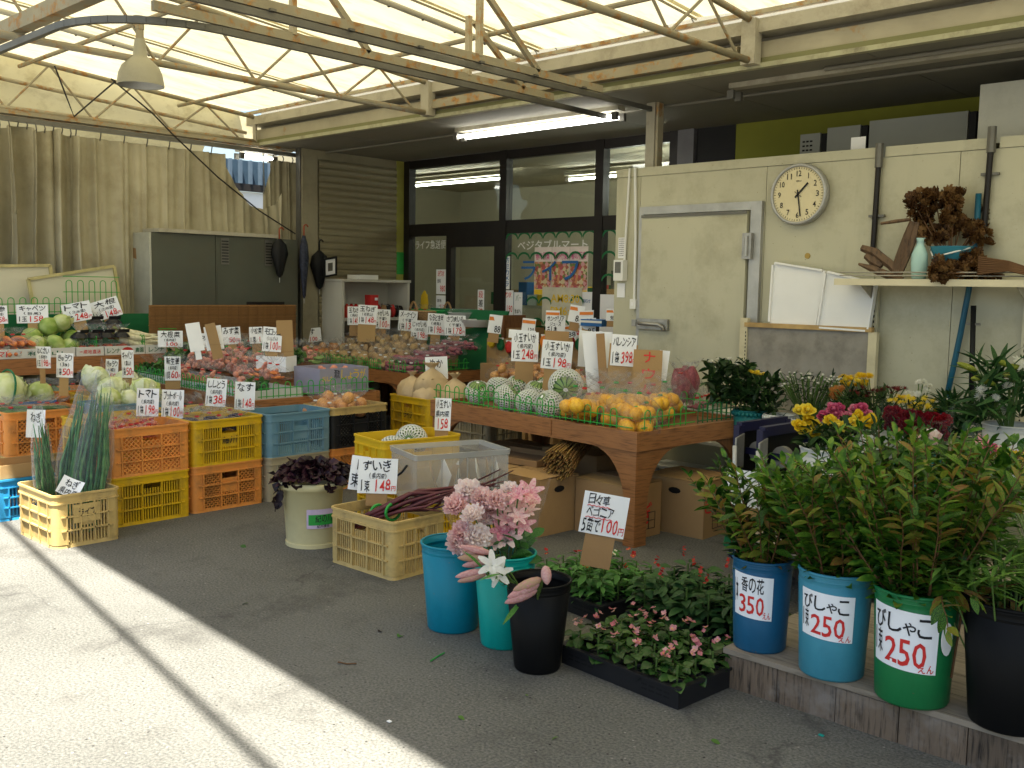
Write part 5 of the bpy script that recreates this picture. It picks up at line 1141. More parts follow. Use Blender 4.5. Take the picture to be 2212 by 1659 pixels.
# ================================================================== plastic crates
def rrect(L_, W_, r, n=4):
    P = []
    for (sx, sy, a0) in ((1, 1, 0), (-1, 1, PI/2), (-1, -1, PI), (1, -1, 3*PI/2)):
        for k in range(n+1):
            a = a0+PI/2*k/n; P.append((sx*(L_/2-r)+r*math.cos(a), sy*(W_/2-r)+r*math.sin(a)))
    return P
def band(mb, L_, W_, r, z0, z1, th, fl=0.0):
    """hollow rounded-rectangular band; fl widens the top"""
    A = rrect(L_, W_, r); B = rrect(L_+2*fl, W_+2*fl, r+fl); C_ = rrect(L_-2*th, W_-2*th, max(.004, r-th)); D = rrect(L_+2*fl-2*th, W_+2*fl-2*th, max(.004, r+fl-th)); n = len(A)
    V = [(x, y, z0) for x, y in A]+[(x, y, z1) for x, y in B]+[(x, y, z1) for x, y in D]+[(x, y, z0) for x, y in C_]
    F = []
    for q in range(4):
        a, b = q*n, ((q+1) % 4)*n
        F += [(a+k, a+(k+1) % n, b+(k+1) % n, b+k) for k in range(n)]
    mb.add(V, F)
def clipbar(mb, fn, x0, x1, z0, z1, c, s, wd, th):
    """bar along z = s*x + c clipped to the panel"""
    pts = []
    for x in (x0, x1):
        z = s*x+c
        if z0 <= z <= z1: pts.append((x, z))
    for z in (z0, z1):
        x = (z-c)/s
        if x0 < x < x1: pts.append((x, z))
    if len(pts) < 2: return
    (xa, za), (xb, zb) = pts[0], pts[1]
    if abs(xa-xb) < 0.004: return
    a, b = Vector(fn(xa, za)), Vector(fn(xb, zb)); nrm = Vector(fn(0, 0.1, 1.0))-Vector(fn(0, 0.1, 0.0))
    mb.bar(a, b, wd, th, nrm)
def crate_parts(kind, L_=0.52, W_=0.37, H=0.305, rows=3, cols=3, pitch=0.0165):
    r = 0.035; out = {}
    sh = MB(); zt = H-0.052
    n = 4; ci = 0
    for (sx, sy, a0) in ((1, 1, 0), (-1, 1, PI/2), (-1, -1, PI), (1, -1, 3*PI/2)):   # corner posts
        V = []
        for z in (0.02, zt):
            for k in range(n+3):
                a = a0+PI/2*(k-1)/n; 
                if k == 0: x, y = sx*(L_/2-r)+r*math.cos(a0)+0.035*math.cos(a0-PI/2), sy*(W_/2-r)+r*math.sin(a0)+0.035*math.sin(a0-PI/2)
                elif k == n+2: x, y = sx*(L_/2-r)+r*math.cos(a0+PI/2)+0.035*math.cos(a0+PI), sy*(W_/2-r)+r*math.sin(a0+PI/2)+0.035*math.sin(a0+PI)
                else: x, y = sx*(L_/2-r)+r*math.cos(a), sy*(W_/2-r)+r*math.sin(a)
                V.append((x, y, z))
        m_ = n+3; sh = MB(); sh.add(V, [(k, k+1, m_+k+1, m_+k) for k in range(m_-1)]); out['corner_post_%d' % ci] = sh; ci += 1
    b0 = MB(); band(b0, L_, W_, r, 0.0, 0.022, 0.02, -0.004); b0.box((0, 0, 0.012), (L_-0.03, W_-0.03, 0.008)); out['base'] = b0
    rm = MB(); band(rm, L_, W_, r, zt, H-0.012, 0.006); band(rm, L_+0.014, W_+0.014, r+0.007, H-0.012, H, 0.013)
    band(rm, L_+0.012, W_+0.012, r+0.006, zt-0.004, zt+0.004, 0.012); out['rim'] = rm
    for wi, (ln, dirn) in enumerate(((L_, 'y'), (W_, 'x'))):
        half = ln/2-r-0.035; dist = (W_ if dirn == 'y' else L_)/2
        for sg in (-1, 1):
            g_ = MB()
            if dirn == 'y': fn = lambda u, z, o=0.0, sg=sg, dist=dist: (u, sg*(dist-0.004+o), z)
            else: fn = lambda u, z, o=0.0, sg=sg, dist=dist: (sg*(dist-0.004+o), u, z)
            cn_ = cols if dirn == 'y' else 3
            nrm = (0, 1, 0) if dirn == 'y' else (1, 0, 0)
            for k in range(cn_+1):
                u = -half+2*half*k/cn_; g_.bar(fn(u, 0.02, .004), fn(u, zt, .004), 0.008, 0.018, nrm)
            for j in range(1, rows):
                z = 0.02+(zt-0.02)*j/rows; g_.bar(fn(-half-.03, z, .005), fn(half+.03, z, .005), 0.016, 0.008, Z3)
            for k in range(cn_):
                x0 = -half+2*half*k/cn_+0.004; x1 = -half+2*half*(k+1)/cn_-0.004
                plate = kind in ('plate', 'dplate') and k == cn_//2
                hz = zt-0.035 if k == cn_//2 and dirn == 'x' else zt
                if plate: g_.bar(fn((x0+x1)/2, 0.02+(zt-.02)*.42), fn((x0+x1)/2, zt-0.045), x1-x0, 0.004, nrm)
                zl0, zl1 = 0.02, (0.02+(zt-.02)*.42 if plate else zt-0.035 if k == cn_//2 else zt)
                if kind in ('slot', 'plate'):
                    m_ = max(2, int((x1-x0)/pitch))
                    for q in range(m_+1):
                        u = x0+(x1-x0)*q/m_; g_.bar(fn(u, zl0), fn(u, zl1), 0.0075, 0.004, nrm)
                elif kind in ('diamond', 'dplate'):
                    for s_ in (1, -1):
                        q = zl0-(x1-x0)
                        lo = min(zl0-s_*x0, zl0-s_*x1, zl1-s_*x0, zl1-s_*x1); hi = max(zl0-s_*x0, zl0-s_*x1, zl1-s_*x0, zl1-s_*x1)
                        c = lo+0.012
                        while c < hi: clipbar(g_, fn, x0, x1, zl0, zl1, c, s_, 0.0065, 0.004); c += 0.029
                elif kind == 'solid': g_.bar(fn((x0+x1)/2, zl0), fn((x0+x1)/2, zl1), x1-x0+.006, 0.003, nrm)
            out['grille_%d_%d' % (wi, sg)] = g_
    return out
CRM = {'yellow': mat('crate_yellow', (0.62, 0.38, 0.012), 0.42, 0.12, 3, dirt=.45, dscale=9), 'orange': mat('crate_orange', (0.70, 0.27, 0.06), 0.42, 0.12, 3, dirt=.45, dscale=9),
       'tan': mat('crate_tan', (0.52, 0.37, 0.14), 0.45, 0.12, 3, dirt=.45, dscale=9), 'greytan': mat('crate_greytan', (0.36, 0.31, 0.20), 0.5, 0.12, 3, dirt=.4), 'blue': mat('crate_bluegrey', (0.13, 0.25, 0.31), 0.45, 0.14, 3, dirt=.3, dcol=(.3, .3, .28)),
       'sky': mat('crate_blue', (0.03, 0.26, 0.48), 0.4, 0.1, 3), 'black': mat('crate_black', (0.018, 0.018, 0.018), 0.4), 'bright': mat('crate_bright_yellow', (0.72, 0.46, 0.02), 0.4, 0.08, 3, dirt=.25)}
_CP = {}
def crate(label, p, rz, color, kind, text=None, name='plastic_crate', group=None, size=None, rimcol=None):
    key = (kind, color, size)
    if key not in _CP:
        a = dict(L_=size[0], W_=size[1], H=size[2]) if size else {}
        _CP[key] = {k: v.mesh(k.split('_')[0] if k.startswith('grille') else 'corner_post' if k.startswith('corner') else k, CRM[rimcol] if rimcol and k == 'rim' else CRM[color], k.startswith('corner')) for k, v in crate_parts(kind, **a).items()}
    o = thing(name, label, 'crate', p, rz, group)
    for k, me in _CP[key].items(): put('grille' if k.startswith('grille') else 'corner_post' if k.startswith('corner') else k, me, o)
    W2 = (size[1] if size else .37)/2
    if text: lettering([(text, 'k', 0, 0, 1, 1)], lambda u, v: (-0.055+0.11*u, -W2-0.004, 0.135+0.05*v), o, 1)
    return o
Q = PI/2
H1 = 0.30
# front stacks along the aisle (faces toward the aisle)
for i, (y, lo, lk, hi, hk, l1, l2, tx) in enumerate((
    (2.845, 'yellow', 'slot', 'orange', 'diamond', 'bright yellow slotted crate under the orange tomato crate', 'orange lattice crate holding small bags of tomatoes', None),
    (3.395, 'orange', 'dplate', 'yellow', 'plate', 'orange lattice crate under the yellow eggplant crate', 'yellow crate of bagged eggplants with ink lettering on its plate', '藤川'),
    (3.940, 'greytan', 'slot', 'blue', 'plate', 'grey tan slotted crate under the empty blue grey crate', 'empty blue grey slotted crate on a tan one', None),
    (4.480, 'orange', 'diamond', 'black', 'dplate', 'orange lattice crate under the black onion crate', 'black crate with pale yellow rim full of onions', None))):
    x = -5.94-0.02*(i % 2)
    crate(l1, (x, y, 0), Q, lo, lk); crate(l2, (x+0.005, y, H1), Q, hi, hk, tx, rimcol='tan' if hi == 'black' else None)
for k in range(14):
    bag('small silver topped bag of mini tomatoes in the orange lattice crate', (-6.07+.085*(k % 4)+R.uniform(-.015, .015), 2.63+.11*(k//4)+R.uniform(-.02, .02), H1+.205+R.uniform(0, .03)), 'tomato', 's', 6, .022, None, 'mini tomato bags')
for k in range(6):
    bag('clear bag of dark eggplants in the yellow crate', (-6.02+.13*(k % 2), 3.23+.16*(k//2), H1+.20+R.uniform(0, .03)), 'eggplant', 'l', 5, .07, Q+R.uniform(-.4, .4), 'eggplant bags')
for k in range(7):
    bag('clear bag of brown onions heaped in the black crate', (-6.03+.15*(k % 2)+R.uniform(-.02, .02), 4.28+.125*(k//2)+R.uniform(-.02, .02), H1+.20+.05*(k in (2, 3))+R.uniform(0, .02)), 'onion', 'r', 6, .047, None, 'onion bags in the black crate', 'white_plastic')
# single crate with leeks at the sunny corner
crate('tan slotted crate of bagged leeks standing half in the sun', (-5.76, 2.335, 0), 0, 'tan', 'plate', None, size=(.52, .375, .305))
o = thing('crate_lettering', 'black handwritten shop name on the end of the leek crate', 'lettering', (-5.495, 2.33, .17))
lettering([('ライフ', 'k', 0, 0, 1, 1)], lambda u, v: (0.003, -.05+.1*u, v*.045), o, 1.5)
part('plate', MB().b2((-.003, -.075, -.035), (0.001, .075, .07)), CRM['tan'], o)
crate('blue stacking bin behind the sunlit leek crate', (-6.52, 2.33, 0), Q, 'sky', 'plate', None, size=(.36, .30, .26), name='plastic_bin')
carton('small tan carton with round holes on the blue bin', (-6.66, 2.18, .262), 0, .28, .30, .085, 'cardboard', True)
lk = leafmat('leek_leaf', [(0.02, 0.09, 0.03), (0.04, 0.16, 0.05), (0.10, 0.26, 0.08)], .4, 18, .15)
def leek(label, p, top, r, h, n, sd, sheet=True):
    """bundle of leek leaves in a clear sleeve, leaning from p to top"""
    o = thing('leek_bunch', label, 'leek', p); r2 = random.Random(sd); ax = (Vector(top)-Vector(p)); 
    for k in range(n):
        a = r2.uniform(0, 2*PI); q = r*math.sqrt(r2.random()); b0 = Vector((q*math.cos(a)*.7, q*math.sin(a)*.7, 0)); l = r2.uniform(.7, 1.02)
        P = [b0+ax*l*t+Vector((math.cos(a), math.sin(a), 0))*r*(.5*math.sin(PI*t)+(.5*r2.random() if t == 1 else 0))*r2.uniform(.2, 1.1)+Vector((r2.uniform(-.012, .012), r2.uniform(-.012, .012), -.05*r2.random() if t == 1 else 0)) for t in (0, .25, .5, .75, 1)]
        part('leaf', MB().tube(P, [.0075, .0085, .008, .006, .0015], 5), lk, o, True)
    def fs(u, v):
        th = u*2*PI; q = r*(1.25+.35*math.sin(PI*min(1, v*1.1))-.75*v**3)*(1+.16*noise.noise(Vector((math.cos(th)*2, math.sin(th)*2, v*7+sd))))
        return ax*(v*1.1)+Vector((q*math.cos(th), q*math.sin(th), 0))
    part('sleeve', MB().grid(fs, 22, 14), K['bag_heavy'], o, True); return o
leek('slim bunch of leeks in a clear sleeve at the crate edge', (-5.86, 2.26, .05), gz(84, 900, .74)+Vector((0, 0, 0)), .042, .7, 22, 1)
leek('broad glossy bag of leeks leaning across the leek crate', (-5.74, 2.32, .05), (-5.84, 2.50, .86), .075, .8, 34, 2)
leek('pointed bag of dark green leeks leaning to the right of the leek crate', (-5.62, 2.38, .05), (-5.78, 2.56, .88), .070, .8, 34, 3)
leek('short bunch of green leeks at the back of the leek crate', (-5.88, 2.42, .05), (-5.95, 2.50, .62), .04, .6, 16, 4)
# rows behind
crate('yellow crate tucked behind the orange tomato crate', (-6.37, 2.88, H1), Q, 'yellow', 'slot'); crate('tan crate at floor level behind the tomato stack', (-6.37, 2.88, 0), Q, 'tan', 'slot')
crate('yellow crate of bagged greens behind the eggplant crate', (-6.38, 3.43, H1), Q, 'yellow', 'slot'); crate('tan crate at floor level behind the eggplant stack', (-6.38, 3.43, 0), Q, 'tan', 'slot')
for k in range(8): bag('clear bag of pale sprouts in the crate behind the eggplants', (-6.47+.15*(k % 2), 3.24+.13*(k//2), H1+.21), R.choice(['greens', 'bean']), 'r', 3, .06, None, 'bags behind the eggplant crate')
for k in range(6): bag('clear bag of white mushrooms behind the tomato crate', (-6.46+.16*(k % 2), 2.7+.17*(k//2), H1+.17), 'daikon', 'r', 4, .05, None, 'bags behind the tomato crate')
crate('blue grey crate of wrapped white cabbages', (-6.93, 3.22, H1+.02), Q, 'blue', 'slot'); crate('orange crate below the cabbage crate', (-6.93, 3.22, 0), Q, 'orange', 'diamond')
crate('yellow crate behind the wrapped white cabbages', (-7.36, 3.34, H1+.04), Q, 'yellow', 'slot'); crate('tan crate below the rear yellow crate', (-7.36, 3.34, 0), Q, 'tan', 'slot')
crate('orange lattice crate of bagged cucumbers beside the leek crate', (-7.08, 2.66, H1), Q, 'orange', 'diamond'); crate('tan slotted crate under the cucumber crate', (-7.08, 2.66, 0), Q, 'tan', 'slot')
crate('tan crate of small bags at the far end of the crate rows', (-7.2, 2.16, 0), Q, 'tan', 'plate', None)
for k in range(4): bag('small clear bag poking out of the far tan crate', (-7.28+.13*(k % 2), 2.04+.2*(k//2), .20), 'potato', 's', 5, .025, None, 'bags in the far tan crate')
for k in range(7): bag('clear bag of dark green cucumbers in the orange lattice crate', (-7.16+.14*(k % 2)+R.uniform(-.02, .02), 2.48+.12*(k//2), H1+.215+R.uniform(0, .04)), 'cucumber', 'l', 5, .085, R.uniform(-.5, .5)+Q, 'cucumber bags')
crate('worn orange crate of cucumbers far behind the wrapped cabbages', (-7.75, 3.05, .35), Q, 'orange', 'slot'); crate('tan crate below the worn orange crate', (-7.75, 3.05, .0), Q, 'tan', 'slot')
for k in range(5): bag('clear bag of grey green cucumbers in the worn orange crate', (-7.8, 2.86+.09*k, .58), 'cucumber', 'l', 5, .085, R.uniform(-.3, .3), 'cucumber bags in the worn crate')
HB = [cabbage_mesh(7, 'hakusai', .105)]
for k, (x, y, z, s) in enumerate(((-6.98, 3.16, .72, 1.1), (-6.88, 3.36, .70, 1.2), (-6.85, 3.08, .68, .9), (-7.36, 3.22, .76, 1.15), (-7.30, 3.42, .74, 1.05), (-6.83, 3.22, .66, .8))):
    o = cabbage('pale white cabbage wrapped in clear film in the crates behind the tomatoes', (x, y, z-.015), s*.88, 0, 'film wrapped white cabbages', None, HB)
    put('film', FILM['o'][k % 3], o, mtx=TR((0, 0, -.11), s=1.0))
# chinese cabbage carton
hk = carton('tan carton with a blue printed band holding chinese cabbages', (-7.82, 2.36, .30), 0, .46, .56, .32, 'cardboard', True, [('ハクサイ', 'k', .45, .68, .95, .92)], 'x')
part('blue_band', MB().b2((.4602, .22, .20), (.4612, .56, .315)), K['blue'], hk); part('black_label', MB().b2((.4602, 0.0, .20), (.4612, .215, .315)), K['ink'], hk)
part('logo', MB().poly([(.4605, .12, .02), (.4605, .32, .02), (.4605, .28, .12), (.4605, .22, .16), (.4605, .16, .12)], .001, (1, 0, 0)), K['blue'], hk)
crate('tan crate carrying the chinese cabbage carton', (-7.6, 2.64, 0), Q, 'tan', 'slot')
for k, (x, y, z, s) in enumerate(((-7.46, 2.60, .70, 1.25), (-7.5, 2.86, .66, .85), (-7.48, 2.38, .65, .9), (-7.66, 2.75, .66, .9))):
    o = cabbage('leafy chinese cabbage bound with a green band' if k == 0 else 'smaller chinese cabbage beside the banded one in the carton', (x, y, z), s, 0, None if k == 0 else 'small chinese cabbages in the carton', (0.3, .5, k), HB)
    if k == 0: part('band', MB().tube([(.118*math.cos(a), .118*math.sin(a)*.5, .118*math.sin(a)*.85) for a in [i*PI/10 for i in range(21)]], .006, 5), K['green'], o)
# bran sacks crate
crate('yellow crate of bran bags behind the watermelon table', (-6.0, 5.33, H1), -.05, 'yellow', 'slot', 'ライフ'); crate('grey tan crate beneath the bran bag crate', (-6.0, 5.33, 0), -.05, 'greytan', 'slot'); crate('grey tan crate beside the bran bag stack', (-5.42, 5.42, 0), -.05, 'greytan', 'slot'); crate('tan crate stacked beside the bran bags', (-5.42, 5.42, H1-.02), -.05, 'greytan', 'slot')
bran = mat('bran_bag', (0.50, 0.36, 0.19), .5, .12, 6, .3, 14, c2=(.60, .46, .27))
for k, (x, y, z, s) in enumerate(((-6.12, 5.28, .62, 1.0), (-5.93, 5.33, .66, 1.15), (-5.74, 5.40, .60, 1.1), (-5.9, 5.25, .60, .9))):
    o = thing('bran_bag', 'knotted bag of tan rice bran in the yellow crate', 'bag', (x, y, z-.08), k*1.3, 'bran bags in the yellow crate'); o.scale = (s, s, s)
    part('sack', bagfilm(.13, .11, .22, .035, sd=k*3.0, flare=.42), bran, o, True); part('knot', MB().blob((0, 0, .24), (.02, .02, .015)), bran, o)
# containers beside the cream bucket
crate('yellow crate under the yellow container of watermelons', (-4.78, 4.08, 0), 1.4, 'bright', 'slot', size=(.54, .37, .27))
crate('bright yellow deep container with two netted watermelons', (-4.76, 4.07, .272), 1.4, 'bright', 'solid', size=(.58, .38, .28), name='plastic_container')
melon('netted watermelon lying high in the bright yellow container', (-4.78, 4.12, .50), 1.1, True, (1.2, .9, .4), None, True)
melon('netted watermelon low in the bright yellow container', (-4.74, 3.93, .46), 1.0, True, (1.0, .6, 1), None, True)
crate('bright yellow crate under the clear plastic box', (-4.22, 3.92, 0), 1.25, 'bright', 'slot', size=(.52, .37, .27))
cb_ = thing('clear_box', 'clear plastic storage box with a black wire handle', 'storage box', (-4.18, 3.90, .272), 1.25)
ctrans = film('clear_plastic', 0.24, (.95, .92, .82), .3, 0, edge=.3); ctrim = film('clear_rim', .45, (.85, .85, .80), .3, 0)
for a, b in (((-.29, -.19, 0), (.29, -.186, .26)), ((-.29, .186, 0), (.29, .19, .26)), ((-.29, -.1859, 0), (-.286, .1859, .26)), ((.286, -.1859, 0), (.29, .1859, .26)), ((-.285, -.185, .002), (.285, .185, .006))): part('wall', MB().b2(a, b), ctrans, cb_)
mb = MB(); band(mb, .60, .40, .02, .255, .285, .012, .004); part('rim', mb, ctrim, cb_)
for x in (-.14, .02, .18): part('rib', MB().b2((x, -.194, .01), (x+.008, -.1901, .25)), ctrim, cb_)
hp = [(-.296, -.07, .21), (-.33, -.07, .17), (-.335, -.03, .15), (-.335, .04, .15), (-.33, .08, .17), (-.296, .08, .22)]
part('handle', MB().tube(hp, .007, 6), K['black'], cb_, True)
for k in range(9):
    m_ = TR((-.1+.055*k, R.uniform(-.05, .05), .10), R.uniform(-.3, .3), R.uniform(-.5, .5), 1.3+R.uniform(-.3, .3))
    part('spare_card', MB().b2((-.09, -.002, -.085), (.09, .002, .085)), K['card'] if k % 2 else K['cardboard'], cb_, mtx=m_)
# cream bucket with red shiso
crm = mat('cream_plastic', (0.62, 0.55, 0.30), .4, .06, 2, dirt=.25, dcol=(.35, .28, .14))
bk = thing('cream_bucket', 'round cream plastic tub with a green and lilac paper label', 'tub', (-4.68, 3.29, 0))
part('tub', MB().lathe([(.150, 0), (.152, .012), (.172, .33), (.195, .335), (.198, .375), (.188, .377), (.164, .34), (.142, .02)], 36), crm, bk, True)
part('foot', MB().lathe([(.158, -.0), (.158, .022), (.150, .024)], 36), crm, bk)
lil = mat('lilac_paper', (.52, .42, .56), .6)
def cyl(rr, a0, wd, z0, h): return lambda u, v: (rr*math.cos(a0+wd*(u-.5)/rr), rr*math.sin(a0+wd*(u-.5)/rr), z0+h*v)
aF = math.atan2(-3.29, 4.68)
part('label', MB().grid(cyl(.1665, aF+.35, .19, .12, .11), 12, 4), lil, bk); part('label_band', MB().grid(cyl(.1676, aF+.35, .17, .14, .06), 12, 3), K['bright_green'], bk)
lettering([('紀の川', 'k', .25, .32, .8, .7), ('紀州農協', 'k', .3, .05, .7, .2)], cyl(.1686, aF+.35, .19, .12, .11), bk, .5)
crate('tan slotted crate of taro stems in front of the clear box', (-4.035, 3.315, 0), 0.02, 'tan', 'slot', size=(.52, .37, .305))
zm = mat('taro_stem', (.10, .025, .03), .45, .4, 12, rnd=.3)
for b in range(2):
    o = thing('taro_stem_bundle', ('bundle of dark purple taro stems tied with green tape in the tan crate', 'second bundle of purple taro stems lying across the first')[b], 'taro stem', (-4.16+.08*b, 3.26, .20+.03*b))
    for k in range(13):
        a = R.uniform(-.02, .02)+.0; y = (k % 5-2)*.016; z = (k//5)*.018; sp = (k-6)*.022
        P = [(-.10, y-.04, z-.05), (.06, y, z+.04), (.20, y+.10+sp*.3, z+.095+.012*k*.4), (.33, y+.24+sp, z+.13+R.uniform(-.02, .05)), (.45+R.uniform(-.05, .05), y+.38+sp*1.6, z+.15+R.uniform(-.03, .12))]
        part('stem', MB().tube(P, [.009, .010, .009, .007, .003], 6), zm, o, True)
    part('tie', MB().tube([(.07+.05*b, .03+.05*math.cos(a), .075+.045*math.sin(a)) for a in [i*PI/8 for i in range(17)]], .008, 5), K['bright_green'], o)
# ================================================================== buckets, plants and flowers
def bucket(label, p, rb, rt, h, m, rim=.012, name='flower_bucket', wavy=False):
    o = thing(name, label, 'bucket', p)
    part('pail', MB().lathe([(rb*.96, 0), (rb, .008), (rb+(rt-rb)*.92, h*.90), (rt-.006, h*.905), (rt, h*.97), (rt*1.01, h), (rt*.965, h), (rb+(rt-rb)*.88, h*.9), (rb*.93, .02)], 40), m, o, True)
    part('rim', MB().lathe([(rt*.985, h*.985), (rt*1.03, h*.99), (rt*1.035, h*1.01), (rt*1.0, h*1.018), (rt*.965, h*1.01)], 40, cb=False), m, o, True)
    if wavy:
        mb = MB()
        for k in range(26):
            a = k*2*PI/26; mb.blob((rt*1.0*math.cos(a), rt*1.0*math.sin(a), h*.94), (.014, .014, .016), nu=6, nv=4)
        part('scallop_edge', mb, m, o, True)
    return o
PM = {k: mat('pail_'+k, c, .45, .10, 2, dirt=.35, dcol=mul(c, .55), dscale=7, spec=.3 if k != 'black' else .1, streak=.3 if k != 'black' else 0) for k, c in {'blue': (.0, .19, .27), 'teal': (.0, .30, .25), 'black': (.006, .006, .006), 'navy': (.012, .10, .20), 'sky': (.05, .25, .33), 'green': (.012, .17, .05), 'white': (.60, .60, .54), 'deepteal': (.01, .16, .15), 'grey': (.45, .46, .42)}.items()}
BL = gz(978, 1352); TE = gz(1088, 1388); BK = gz(1160, 1440)
bucket('blue round bucket with an empty mouth beside the taro crate', BL, .112, .142, .38, PM['blue'])
bucket('turquoise bucket of carnations between the blue and black buckets', TE, .098, .13, .39, PM['teal'])
o = bucket('black bucket with lily buds on the open floor', BK, .092, .128, .355, PM['black'])
part('sticker', MB().b2((-.022, .0, 0), (.022, .001, .012)), K['steel'], o, mtx=TR((.055, -.09, .20), 0, 0, .5))
# ---- flower heads
def petal(mb, ax, side, up, ln, wd, curl, base=0.0, n=4, ruffle=0.0, sd=0.0, c=(0, 0, 0)):
    c = Vector(c)
    def fn(u, v):
        w_ = wd*math.sin(PI*(0.12+.80*u))**.7*(v-.5)*2
        return c+ax*(base+ln*u)+side*w_+up*(curl*u*u*ln+.25*wd*(v-.5)**2*4*(1-u)+ruffle*math.sin(u*9+v*14+sd)*u)
    mb.grid(fn, n, 3)
def rosemesh():
    mb = MB()
    for k in range(22):
        a = k*2.4; t = k/21; tilt = 1.52-.92*t*t; rr = .05+1.15*t
        d1 = Vector((math.cos(a), math.sin(a), 0)); ax = (d1*math.cos(tilt)+Z3*math.sin(tilt)); side = Vector((-math.sin(a), math.cos(a), 0)); up = -(ax.cross(side))
        petal(mb, ax, side, -up, .62+.22*t, .30+.24*t, .12-.42*t*t, .02, 4, .03, k, d1*rr*.30+Z3*(-.15-.15*t))
    mb.blob((0, 0, .18), (.34, .34, .40), .25, 4, 10, 8); return mb
def carnmesh(n=46, rad=1.0):
    mb = MB(); r2 = random.Random(3)
    for k in range(n):
        a = k*2.4; t = math.sqrt(k/n); tilt = 1.5-1.35*t
        d1 = Vector((math.cos(a), math.sin(a), 0)); ax = d1*math.cos(tilt)+Z3*math.sin(tilt); side = Vector((-math.sin(a), math.cos(a), 0)); up = ax.cross(side)
        petal(mb, ax, side, up, .75+.25*r2.random(), .26, .2, .15, 5, .11, k*1.3, Z3*(-.25))
    return mb
def mummesh(n=40, flat=.35):
    mb = MB()
    for k in range(n):
        a = k*2.4; t = math.sqrt((k+.5)/n); tilt = flat+(1-t)*1.1
        d1 = Vector((math.cos(a), math.sin(a), 0)); ax = d1*math.cos(tilt)+Z3*math.sin(tilt); side = Vector((-math.sin(a), math.cos(a), 0))
        petal(mb, ax, side, ax.cross(side), .55+.45*t, .09, -.15, .1, 3)
    mb.blob((0, 0, .12), (.28, .28, .16), nu=8, nv=5); return mb
def lilymesh(open_=1.0):
    mb = MB()
    for k in range(6):
        a = k*PI/3; tilt = .75-.35*open_+(.1 if k % 2 else 0); d1 = Vector((math.cos(a), math.sin(a), 0)); ax = d1*math.cos(tilt)+Z3*math.sin(tilt); side = Vector((-math.sin(a), math.cos(a), 0))
        petal(mb, ax, side, ax.cross(side), 1.15, .26, -.35, 0, 7, .02, k)
    return mb
def budmesh():
    mb = MB(); n = 9; prof = [(.05, -1), (.20, -.8), (.30, -.35), (.31, .1), (.24, .6), (.12, .92), (.03, 1.05)]
    V = []
    for r, z in prof:
        for k in range(12): th = 2*PI*k/12; q = r*(1.12 if k % 2 else .92); V.append((q*math.cos(th), q*math.sin(th), z))
    mb.add(V, [(i*12+k, i*12+(k+1) % 12, (i+1)*12+(k+1) % 12, (i+1)*12+k) for i in range(len(prof)-1) for k in range(12)]); return mb
def petm(name, cs): return leafmat(name, cs, .55, 6, .42)
FMAT = {'yrose': petm('yellow_petal', [(.70, .46, .01), (.78, .58, .03), (.80, .66, .08)]), 'prose': petm('pink_petal', [(.42, .04, .12), (.55, .10, .20), (.65, .24, .32)]),
        'pcarn': petm('pale_pink_petal', [(.86, .56, .54), (.92, .76, .72), (.94, .86, .82)]), 'alst': petm('rose_petal', [(.68, .20, .28), (.82, .46, .46), (.86, .70, .62)]),
        'white': petm('white_petal', [(.62, .62, .52), (.76, .76, .68), (.80, .80, .76)]), 'red': petm('red_petal', [(.16, .004, .012), (.27, .008, .02), (.36, .02, .03)]), 'dred': petm('maroon_petal', [(.07, .006, .008), (.13, .012, .014), (.18, .025, .02)]),
        'budp': petm('bud_pink', [(.50, .36, .22), (.60, .30, .30), (.68, .45, .42)]), 'budg': petm('bud_green', [(.20, .26, .03), (.34, .38, .05), (.50, .50, .14)]), 'brown': petm('dried_petal', [(.045, .02, .008), (.13, .06, .02), (.25, .14, .05)]), 'orangef': petm('orange_petal', [(.30, .10, .02), (.42, .16, .03), (.5, .22, .05)])}
_rs, _cn, _mm, _ll, _bd = rosemesh(), carnmesh(), mummesh(), lilymesh(), budmesh()
_mm2 = mummesh(24, .15); _al = lilymesh(.3); _cs = carnmesh(20)
FH = {'yrose': _rs.mesh('flower', FMAT['yrose'], True), 'prose': _rs.mesh('flower', FMAT['prose'], True), 'pcarn': _cn.mesh('flower', FMAT['pcarn'], True), 'alst': _al.mesh('flower', FMAT['alst'], True),
      'lily': _ll.mesh('flower', FMAT['white'], True), 'budp': _bd.mesh('bud', FMAT['budp'], True), 'budg': _bd.mesh('bud', FMAT['budg'], True), 'rcarn': _cn.mesh('flower', FMAT['red'], True), 'ymum': _mm.mesh('flower', FMAT['yrose'], True), 'wmum': _mm.mesh('flower', FMAT['white'], True),
      'ybut': _mm2.mesh('flower', FMAT['yrose'], True), 'dmum': _mm2.mesh('flower', FMAT['dred'], True), 'wdais': _mm2.mesh('flower', FMAT['white'], True), 'brown': _cs.mesh('flower', FMAT['brown'], True), 'omum': _mm2.mesh('flower', FMAT['orangef'], True)}
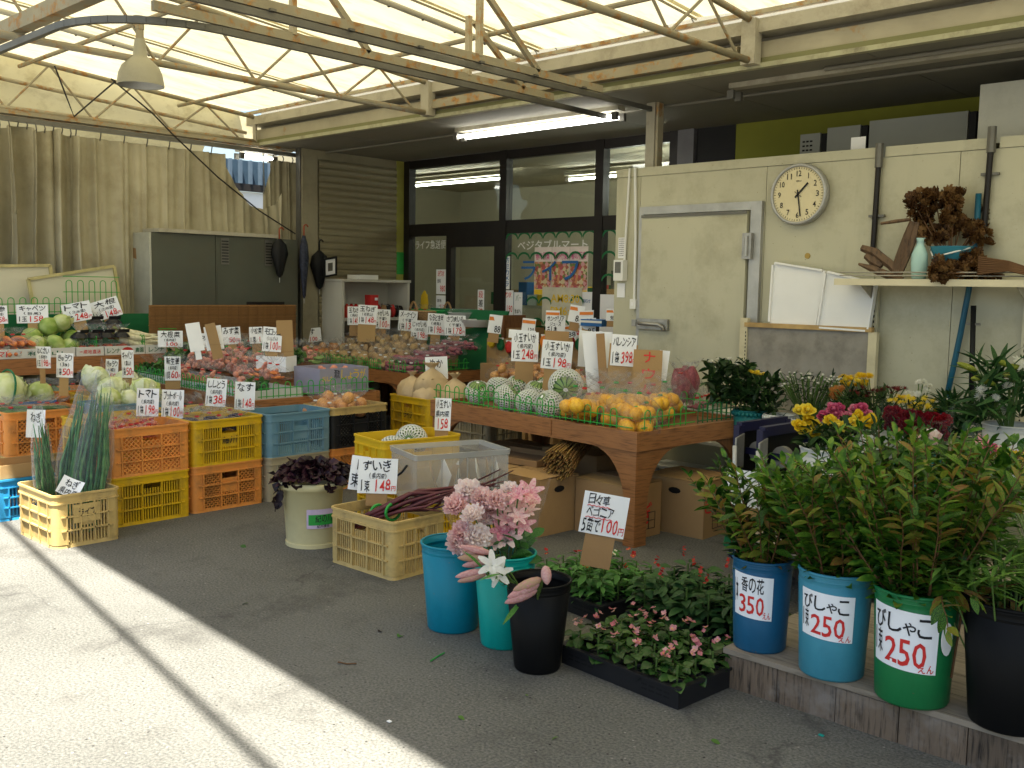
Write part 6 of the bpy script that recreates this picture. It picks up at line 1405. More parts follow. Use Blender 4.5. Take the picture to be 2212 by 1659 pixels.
LG = {'dark': leafmat('leaf_dark', [(.008, .02, .006), (.018, .045, .012), (.035, .08, .02)], .45, 30, .15), 'sakaki': leafmat('leaf_sakaki', [(.009, .036, .004), (.024, .085, .008), (.052, .14, .011), (.11, .21, .018), (.17, .24, .026), (.22, .07, .025)], .42, 26, .25),
      'bedding': leafmat('leaf_bedding', [(.02, .085, .015), (.04, .15, .025), (.09, .23, .045)], .4, 24, .22), 'begonia': leafmat('leaf_begonia', [(.013, .042, .010), (.032, .09, .017), (.06, .12, .028)], .26, 24, .15), 'salvia': leafmat('leaf_salvia', [(.012, .045, .012), (.025, .075, .018), (.045, .11, .028)], .5, 24, .15), 'shiso': leafmat('leaf_shiso', [(.008, .004, .006), (.02, .007, .012), (.045, .014, .024)], .45, 30, .1), 'needle': leafmat('leaf_needle', [(.05, .12, .02), (.10, .20, .03), (.16, .28, .05)], .5, 30, .2)}
stem_m = mat('stem_green', (.08, .14, .03), .5); twig_m = mat('twig', (.12, .06, .025), .7)
def leafmesh(wd=.42, n=5, fold=.25, droop=.25, wav=0.0):
    mb = MB(); V = []
    for i in range(n+1):
        u = i/n; w_ = wd*.5*math.sin(PI*min(.985, .05+.93*u))**.8; z = -droop*u*u
        V += [(-w_, u, z+fold*w_+wav*math.sin(u*12)), (0, u, z), (w_, u, z+fold*w_+wav*math.cos(u*12))]
    mb.add(V, [(3*i+k, 3*i+k+1, 3*i+4+k, 3*i+3+k) for i in range(n) for k in (0, 1)]); return mb
LM = {k: leafmesh(*a) for k, a in {'sakaki': (.42, 5, .35, .2), 'round': (.9, 5, .35, .35, .02), 'oval': (.55, 5, .3, .3), 'narrow': (.16, 4, .2, .25), 'frill': (1.0, 6, .5, .3, .10), 'bedd': (.5, 5, .3, .35)}.items()}
def orient(p, d, s, roll=0.0):
    """leaf placed at p, its length along d"""
    d = Vector(d).normalized(); x = d.cross(Z3); x = x.normalized() if x.length > 1e-3 else Vector((1, 0, 0)); z = x.cross(d)
    m = Matrix((x, d, z)).transposed().to_4x4(); m = m @ Matrix.Rotation(roll, 4, 'Y')
    return Matrix.Translation(p) @ m @ Matrix.Diagonal((s, s, s, 1))
_LME = {}
def leaves_to(o, mats, lm, m, keep=300, name='leaf'):
    """the nearest leaves become parts of their own, the rest one joined foliage part"""
    key = (lm, m.name)
    if key not in _LME: _LME[key] = LM[lm].mesh('leaf', m, True)
    base = o.location
    mats = sorted(mats, key=lambda q: dep(base+q.to_translation()))
    for q in mats[:keep]: put(name, _LME[key], o, mtx=q)
    if len(mats) > keep:
        mb = MB(); L0 = LM[lm]
        for q in mats[keep:]: mb.add([q @ Vector(v) for v in L0.v], L0.f)
        part('foliage', mb, m, o, True, kind='stuff')
def bush(label, p, mouth, n, ln, spread, bias, lm, lmat, ls, step=.028, start=.3, keep=300, cat='foliage', name='cut_foliage', twig=twig_m, droop=.25, sr=.003, sd=1, rad=.1, leafang=.9):
    """leafy cut stems standing in a bucket; p base of the things, mouth = height where they fan out"""
    r2 = random.Random(sd); o = thing(name, label, cat, p); mats = []
    for k in range(n):
        a = 2*PI*k/n*2.618+r2.uniform(-.3, .3); e = math.sqrt((k+.5)/n)*spread
        b0 = Vector((rad*.7*math.cos(a)*min(1, e+.3), rad*.7*math.sin(a)*min(1, e+.3), mouth)); d1 = (Vector((math.cos(a)*math.sin(e), math.sin(a)*math.sin(e), math.cos(e)))+Vector(bias)).normalized()
        L_ = ln*r2.uniform(.72, 1.08); P = [Vector((b0.x*.4, b0.y*.4, mouth*.25)), b0]
        q = b0.copy(); dd_ = d1.copy(); m_ = 6
        for i in range(m_): 
            dd_ = (dd_+Vector((r2.uniform(-.12, .12), r2.uniform(-.12, .12), -droop*.12*(i+1)*e/1.2))).normalized(); q = q+dd_*L_/m_; P.append(q.copy())
        part('stem', MB().tube(P, [sr*1.3, sr*1.2]+[sr*(1-.1*i) for i in range(m_)], 5), twig, o)
        tot = int(L_*(1-start)/step); s0 = r2.uniform(0, 3)
        for j in range(tot):
            t = start+(1-start)*(j+.5)/tot; f = t*m_; i = min(m_-1, int(f)); pos = P[1+i].lerp(P[2+i], f-i); tg = (P[2+i]-P[1+i]).normalized()
            sdv = tg.orthogonal().normalized(); sdv.rotate(Matrix.Rotation(s0+PI*j+r2.uniform(-.5, .5), 3, tg))
            dv = (tg*math.cos(leafang)+sdv*math.sin(leafang)+Z3*r2.uniform(-.25, .25)); mats.append(orient(pos, dv, ls*r2.uniform(.6, 1.35)*(1 if t < .9 else .75), r2.uniform(-.7, .7)))
        mats.append(orient(P[-1], dd_, ls*.8, r2.uniform(-1, 1)))
    leaves_to(o, mats, lm, lmat, keep); return o
# ---------------------------------------------------------------- wooden step with the labelled buckets
st = thing('wooden_step', 'low weathered plank platform carrying the labelled buckets', 'platform', (-1.89, 3.2, 0))
xsn = [-1.89]+[gy(x, 1500, 3.2).x for x in (1676, 1805, 1944, 2096)]; 
while xsn[-1] < .9: xsn.append(xsn[-1]+.2)
for a, b in zip(xsn[:-1], xsn[1:]): part('plank', MB().b2((a+1.89+.0018, R.uniform(0, .004), .0), (b+1.89-.0018, .02, .128+R.uniform(-.002, .001))), K['plank'], st)
part('end_plank', MB().b2((0, .021, 0), (.02, .9, .128)), K['plank'], st)
for k in range(5): part('deck_board', MB().b2((-.004, -.004+.19*k, .13), (2.8, .182+.19*k, .15)), K['plank_top'], st)
def lab_bucket(label, x, y, rb, rt, h, m, lines, wd, z0, hh, turn=0.0):
    c = gz(x, y-26, .15); o = bucket(label, (c.x, c.y, .15), rb, rt, h, PM[m], name='labelled_bucket')
    aF = math.atan2(-c.y, -c.x)+turn; rr = lambda z: rb+(rt-rb)*.92*z/(h*.9)
    f = lambda off: (lambda u, v: ((rr(z0+hh*v)+off)*math.cos(aF+wd*(u-.5)/rt), (rr(z0+hh*v)+off)*math.sin(aF+wd*(u-.5)/rt), z0+hh*v-.06*wd*(u-.5)))
    if lines:
        part('paper_label', MB().grid(f(.0022), 14, 6), K['card'], o, True); lettering(lines, f(.0038), o, .35)
    return o, c
lab_bucket('dark blue bucket labelled 350 at the corner of the step', 1640, 1420, .098, .112, .345, 'navy', [('香の花', 'k', .25, .60, .80, .95), ('350', 'r', .18, .10, .82, .52), ('えん', 'r', .78, .04, .97, .20), ('1本', 'k', .02, .3, .15, .85)], .165, .135, .165, -.35)
c2_, C2 = lab_bucket('light blue bucket labelled 250 in the middle of the step', 1795, 1475, .112, .128, .375, 'sky', [('びしゃこ', 'k', .05, .60, .92, .92), ('250', 'r', .22, .08, .85, .52), ('えん', 'r', .74, .02, .97, .16), ('1束', 'k', .02, .18, .19, .58)], .20, .15, .165, -.22)
c3_, C3 = lab_bucket('green bucket labelled 250 on the wooden step', 1968, 1530, .118, .135, .375, 'green', [('びしゃこ', 'k', .05, .60, .92, .92), ('250', 'r', .24, .08, .85, .52), ('えん', 'r', .74, .02, .97, .16), ('1束', 'k', .02, .18, .21, .58)], .235, .13, .20, -.30)
aF = math.atan2(-C3.y, -C3.x)
part('oval_tag', MB().poly([((.137)*math.cos(aF+.78+.17*math.cos(a)), .137*math.sin(aF+.78+.17*math.cos(a)), .245+.055*math.sin(a)) for a in [i*PI/8 for i in range(16)]], .002, (math.cos(aF+.7), math.sin(aF+.7), 0)), K['white_plastic'], c3_)
_, C4 = lab_bucket('tall matte black bucket at the end of the wooden step', 2175, 1585, .115, .150, .40, 'black', None, 0, 0, 0)
C1 = gz(1640, 1394, .15)
bush('reddish tipped evergreen branches in the dark blue bucket', (C1.x, C1.y, .16), .28, 30, .40, .62, (-.02, -.06, .25), 'sakaki', LG['sakaki'], .060, .016, .0, sd=3, droop=.12, rad=.09)
bush('dense evergreen branches in the light blue bucket', (C2.x, C2.y, .16), .32, 66, .44, .72, (-.06, .05, .30), 'sakaki', LG['sakaki'], .060, .0155, .0, sd=5, droop=.12, rad=.11)
bush('tall bushy evergreen branches spilling from the green bucket', (C3.x, C3.y, .16), .32, 88, .56, .78, (-.10, .05, .30), 'sakaki', LG['sakaki'], .062, .0155, .0, sd=8, droop=.12, rad=.12)
bush('evergreen sprigs drooping over the front of the green bucket', (C3.x+.11, C3.y+.0, .16), .37, 8, .28, 1.0, (.75, -.10, -.42), 'sakaki', LG['sakaki'], .066, .020, .1, sd=21, rad=.06, droop=.5)
bush('dense evergreen branches standing behind the labelled buckets', (C2.x+.14, C2.y+.30, .16), .40, 44, .46, .7, (0, .1, .25), 'sakaki', LG['sakaki'], .060, .017, .0, sd=13, droop=.12, rad=.12)
# papyrus-like tops and foliage in the black bucket
o = thing('cypress_spray', 'fine needled green sprays in the black bucket', 'foliage', (C4.x, C4.y, .16)); mats = []
for k in range(26):
    a = k*2.4; e = .75*math.sqrt(k/26); tip = Vector((math.cos(a)*e*.28-.06, math.sin(a)*e*.28, .40+.22*(1-e)+R.uniform(-.03, .05)))
    part('stem', MB().tube([(tip.x*.3, tip.y*.3, .1), tip], .003, 5), stem_m, o)
    for j in range(16):
        th = R.uniform(0, 2*PI); mats.append(orient(tip-Vector((0, 0, R.uniform(0, .05))), (math.cos(th), math.sin(th), R.uniform(-.1, .9)), R.uniform(.06, .11), 0))
leaves_to(o, mats, 'narrow', LG['needle'], 200)
# ---------------------------------------------------------------- seedling trays
def tray(label, c, rz, lx, ly, h=.075):
    o = thing('seedling_tray', label, 'tray', c, rz); tm = mat('tray_black', (.014, .014, .015), .42)
    t = .006
    for a, b in (((0, 0, 0), (lx, t, h)), ((0, ly-t, 0), (lx, ly, h)), ((0, t, 0), (t, ly-t, h)), ((lx-t, t, 0), (lx, ly-t, h))): part('wall', MB().b2(a, b), tm, o)
    part('base', MB().b2((t, t, .001), (lx-t, ly-t, .008)), tm, o)
    mb = MB(); band(mb, lx+.02, ly+.02, .02, h-.004, h+.006, .022); part('rim', mb, tm, o, mtx=TR((lx/2, ly/2, 0)))
    slm = K['black']
    for k in range(4):
        for z in (.028, .045):
            part('slot', MB().b2((.04+k*.035, -.0012, z), (.066+k*.035, -.0002, z+.007)).b2((lx-.04-k*.035-.026, -.0012, z), (lx-.04-k*.035, -.0002, z+.007)), slm, o)
    soil = mat('soil', (.02, .014, .009), .95, .4, 40, .6, 90)
    return o, soil, lambda x, y: Matrix.Translation(c) @ Matrix.Rotation(rz, 4, 'Z') @ Vector((x, y, 0))
def bedding(tr, soil, lx, ly, nx, ny, mk, cell=True):
    fn = tr
    for i in range(nx):
        for j in range(ny): mk(fn(lx*(i+.5)/nx, ly*(j+.5)/ny), i, j)
t1, soil, f1 = tray('black seedling tray of pink flowered begonias on the open floor', Vector((-2.47, 2.93, 0)), -.07, .585, .43)
t2, _, f2 = tray('black seedling tray of bright leafed vinca by the floor card', Vector((-3.12, 3.46, 0)), -.12, .47, .44)
t3, _, f3 = tray('black seedling tray of dark leaved salvia behind the begonias', Vector((-2.53, 3.44, 0)), -.05, .56, .42)
pot_m = mat('pot_black', (.02, .02, .02), .5); potme = MB().lathe([(.026, 0), (.036, .06), (.036, .064), (.031, .062), (.03, .052), (.001, .052)], 12).mesh('pot', pot_m); 
bfl = MB()
for k in range(4): petal(bfl, Vector((math.cos(k*PI/2), math.sin(k*PI/2), .3)).normalized(), Vector((-math.sin(k*PI/2), math.cos(k*PI/2), 0)), Z3, 1, .5, .1, 0, 3)
bf_m = petm('begonia_petal', [(.62, .16, .20), (.72, .32, .34), (.80, .52, .50)]); rf_m = petm('vermilion_petal', [(.42, .015, .02), (.55, .04, .03), (.66, .12, .08)])
bfme = bfl.mesh('flower', bf_m, True); rfme = bfl.mesh('flower', rf_m, True); wfme = bfl.mesh('flower', FMAT['white'], True)
cen = MB().blob((0, 0, .12), (.22, .22, .2), nu=6, nv=4).mesh('flower_eye', K['yellow'], True)
def seedling(label, p, grp, lm, lmat, nl, ls, h, fls, spread, sd, fl=None, name='seedling', spike=False):
    r2 = random.Random(sd); o = thing(name, label, 'seedling', (p.x, p.y, .010), r2.uniform(0, 6), grp); put('pot', potme, o)
    mats = []
    for k in range(nl):
        a = k*2.4+r2.uniform(-.4, .4); t = (k+.5)/nl; r_ = spread*(.2+.8*math.sqrt(1-t*.6))*r2.uniform(.4, 1); z = .06+h*t*r2.uniform(.7, 1.0)
        q = Vector((r_*.55*math.cos(a), r_*.55*math.sin(a), z)); mats.append(orient(q, (math.cos(a), math.sin(a), r2.uniform(-.25, .55)), ls*r2.uniform(.75, 1.15), r2.uniform(-.4, .4)))
    leaves_to(o, mats, lm, lmat, 300)
    part('stem', MB().tube([(0, 0, .05), (0, 0, .06+h*.9)], .004, 5), stem_m, o)
    for k in range(fls):
        a = r2.uniform(0, 6.28); e = r2.uniform(0, spread*.8); 
        for j in range(r2.choice([2, 3, 4]) if not spike else 4):
            q = Vector((e*math.cos(a), e*math.sin(a), .075+h))+Vector((r2.uniform(-.014, .014), r2.uniform(-.014, .014), r2.uniform(-.004, .022)) if not spike else (r2.uniform(-.006, .006), r2.uniform(-.006, .006), .012*j))
            fo = put('flower', fl, o, mtx=TR(q, r2.uniform(-.8, .8), r2.uniform(-.8, .8), r2.uniform(0, 6), (.0125 if not spike else .010)*r2.uniform(.8, 1.2)))
            if not spike and r2.random() < .6: put('flower_eye', cen, fo)
    return o
q_ = [0]
def mk1(p, i, j): q_[0] += 1; seedling('glossy round leaved begonia with pink flowers in the front tray', p, 'begonias in the front tray', 'round', LG['begonia'], 12, .052, .075, 1 if (i+j) % 3 else 2, .062, 100+q_[0], bfme)
def mk2(p, i, j): q_[0] += 1; seedling('bright green vinca seedling in the tray by the floor card', p, 'vinca seedlings in the tray', 'bedd', LG['bedding'], 28, .055, .135, 1 if (i*2+j) % 3 == 0 else 0, .06, 200+q_[0], [rfme, wfme, rfme][(i+j) % 3])
def mk3(p, i, j): q_[0] += 1; seedling('dark green salvia seedling with red spikes behind the begonias', p, 'salvia seedlings in the tray', 'oval', LG['salvia'], 36, .068, .19, 1 if (i+j) % 2 else 0, .07, 300+q_[0], rfme, spike=True)
bedding(f1, soil, .585, .43, 6, 4, mk1); bedding(f2, soil, .47, .44, 5, 4, mk2); bedding(f3, soil, .56, .42, 5, 4, mk3)
for tr_ in (t1, t2, t3): part('soil', MB().b2((.01, .01, .009), (.44, .41, .05)), soil, tr_)
# ---------------------------------------------------------------- red shiso in the cream tub
o = thing('red_shiso', 'dark purple frilly shiso leaves heaped in the cream tub', 'shiso', (-4.68, 3.29, .30)); mats = []
for k in range(260):
    a = R.uniform(0, 6.28); e = math.sqrt(R.random())*.20; q = Vector((e*math.cos(a), e*math.sin(a), .02+.13*math.sqrt(max(0, 1-(e/.21)**2))+R.uniform(-.02, .02)))
    mats.append(orient(q, (math.cos(a)+R.uniform(-.6, .6), math.sin(a)+R.uniform(-.6, .6), R.uniform(-.1, .9)), R.uniform(.04, .075), R.uniform(-1, 1)))
for k in range(7):
    mats.append(orient( Vector((-.06+R.uniform(-.03, .03), -.20, .07-.02*k)), (R.uniform(-.5, .9), R.uniform(-.9, .3), -.8), .05, R.uniform(-1, 1)))
leaves_to(o, mats, 'frill', LG['shiso'], 280)
# ---------------------------------------------------------------- cut flowers in front
def bunch(label, base, flowers, fk, size, d=None, foliage=0, lm='oval', lmat='dark', ls=.05, sleeve=None, name='flower_bunch', cat='flowers', face=.55, stems=True, box=None, sd=1, zc_=None):
    """flowers: picture positions at depth d; stems run down to base"""
    r2 = random.Random(sd); base = Vector(base); o = thing(name, label, cat, base); tips = []
    for k, (x, y) in enumerate(flowers):
        p = pd(x, y, d+r2.uniform(-.06, .06))-base; tips.append(p); n = (CAM-(p+base)).normalized()*face+Z3*(1-face)+Vector((r2.uniform(-.3, .3), r2.uniform(-.3, .3), 0)); rot = n.to_track_quat('Z', 'Y').to_matrix().to_4x4()
        put('flower', FH[fk] if isinstance(fk, str) else FH[fk[k % len(fk)]], o, mtx=Matrix.Translation(p) @ rot @ Matrix.Rotation(r2.uniform(0, 6), 4, 'Z') @ Matrix.Diagonal((*([size*r2.uniform(.78, 1.15)]*3), 1)))
        if stems: part('stem', MB().tube([(0, 0, 0), p*.55+Vector((0, 0, .02)), p], .0035, 5), stem_m, o)
    mats = []
    for k in range(foliage):
        if box:
            q = pd(r2.uniform(box[0], box[2]), r2.uniform(box[1], box[3]), d+r2.uniform(-.05, .15))-base
        else: q = r2.choice(tips)*r2.uniform(.35, .92)+Vector((r2.uniform(-.05, .05), r2.uniform(-.05, .05), 0))
        mats.append(orient(q, (r2.uniform(-1, 1), r2.uniform(-1, 1), r2.uniform(-.2, 1.2)), ls*r2.uniform(.7, 1.2), r2.uniform(-1, 1)))
    if mats: leaves_to(o, mats, lm, LG[lmat], 200)
    if sleeve:
        (r0, r1, top) = sleeve; ax = Vector(top)-base
        def fs(u, v):
            th = u*2*PI; q = (r0+(r1-r0)*v)*(1+.22*noise.noise(Vector((math.cos(th)*1.5, math.sin(th)*1.5, v*5+sd)))); return ax*v+Vector((q*math.cos(th), q*math.sin(th), (.05*math.sin(3*th) if v > .9 else 0)))
        part('sleeve', MB().grid(fs, 26, 10), K['cellophane'], o, True)
    return o
mouthT = Vector((TE.x, TE.y, .22)); mouthB = Vector((BK.x, BK.y, .2))
bunch('bunch of pale pink ruffled carnations leaning from the turquoise bucket', mouthT, [(1012, 1062), (1042, 1078), (985, 1092), (1058, 1098), (1022, 1112), (1048, 1120), (1000, 1150), (1030, 1160), (992, 1172), (1012, 1180), (1072, 1082)], 'pcarn', .056, 4.02, 18, 'narrow', 'needle', .07, (.03, .15, pd(1030, 1085, 4.05)), sd=2)
bunch('single pale pink carnation standing above the rose pink flowers', mouthT, [(1102, 1063), (1098, 1078)], 'pcarn', .048, 4.1, 0, sd=3)
bunch('rose pink alstroemerias in a clear sleeve in the turquoise bucket', mouthT, [(1085, 1090), (1105, 1100), (1125, 1090), (1142, 1085), (1092, 1122), (1120, 1118), (1140, 1108), (1082, 1148), (1110, 1140), (1130, 1135), (1095, 1165), (1072, 1172), (1145, 1065), (1120, 1070)], 'alst', .048, 4.08, 60, 'oval', 'bedding', .08, (.05, .12, pd(1125, 1050, 4.15)), sd=4, box=(1075, 1150, 1150, 1260))
bunch('white lily in full bloom above the turquoise bucket', mouthB, [(1062, 1222), (1078, 1240)], 'lily', .05, 3.78, 14, 'narrow', 'bedding', .11, sd=5, face=.75)
def buds(label, base, lst, fk, s, d, name='lily_stem'):
    o = thing(name, label, 'lily', base); base = Vector(base)
    for k, (x0, y0, x1, y1) in enumerate(lst):
        a, b = pd(x0, y0, d)-base, pd(x1, y1, d-.02)-base; ax = (b-a); L_ = ax.length/2
        put('bud', FH[fk], o, mtx=Matrix.Translation((a+b)/2) @ ax.to_track_quat('Z', 'Y').to_matrix().to_4x4() @ Matrix.Diagonal((s, s, L_, 1)))
        part('stem', MB().tube([(0, 0, .0), a*.6+Vector((0, 0, .03)), a], .004, 5), stem_m, o)
    return o
buds('pale pink lily with half open petals over the blue bucket', mouthB, [(1060, 1195, 995, 1180), (1050, 1205, 990, 1205), (1055, 1212, 1000, 1222)], 'budp', .046, 3.85)
buds('pair of closed pale pink lily buds pointing at the blue bucket', mouthB, [(1045, 1232, 985, 1246), (1050, 1240, 990, 1256)], 'budp', .045, 3.8)
buds('heavy pink lily buds hanging over the rim of the black bucket', mouthB, [(1165, 1262, 1098, 1290), (1160, 1275, 1092, 1302), (1170, 1250, 1110, 1275), (1178, 1222, 1182, 1262)], 'budp', .058, 3.62)
# ---------------------------------------------------------------- flower rows behind
def stand(label, x0, x1, y0, y1, z):
    o = thing('flower_stand', label, 'stand', (x0, y0, 0)); part('deck', MB().b2((0, 0, z-.03), (x1-x0, y1-y0, z)), K['plank_top'], o)
    for x in (.03, x1-x0-.07):
        for y in (.03, y1-y0-.07): part('leg', MB().b2((x, y, 0), (x+.04, y+.04, z-.03)), K['plank'], o)
stand('low wooden stand under the rose bucket', -2.4, -1.0, 4.15, 4.75, .31)
stand('higher wooden stand along the cold room wall under the cut flowers', -2.75, .2, 5.05, 5.85, .46)
def at_pail(label, x, y, d, rt, h, m, wavy=False):
    c = pd(x, y, d); bucket(label, (c.x, c.y, c.z-h), rt*.82, rt, h, PM[m], wavy=wavy); return Vector((c.x, c.y, c.z-h*.3))
b1 = at_pail('white bucket holding yellow and pink roses', 1797, 968, 4.85, .15, .39, 'white')
yr = [(1724, 886), (1745, 886), (1726, 919), (1745, 905), (1763, 917), (1759, 936), (1792, 906), (1811, 921), (1829, 916), (1844, 910), (1854, 898), (1879, 910), (1738, 928), (1800, 912)]
bunch('yellow roses with price tags in the white bucket', b1, yr, 'yrose', .034, 4.78, 130, 'oval', 'dark', .06, sd=6, face=.7, box=(1735, 925, 1870, 968))
bunch('magenta pink roses behind the yellow ones in the white bucket', b1, [(1778, 899), (1792, 892), (1807, 895), (1813, 882), (1831, 897), (1860, 882), (1870, 893), (1800, 884), (1845, 884)], 'prose', .036, 4.95, 20, 'oval', 'dark', .05, sd=7, face=.6)
b2_ = at_pail('dark teal bucket of red carnations behind the evergreen branches', 1990, 985, 5.15, .14, .34, 'deepteal')
bunch('dark red carnations bunched in clear wrapping', b2_, [(1918+17*(k % 8)+R.uniform(-4, 4), 890+11*(k//8)+2.2*(k % 8)+R.uniform(-3, 3)) for k in range(32)], 'rcarn', .036, 5.1, 40, 'oval', 'dark', .06, (.07, .20, pd(1975, 885, 5.1)), sd=8)
bunch('pale pink carnations just above the evergreen branches', b2_, [(1975, 948), (1990, 955), (2012, 940), (2020, 948), (1948, 965)], 'pcarn', .036, 4.85, 6, sd=9)
b3 = at_pail('grey bucket of button chrysanthemums at the wall', 1975, 930, 5.75, .13, .30, 'grey')
Z6 = [(645, 840), (705, 830), (740, 795), (820, 850), (870, 825), (915, 810), (855, 790), (1050, 815), (1145, 838), (870, 900), (935, 885), (1010, 875), (1085, 890), (1088, 912), (990, 925), (920, 930), (875, 930), (1165, 930), (1185, 955), (1120, 1035), (1030, 1025), (760, 860), (800, 800)]
bunch('bright yellow button chrysanthemums beside the red carnations', b3, [(1805+x*.1838, 711.6+y*.1838) for x, y in Z6], 'ybut', .021, 5.55, 170, 'narrow', 'dark', .07, sd=10, face=.4, box=(1905, 868, 2035, 935))
b4 = at_pail('white bucket of maroon chrysanthemums at the wall', 1890, 925, 5.85, .13, .30, 'white')
bunch('maroon chrysanthemums standing at the wall behind the roses', b4, [(1918, 838), (1932, 840), (1941, 841), (1954, 840), (1886, 844), (1895, 846), (1906, 842), (1862, 838), (1877, 849), (1850, 850), (1872, 858), (1840, 845), (1925, 850)], 'dmum', .026, 5.75, 300, 'narrow', 'dark', .09, sd=11, face=.3, box=(1795, 848, 1935, 925))
bunch('mass of yellow chrysanthemums against the grey board', b4, [(1815+8.5*(k % 8)+R.uniform(-3, 3), 816+8*(k//8)+R.uniform(-3, 3)) for k in range(24)], 'ymum', .028, 5.95, 30, 'narrow', 'dark', .06, sd=12, face=.3)
bunch('orange brown chrysanthemums between the daisies and maroon blooms', b4, [(1797, 842), (1806, 838), (1816, 842), (1800, 852), (1810, 850), (1803, 860), (1818, 838)], 'omum', .024, 5.7, 10, 'narrow', 'dark', .05, sd=13)
b5 = at_pail('pale bucket of small white daisies at the wall', 1745, 905, 5.95, .12, .28, 'white')
bunch('small white daisies with airy stems against the grey board', b5, [(1682+R.uniform(0, 135), 800+abs(R.gauss(0, 16))+R.uniform(0, 14)) for k in range(46)], 'wdais', .011, 5.85, 260, 'narrow', 'dark', .06, sd=14, face=.3, box=(1690, 812, 1815, 895))
bunch('white and pale pink chrysanthemums by the blue hose', b3, [(1985, 827), (1994, 826), (2000, 836), (2008, 834), (1990, 838), (1998, 845), (2004, 846), (1962, 850), (1972, 853), (1984, 852), (1992, 855)], 'wmum', .022, 5.8, 10, 'narrow', 'dark', .05, sd=15)
b6 = at_pail('teal bucket with scalloped rim beside the trolleys', 1620, 886, 6.25, .105, .30, 'deepteal', True)
bunch('white chrysanthemums on a dense dark leafy clump in the teal bucket', b6, [(1536, 783), (1553, 778), (1576, 778), (1603, 784), (1590, 790)], 'wmum', .028, 6.2, 420, 'sakaki', 'dark', .075, sd=16, face=.2, box=(1530, 788, 1622, 872))
b7 = at_pail('white bucket with scalloped rim next to the teal bucket', 1684, 896, 6.1, .095, .28, 'white', True)
bunch('yellow chrysanthemums on a slim dark leafy clump', b7, [(1623, 806), (1635, 806), (1651, 811), (1640, 812)], 'ymum', .026, 6.15, 240, 'sakaki', 'dark', .07, sd=17, face=.3, box=(1622, 815, 1680, 895))
b8 = pd(2045, 950, 5.6)
bunch('dark green sprays rising before the blue hose', b8, [(2046, 862)], 'wdais', .006, 5.5, 280, 'narrow', 'salvia', .10, sd=18, box=(2028, 858, 2072, 950), name='filler_spray', cat='foliage')
bunch('bushy dark green spray in front of the black pole', pd(2110, 955, 5.5), [(2105, 870)], 'wdais', .006, 5.4, 320, 'narrow', 'salvia', .09, sd=19, box=(2080, 862, 2142, 952), name='filler_spray', cat='foliage')
b9 = at_pail('large pale grey bucket of lilies at the right of the wall', 2185, 918, 5.0, .135, .34, 'grey')
buds('yellow green lily buds over the pale grey bucket', b9, [(2110, 800, 2068, 784), (2120, 816, 2098, 818), (2190, 812, 2166, 808), (2180, 790, 2156, 780), (2205, 795, 2175, 790), (2150, 830, 2120, 822)], 'budg', .045, 4.95)
bunch('white lilies opening above long leaves in the pale grey bucket', b9, [(2108, 782), (2198, 778), (2210, 788), (2120, 842), (2125, 836), (2118, 858), (2150, 860), (2165, 880), (2172, 886), (2178, 835)], ['lily', 'lily', 'lily', 'wmum', 'wmum', 'wmum', 'wmum', 'wmum', 'wmum', 'wmum'], .030, 4.95, 170, 'narrow', 'salvia', .16, sd=20, box=(2110, 790, 2212, 905))
# wrapped bouquet at the right edge
b10 = Vector((C4.x+.10, C4.y+.30, .35))
bunch('mixed bouquet of yellow and pink flowers in crumpled clear wrap', b10, [(2128, 962), (2140, 968), (2150, 975), (2122, 955), (2165, 980), (2190, 985), (2205, 990), (2110, 972)], ['yrose', 'prose', 'pcarn', 'alst', 'yrose', 'omum', 'yrose', 'prose'], .030, 3.95, 140, 'oval', 'bedding', .06, (.02, .13, pd(2150, 945, 3.95)), sd=22, box=(2105, 975, 2205, 1120))
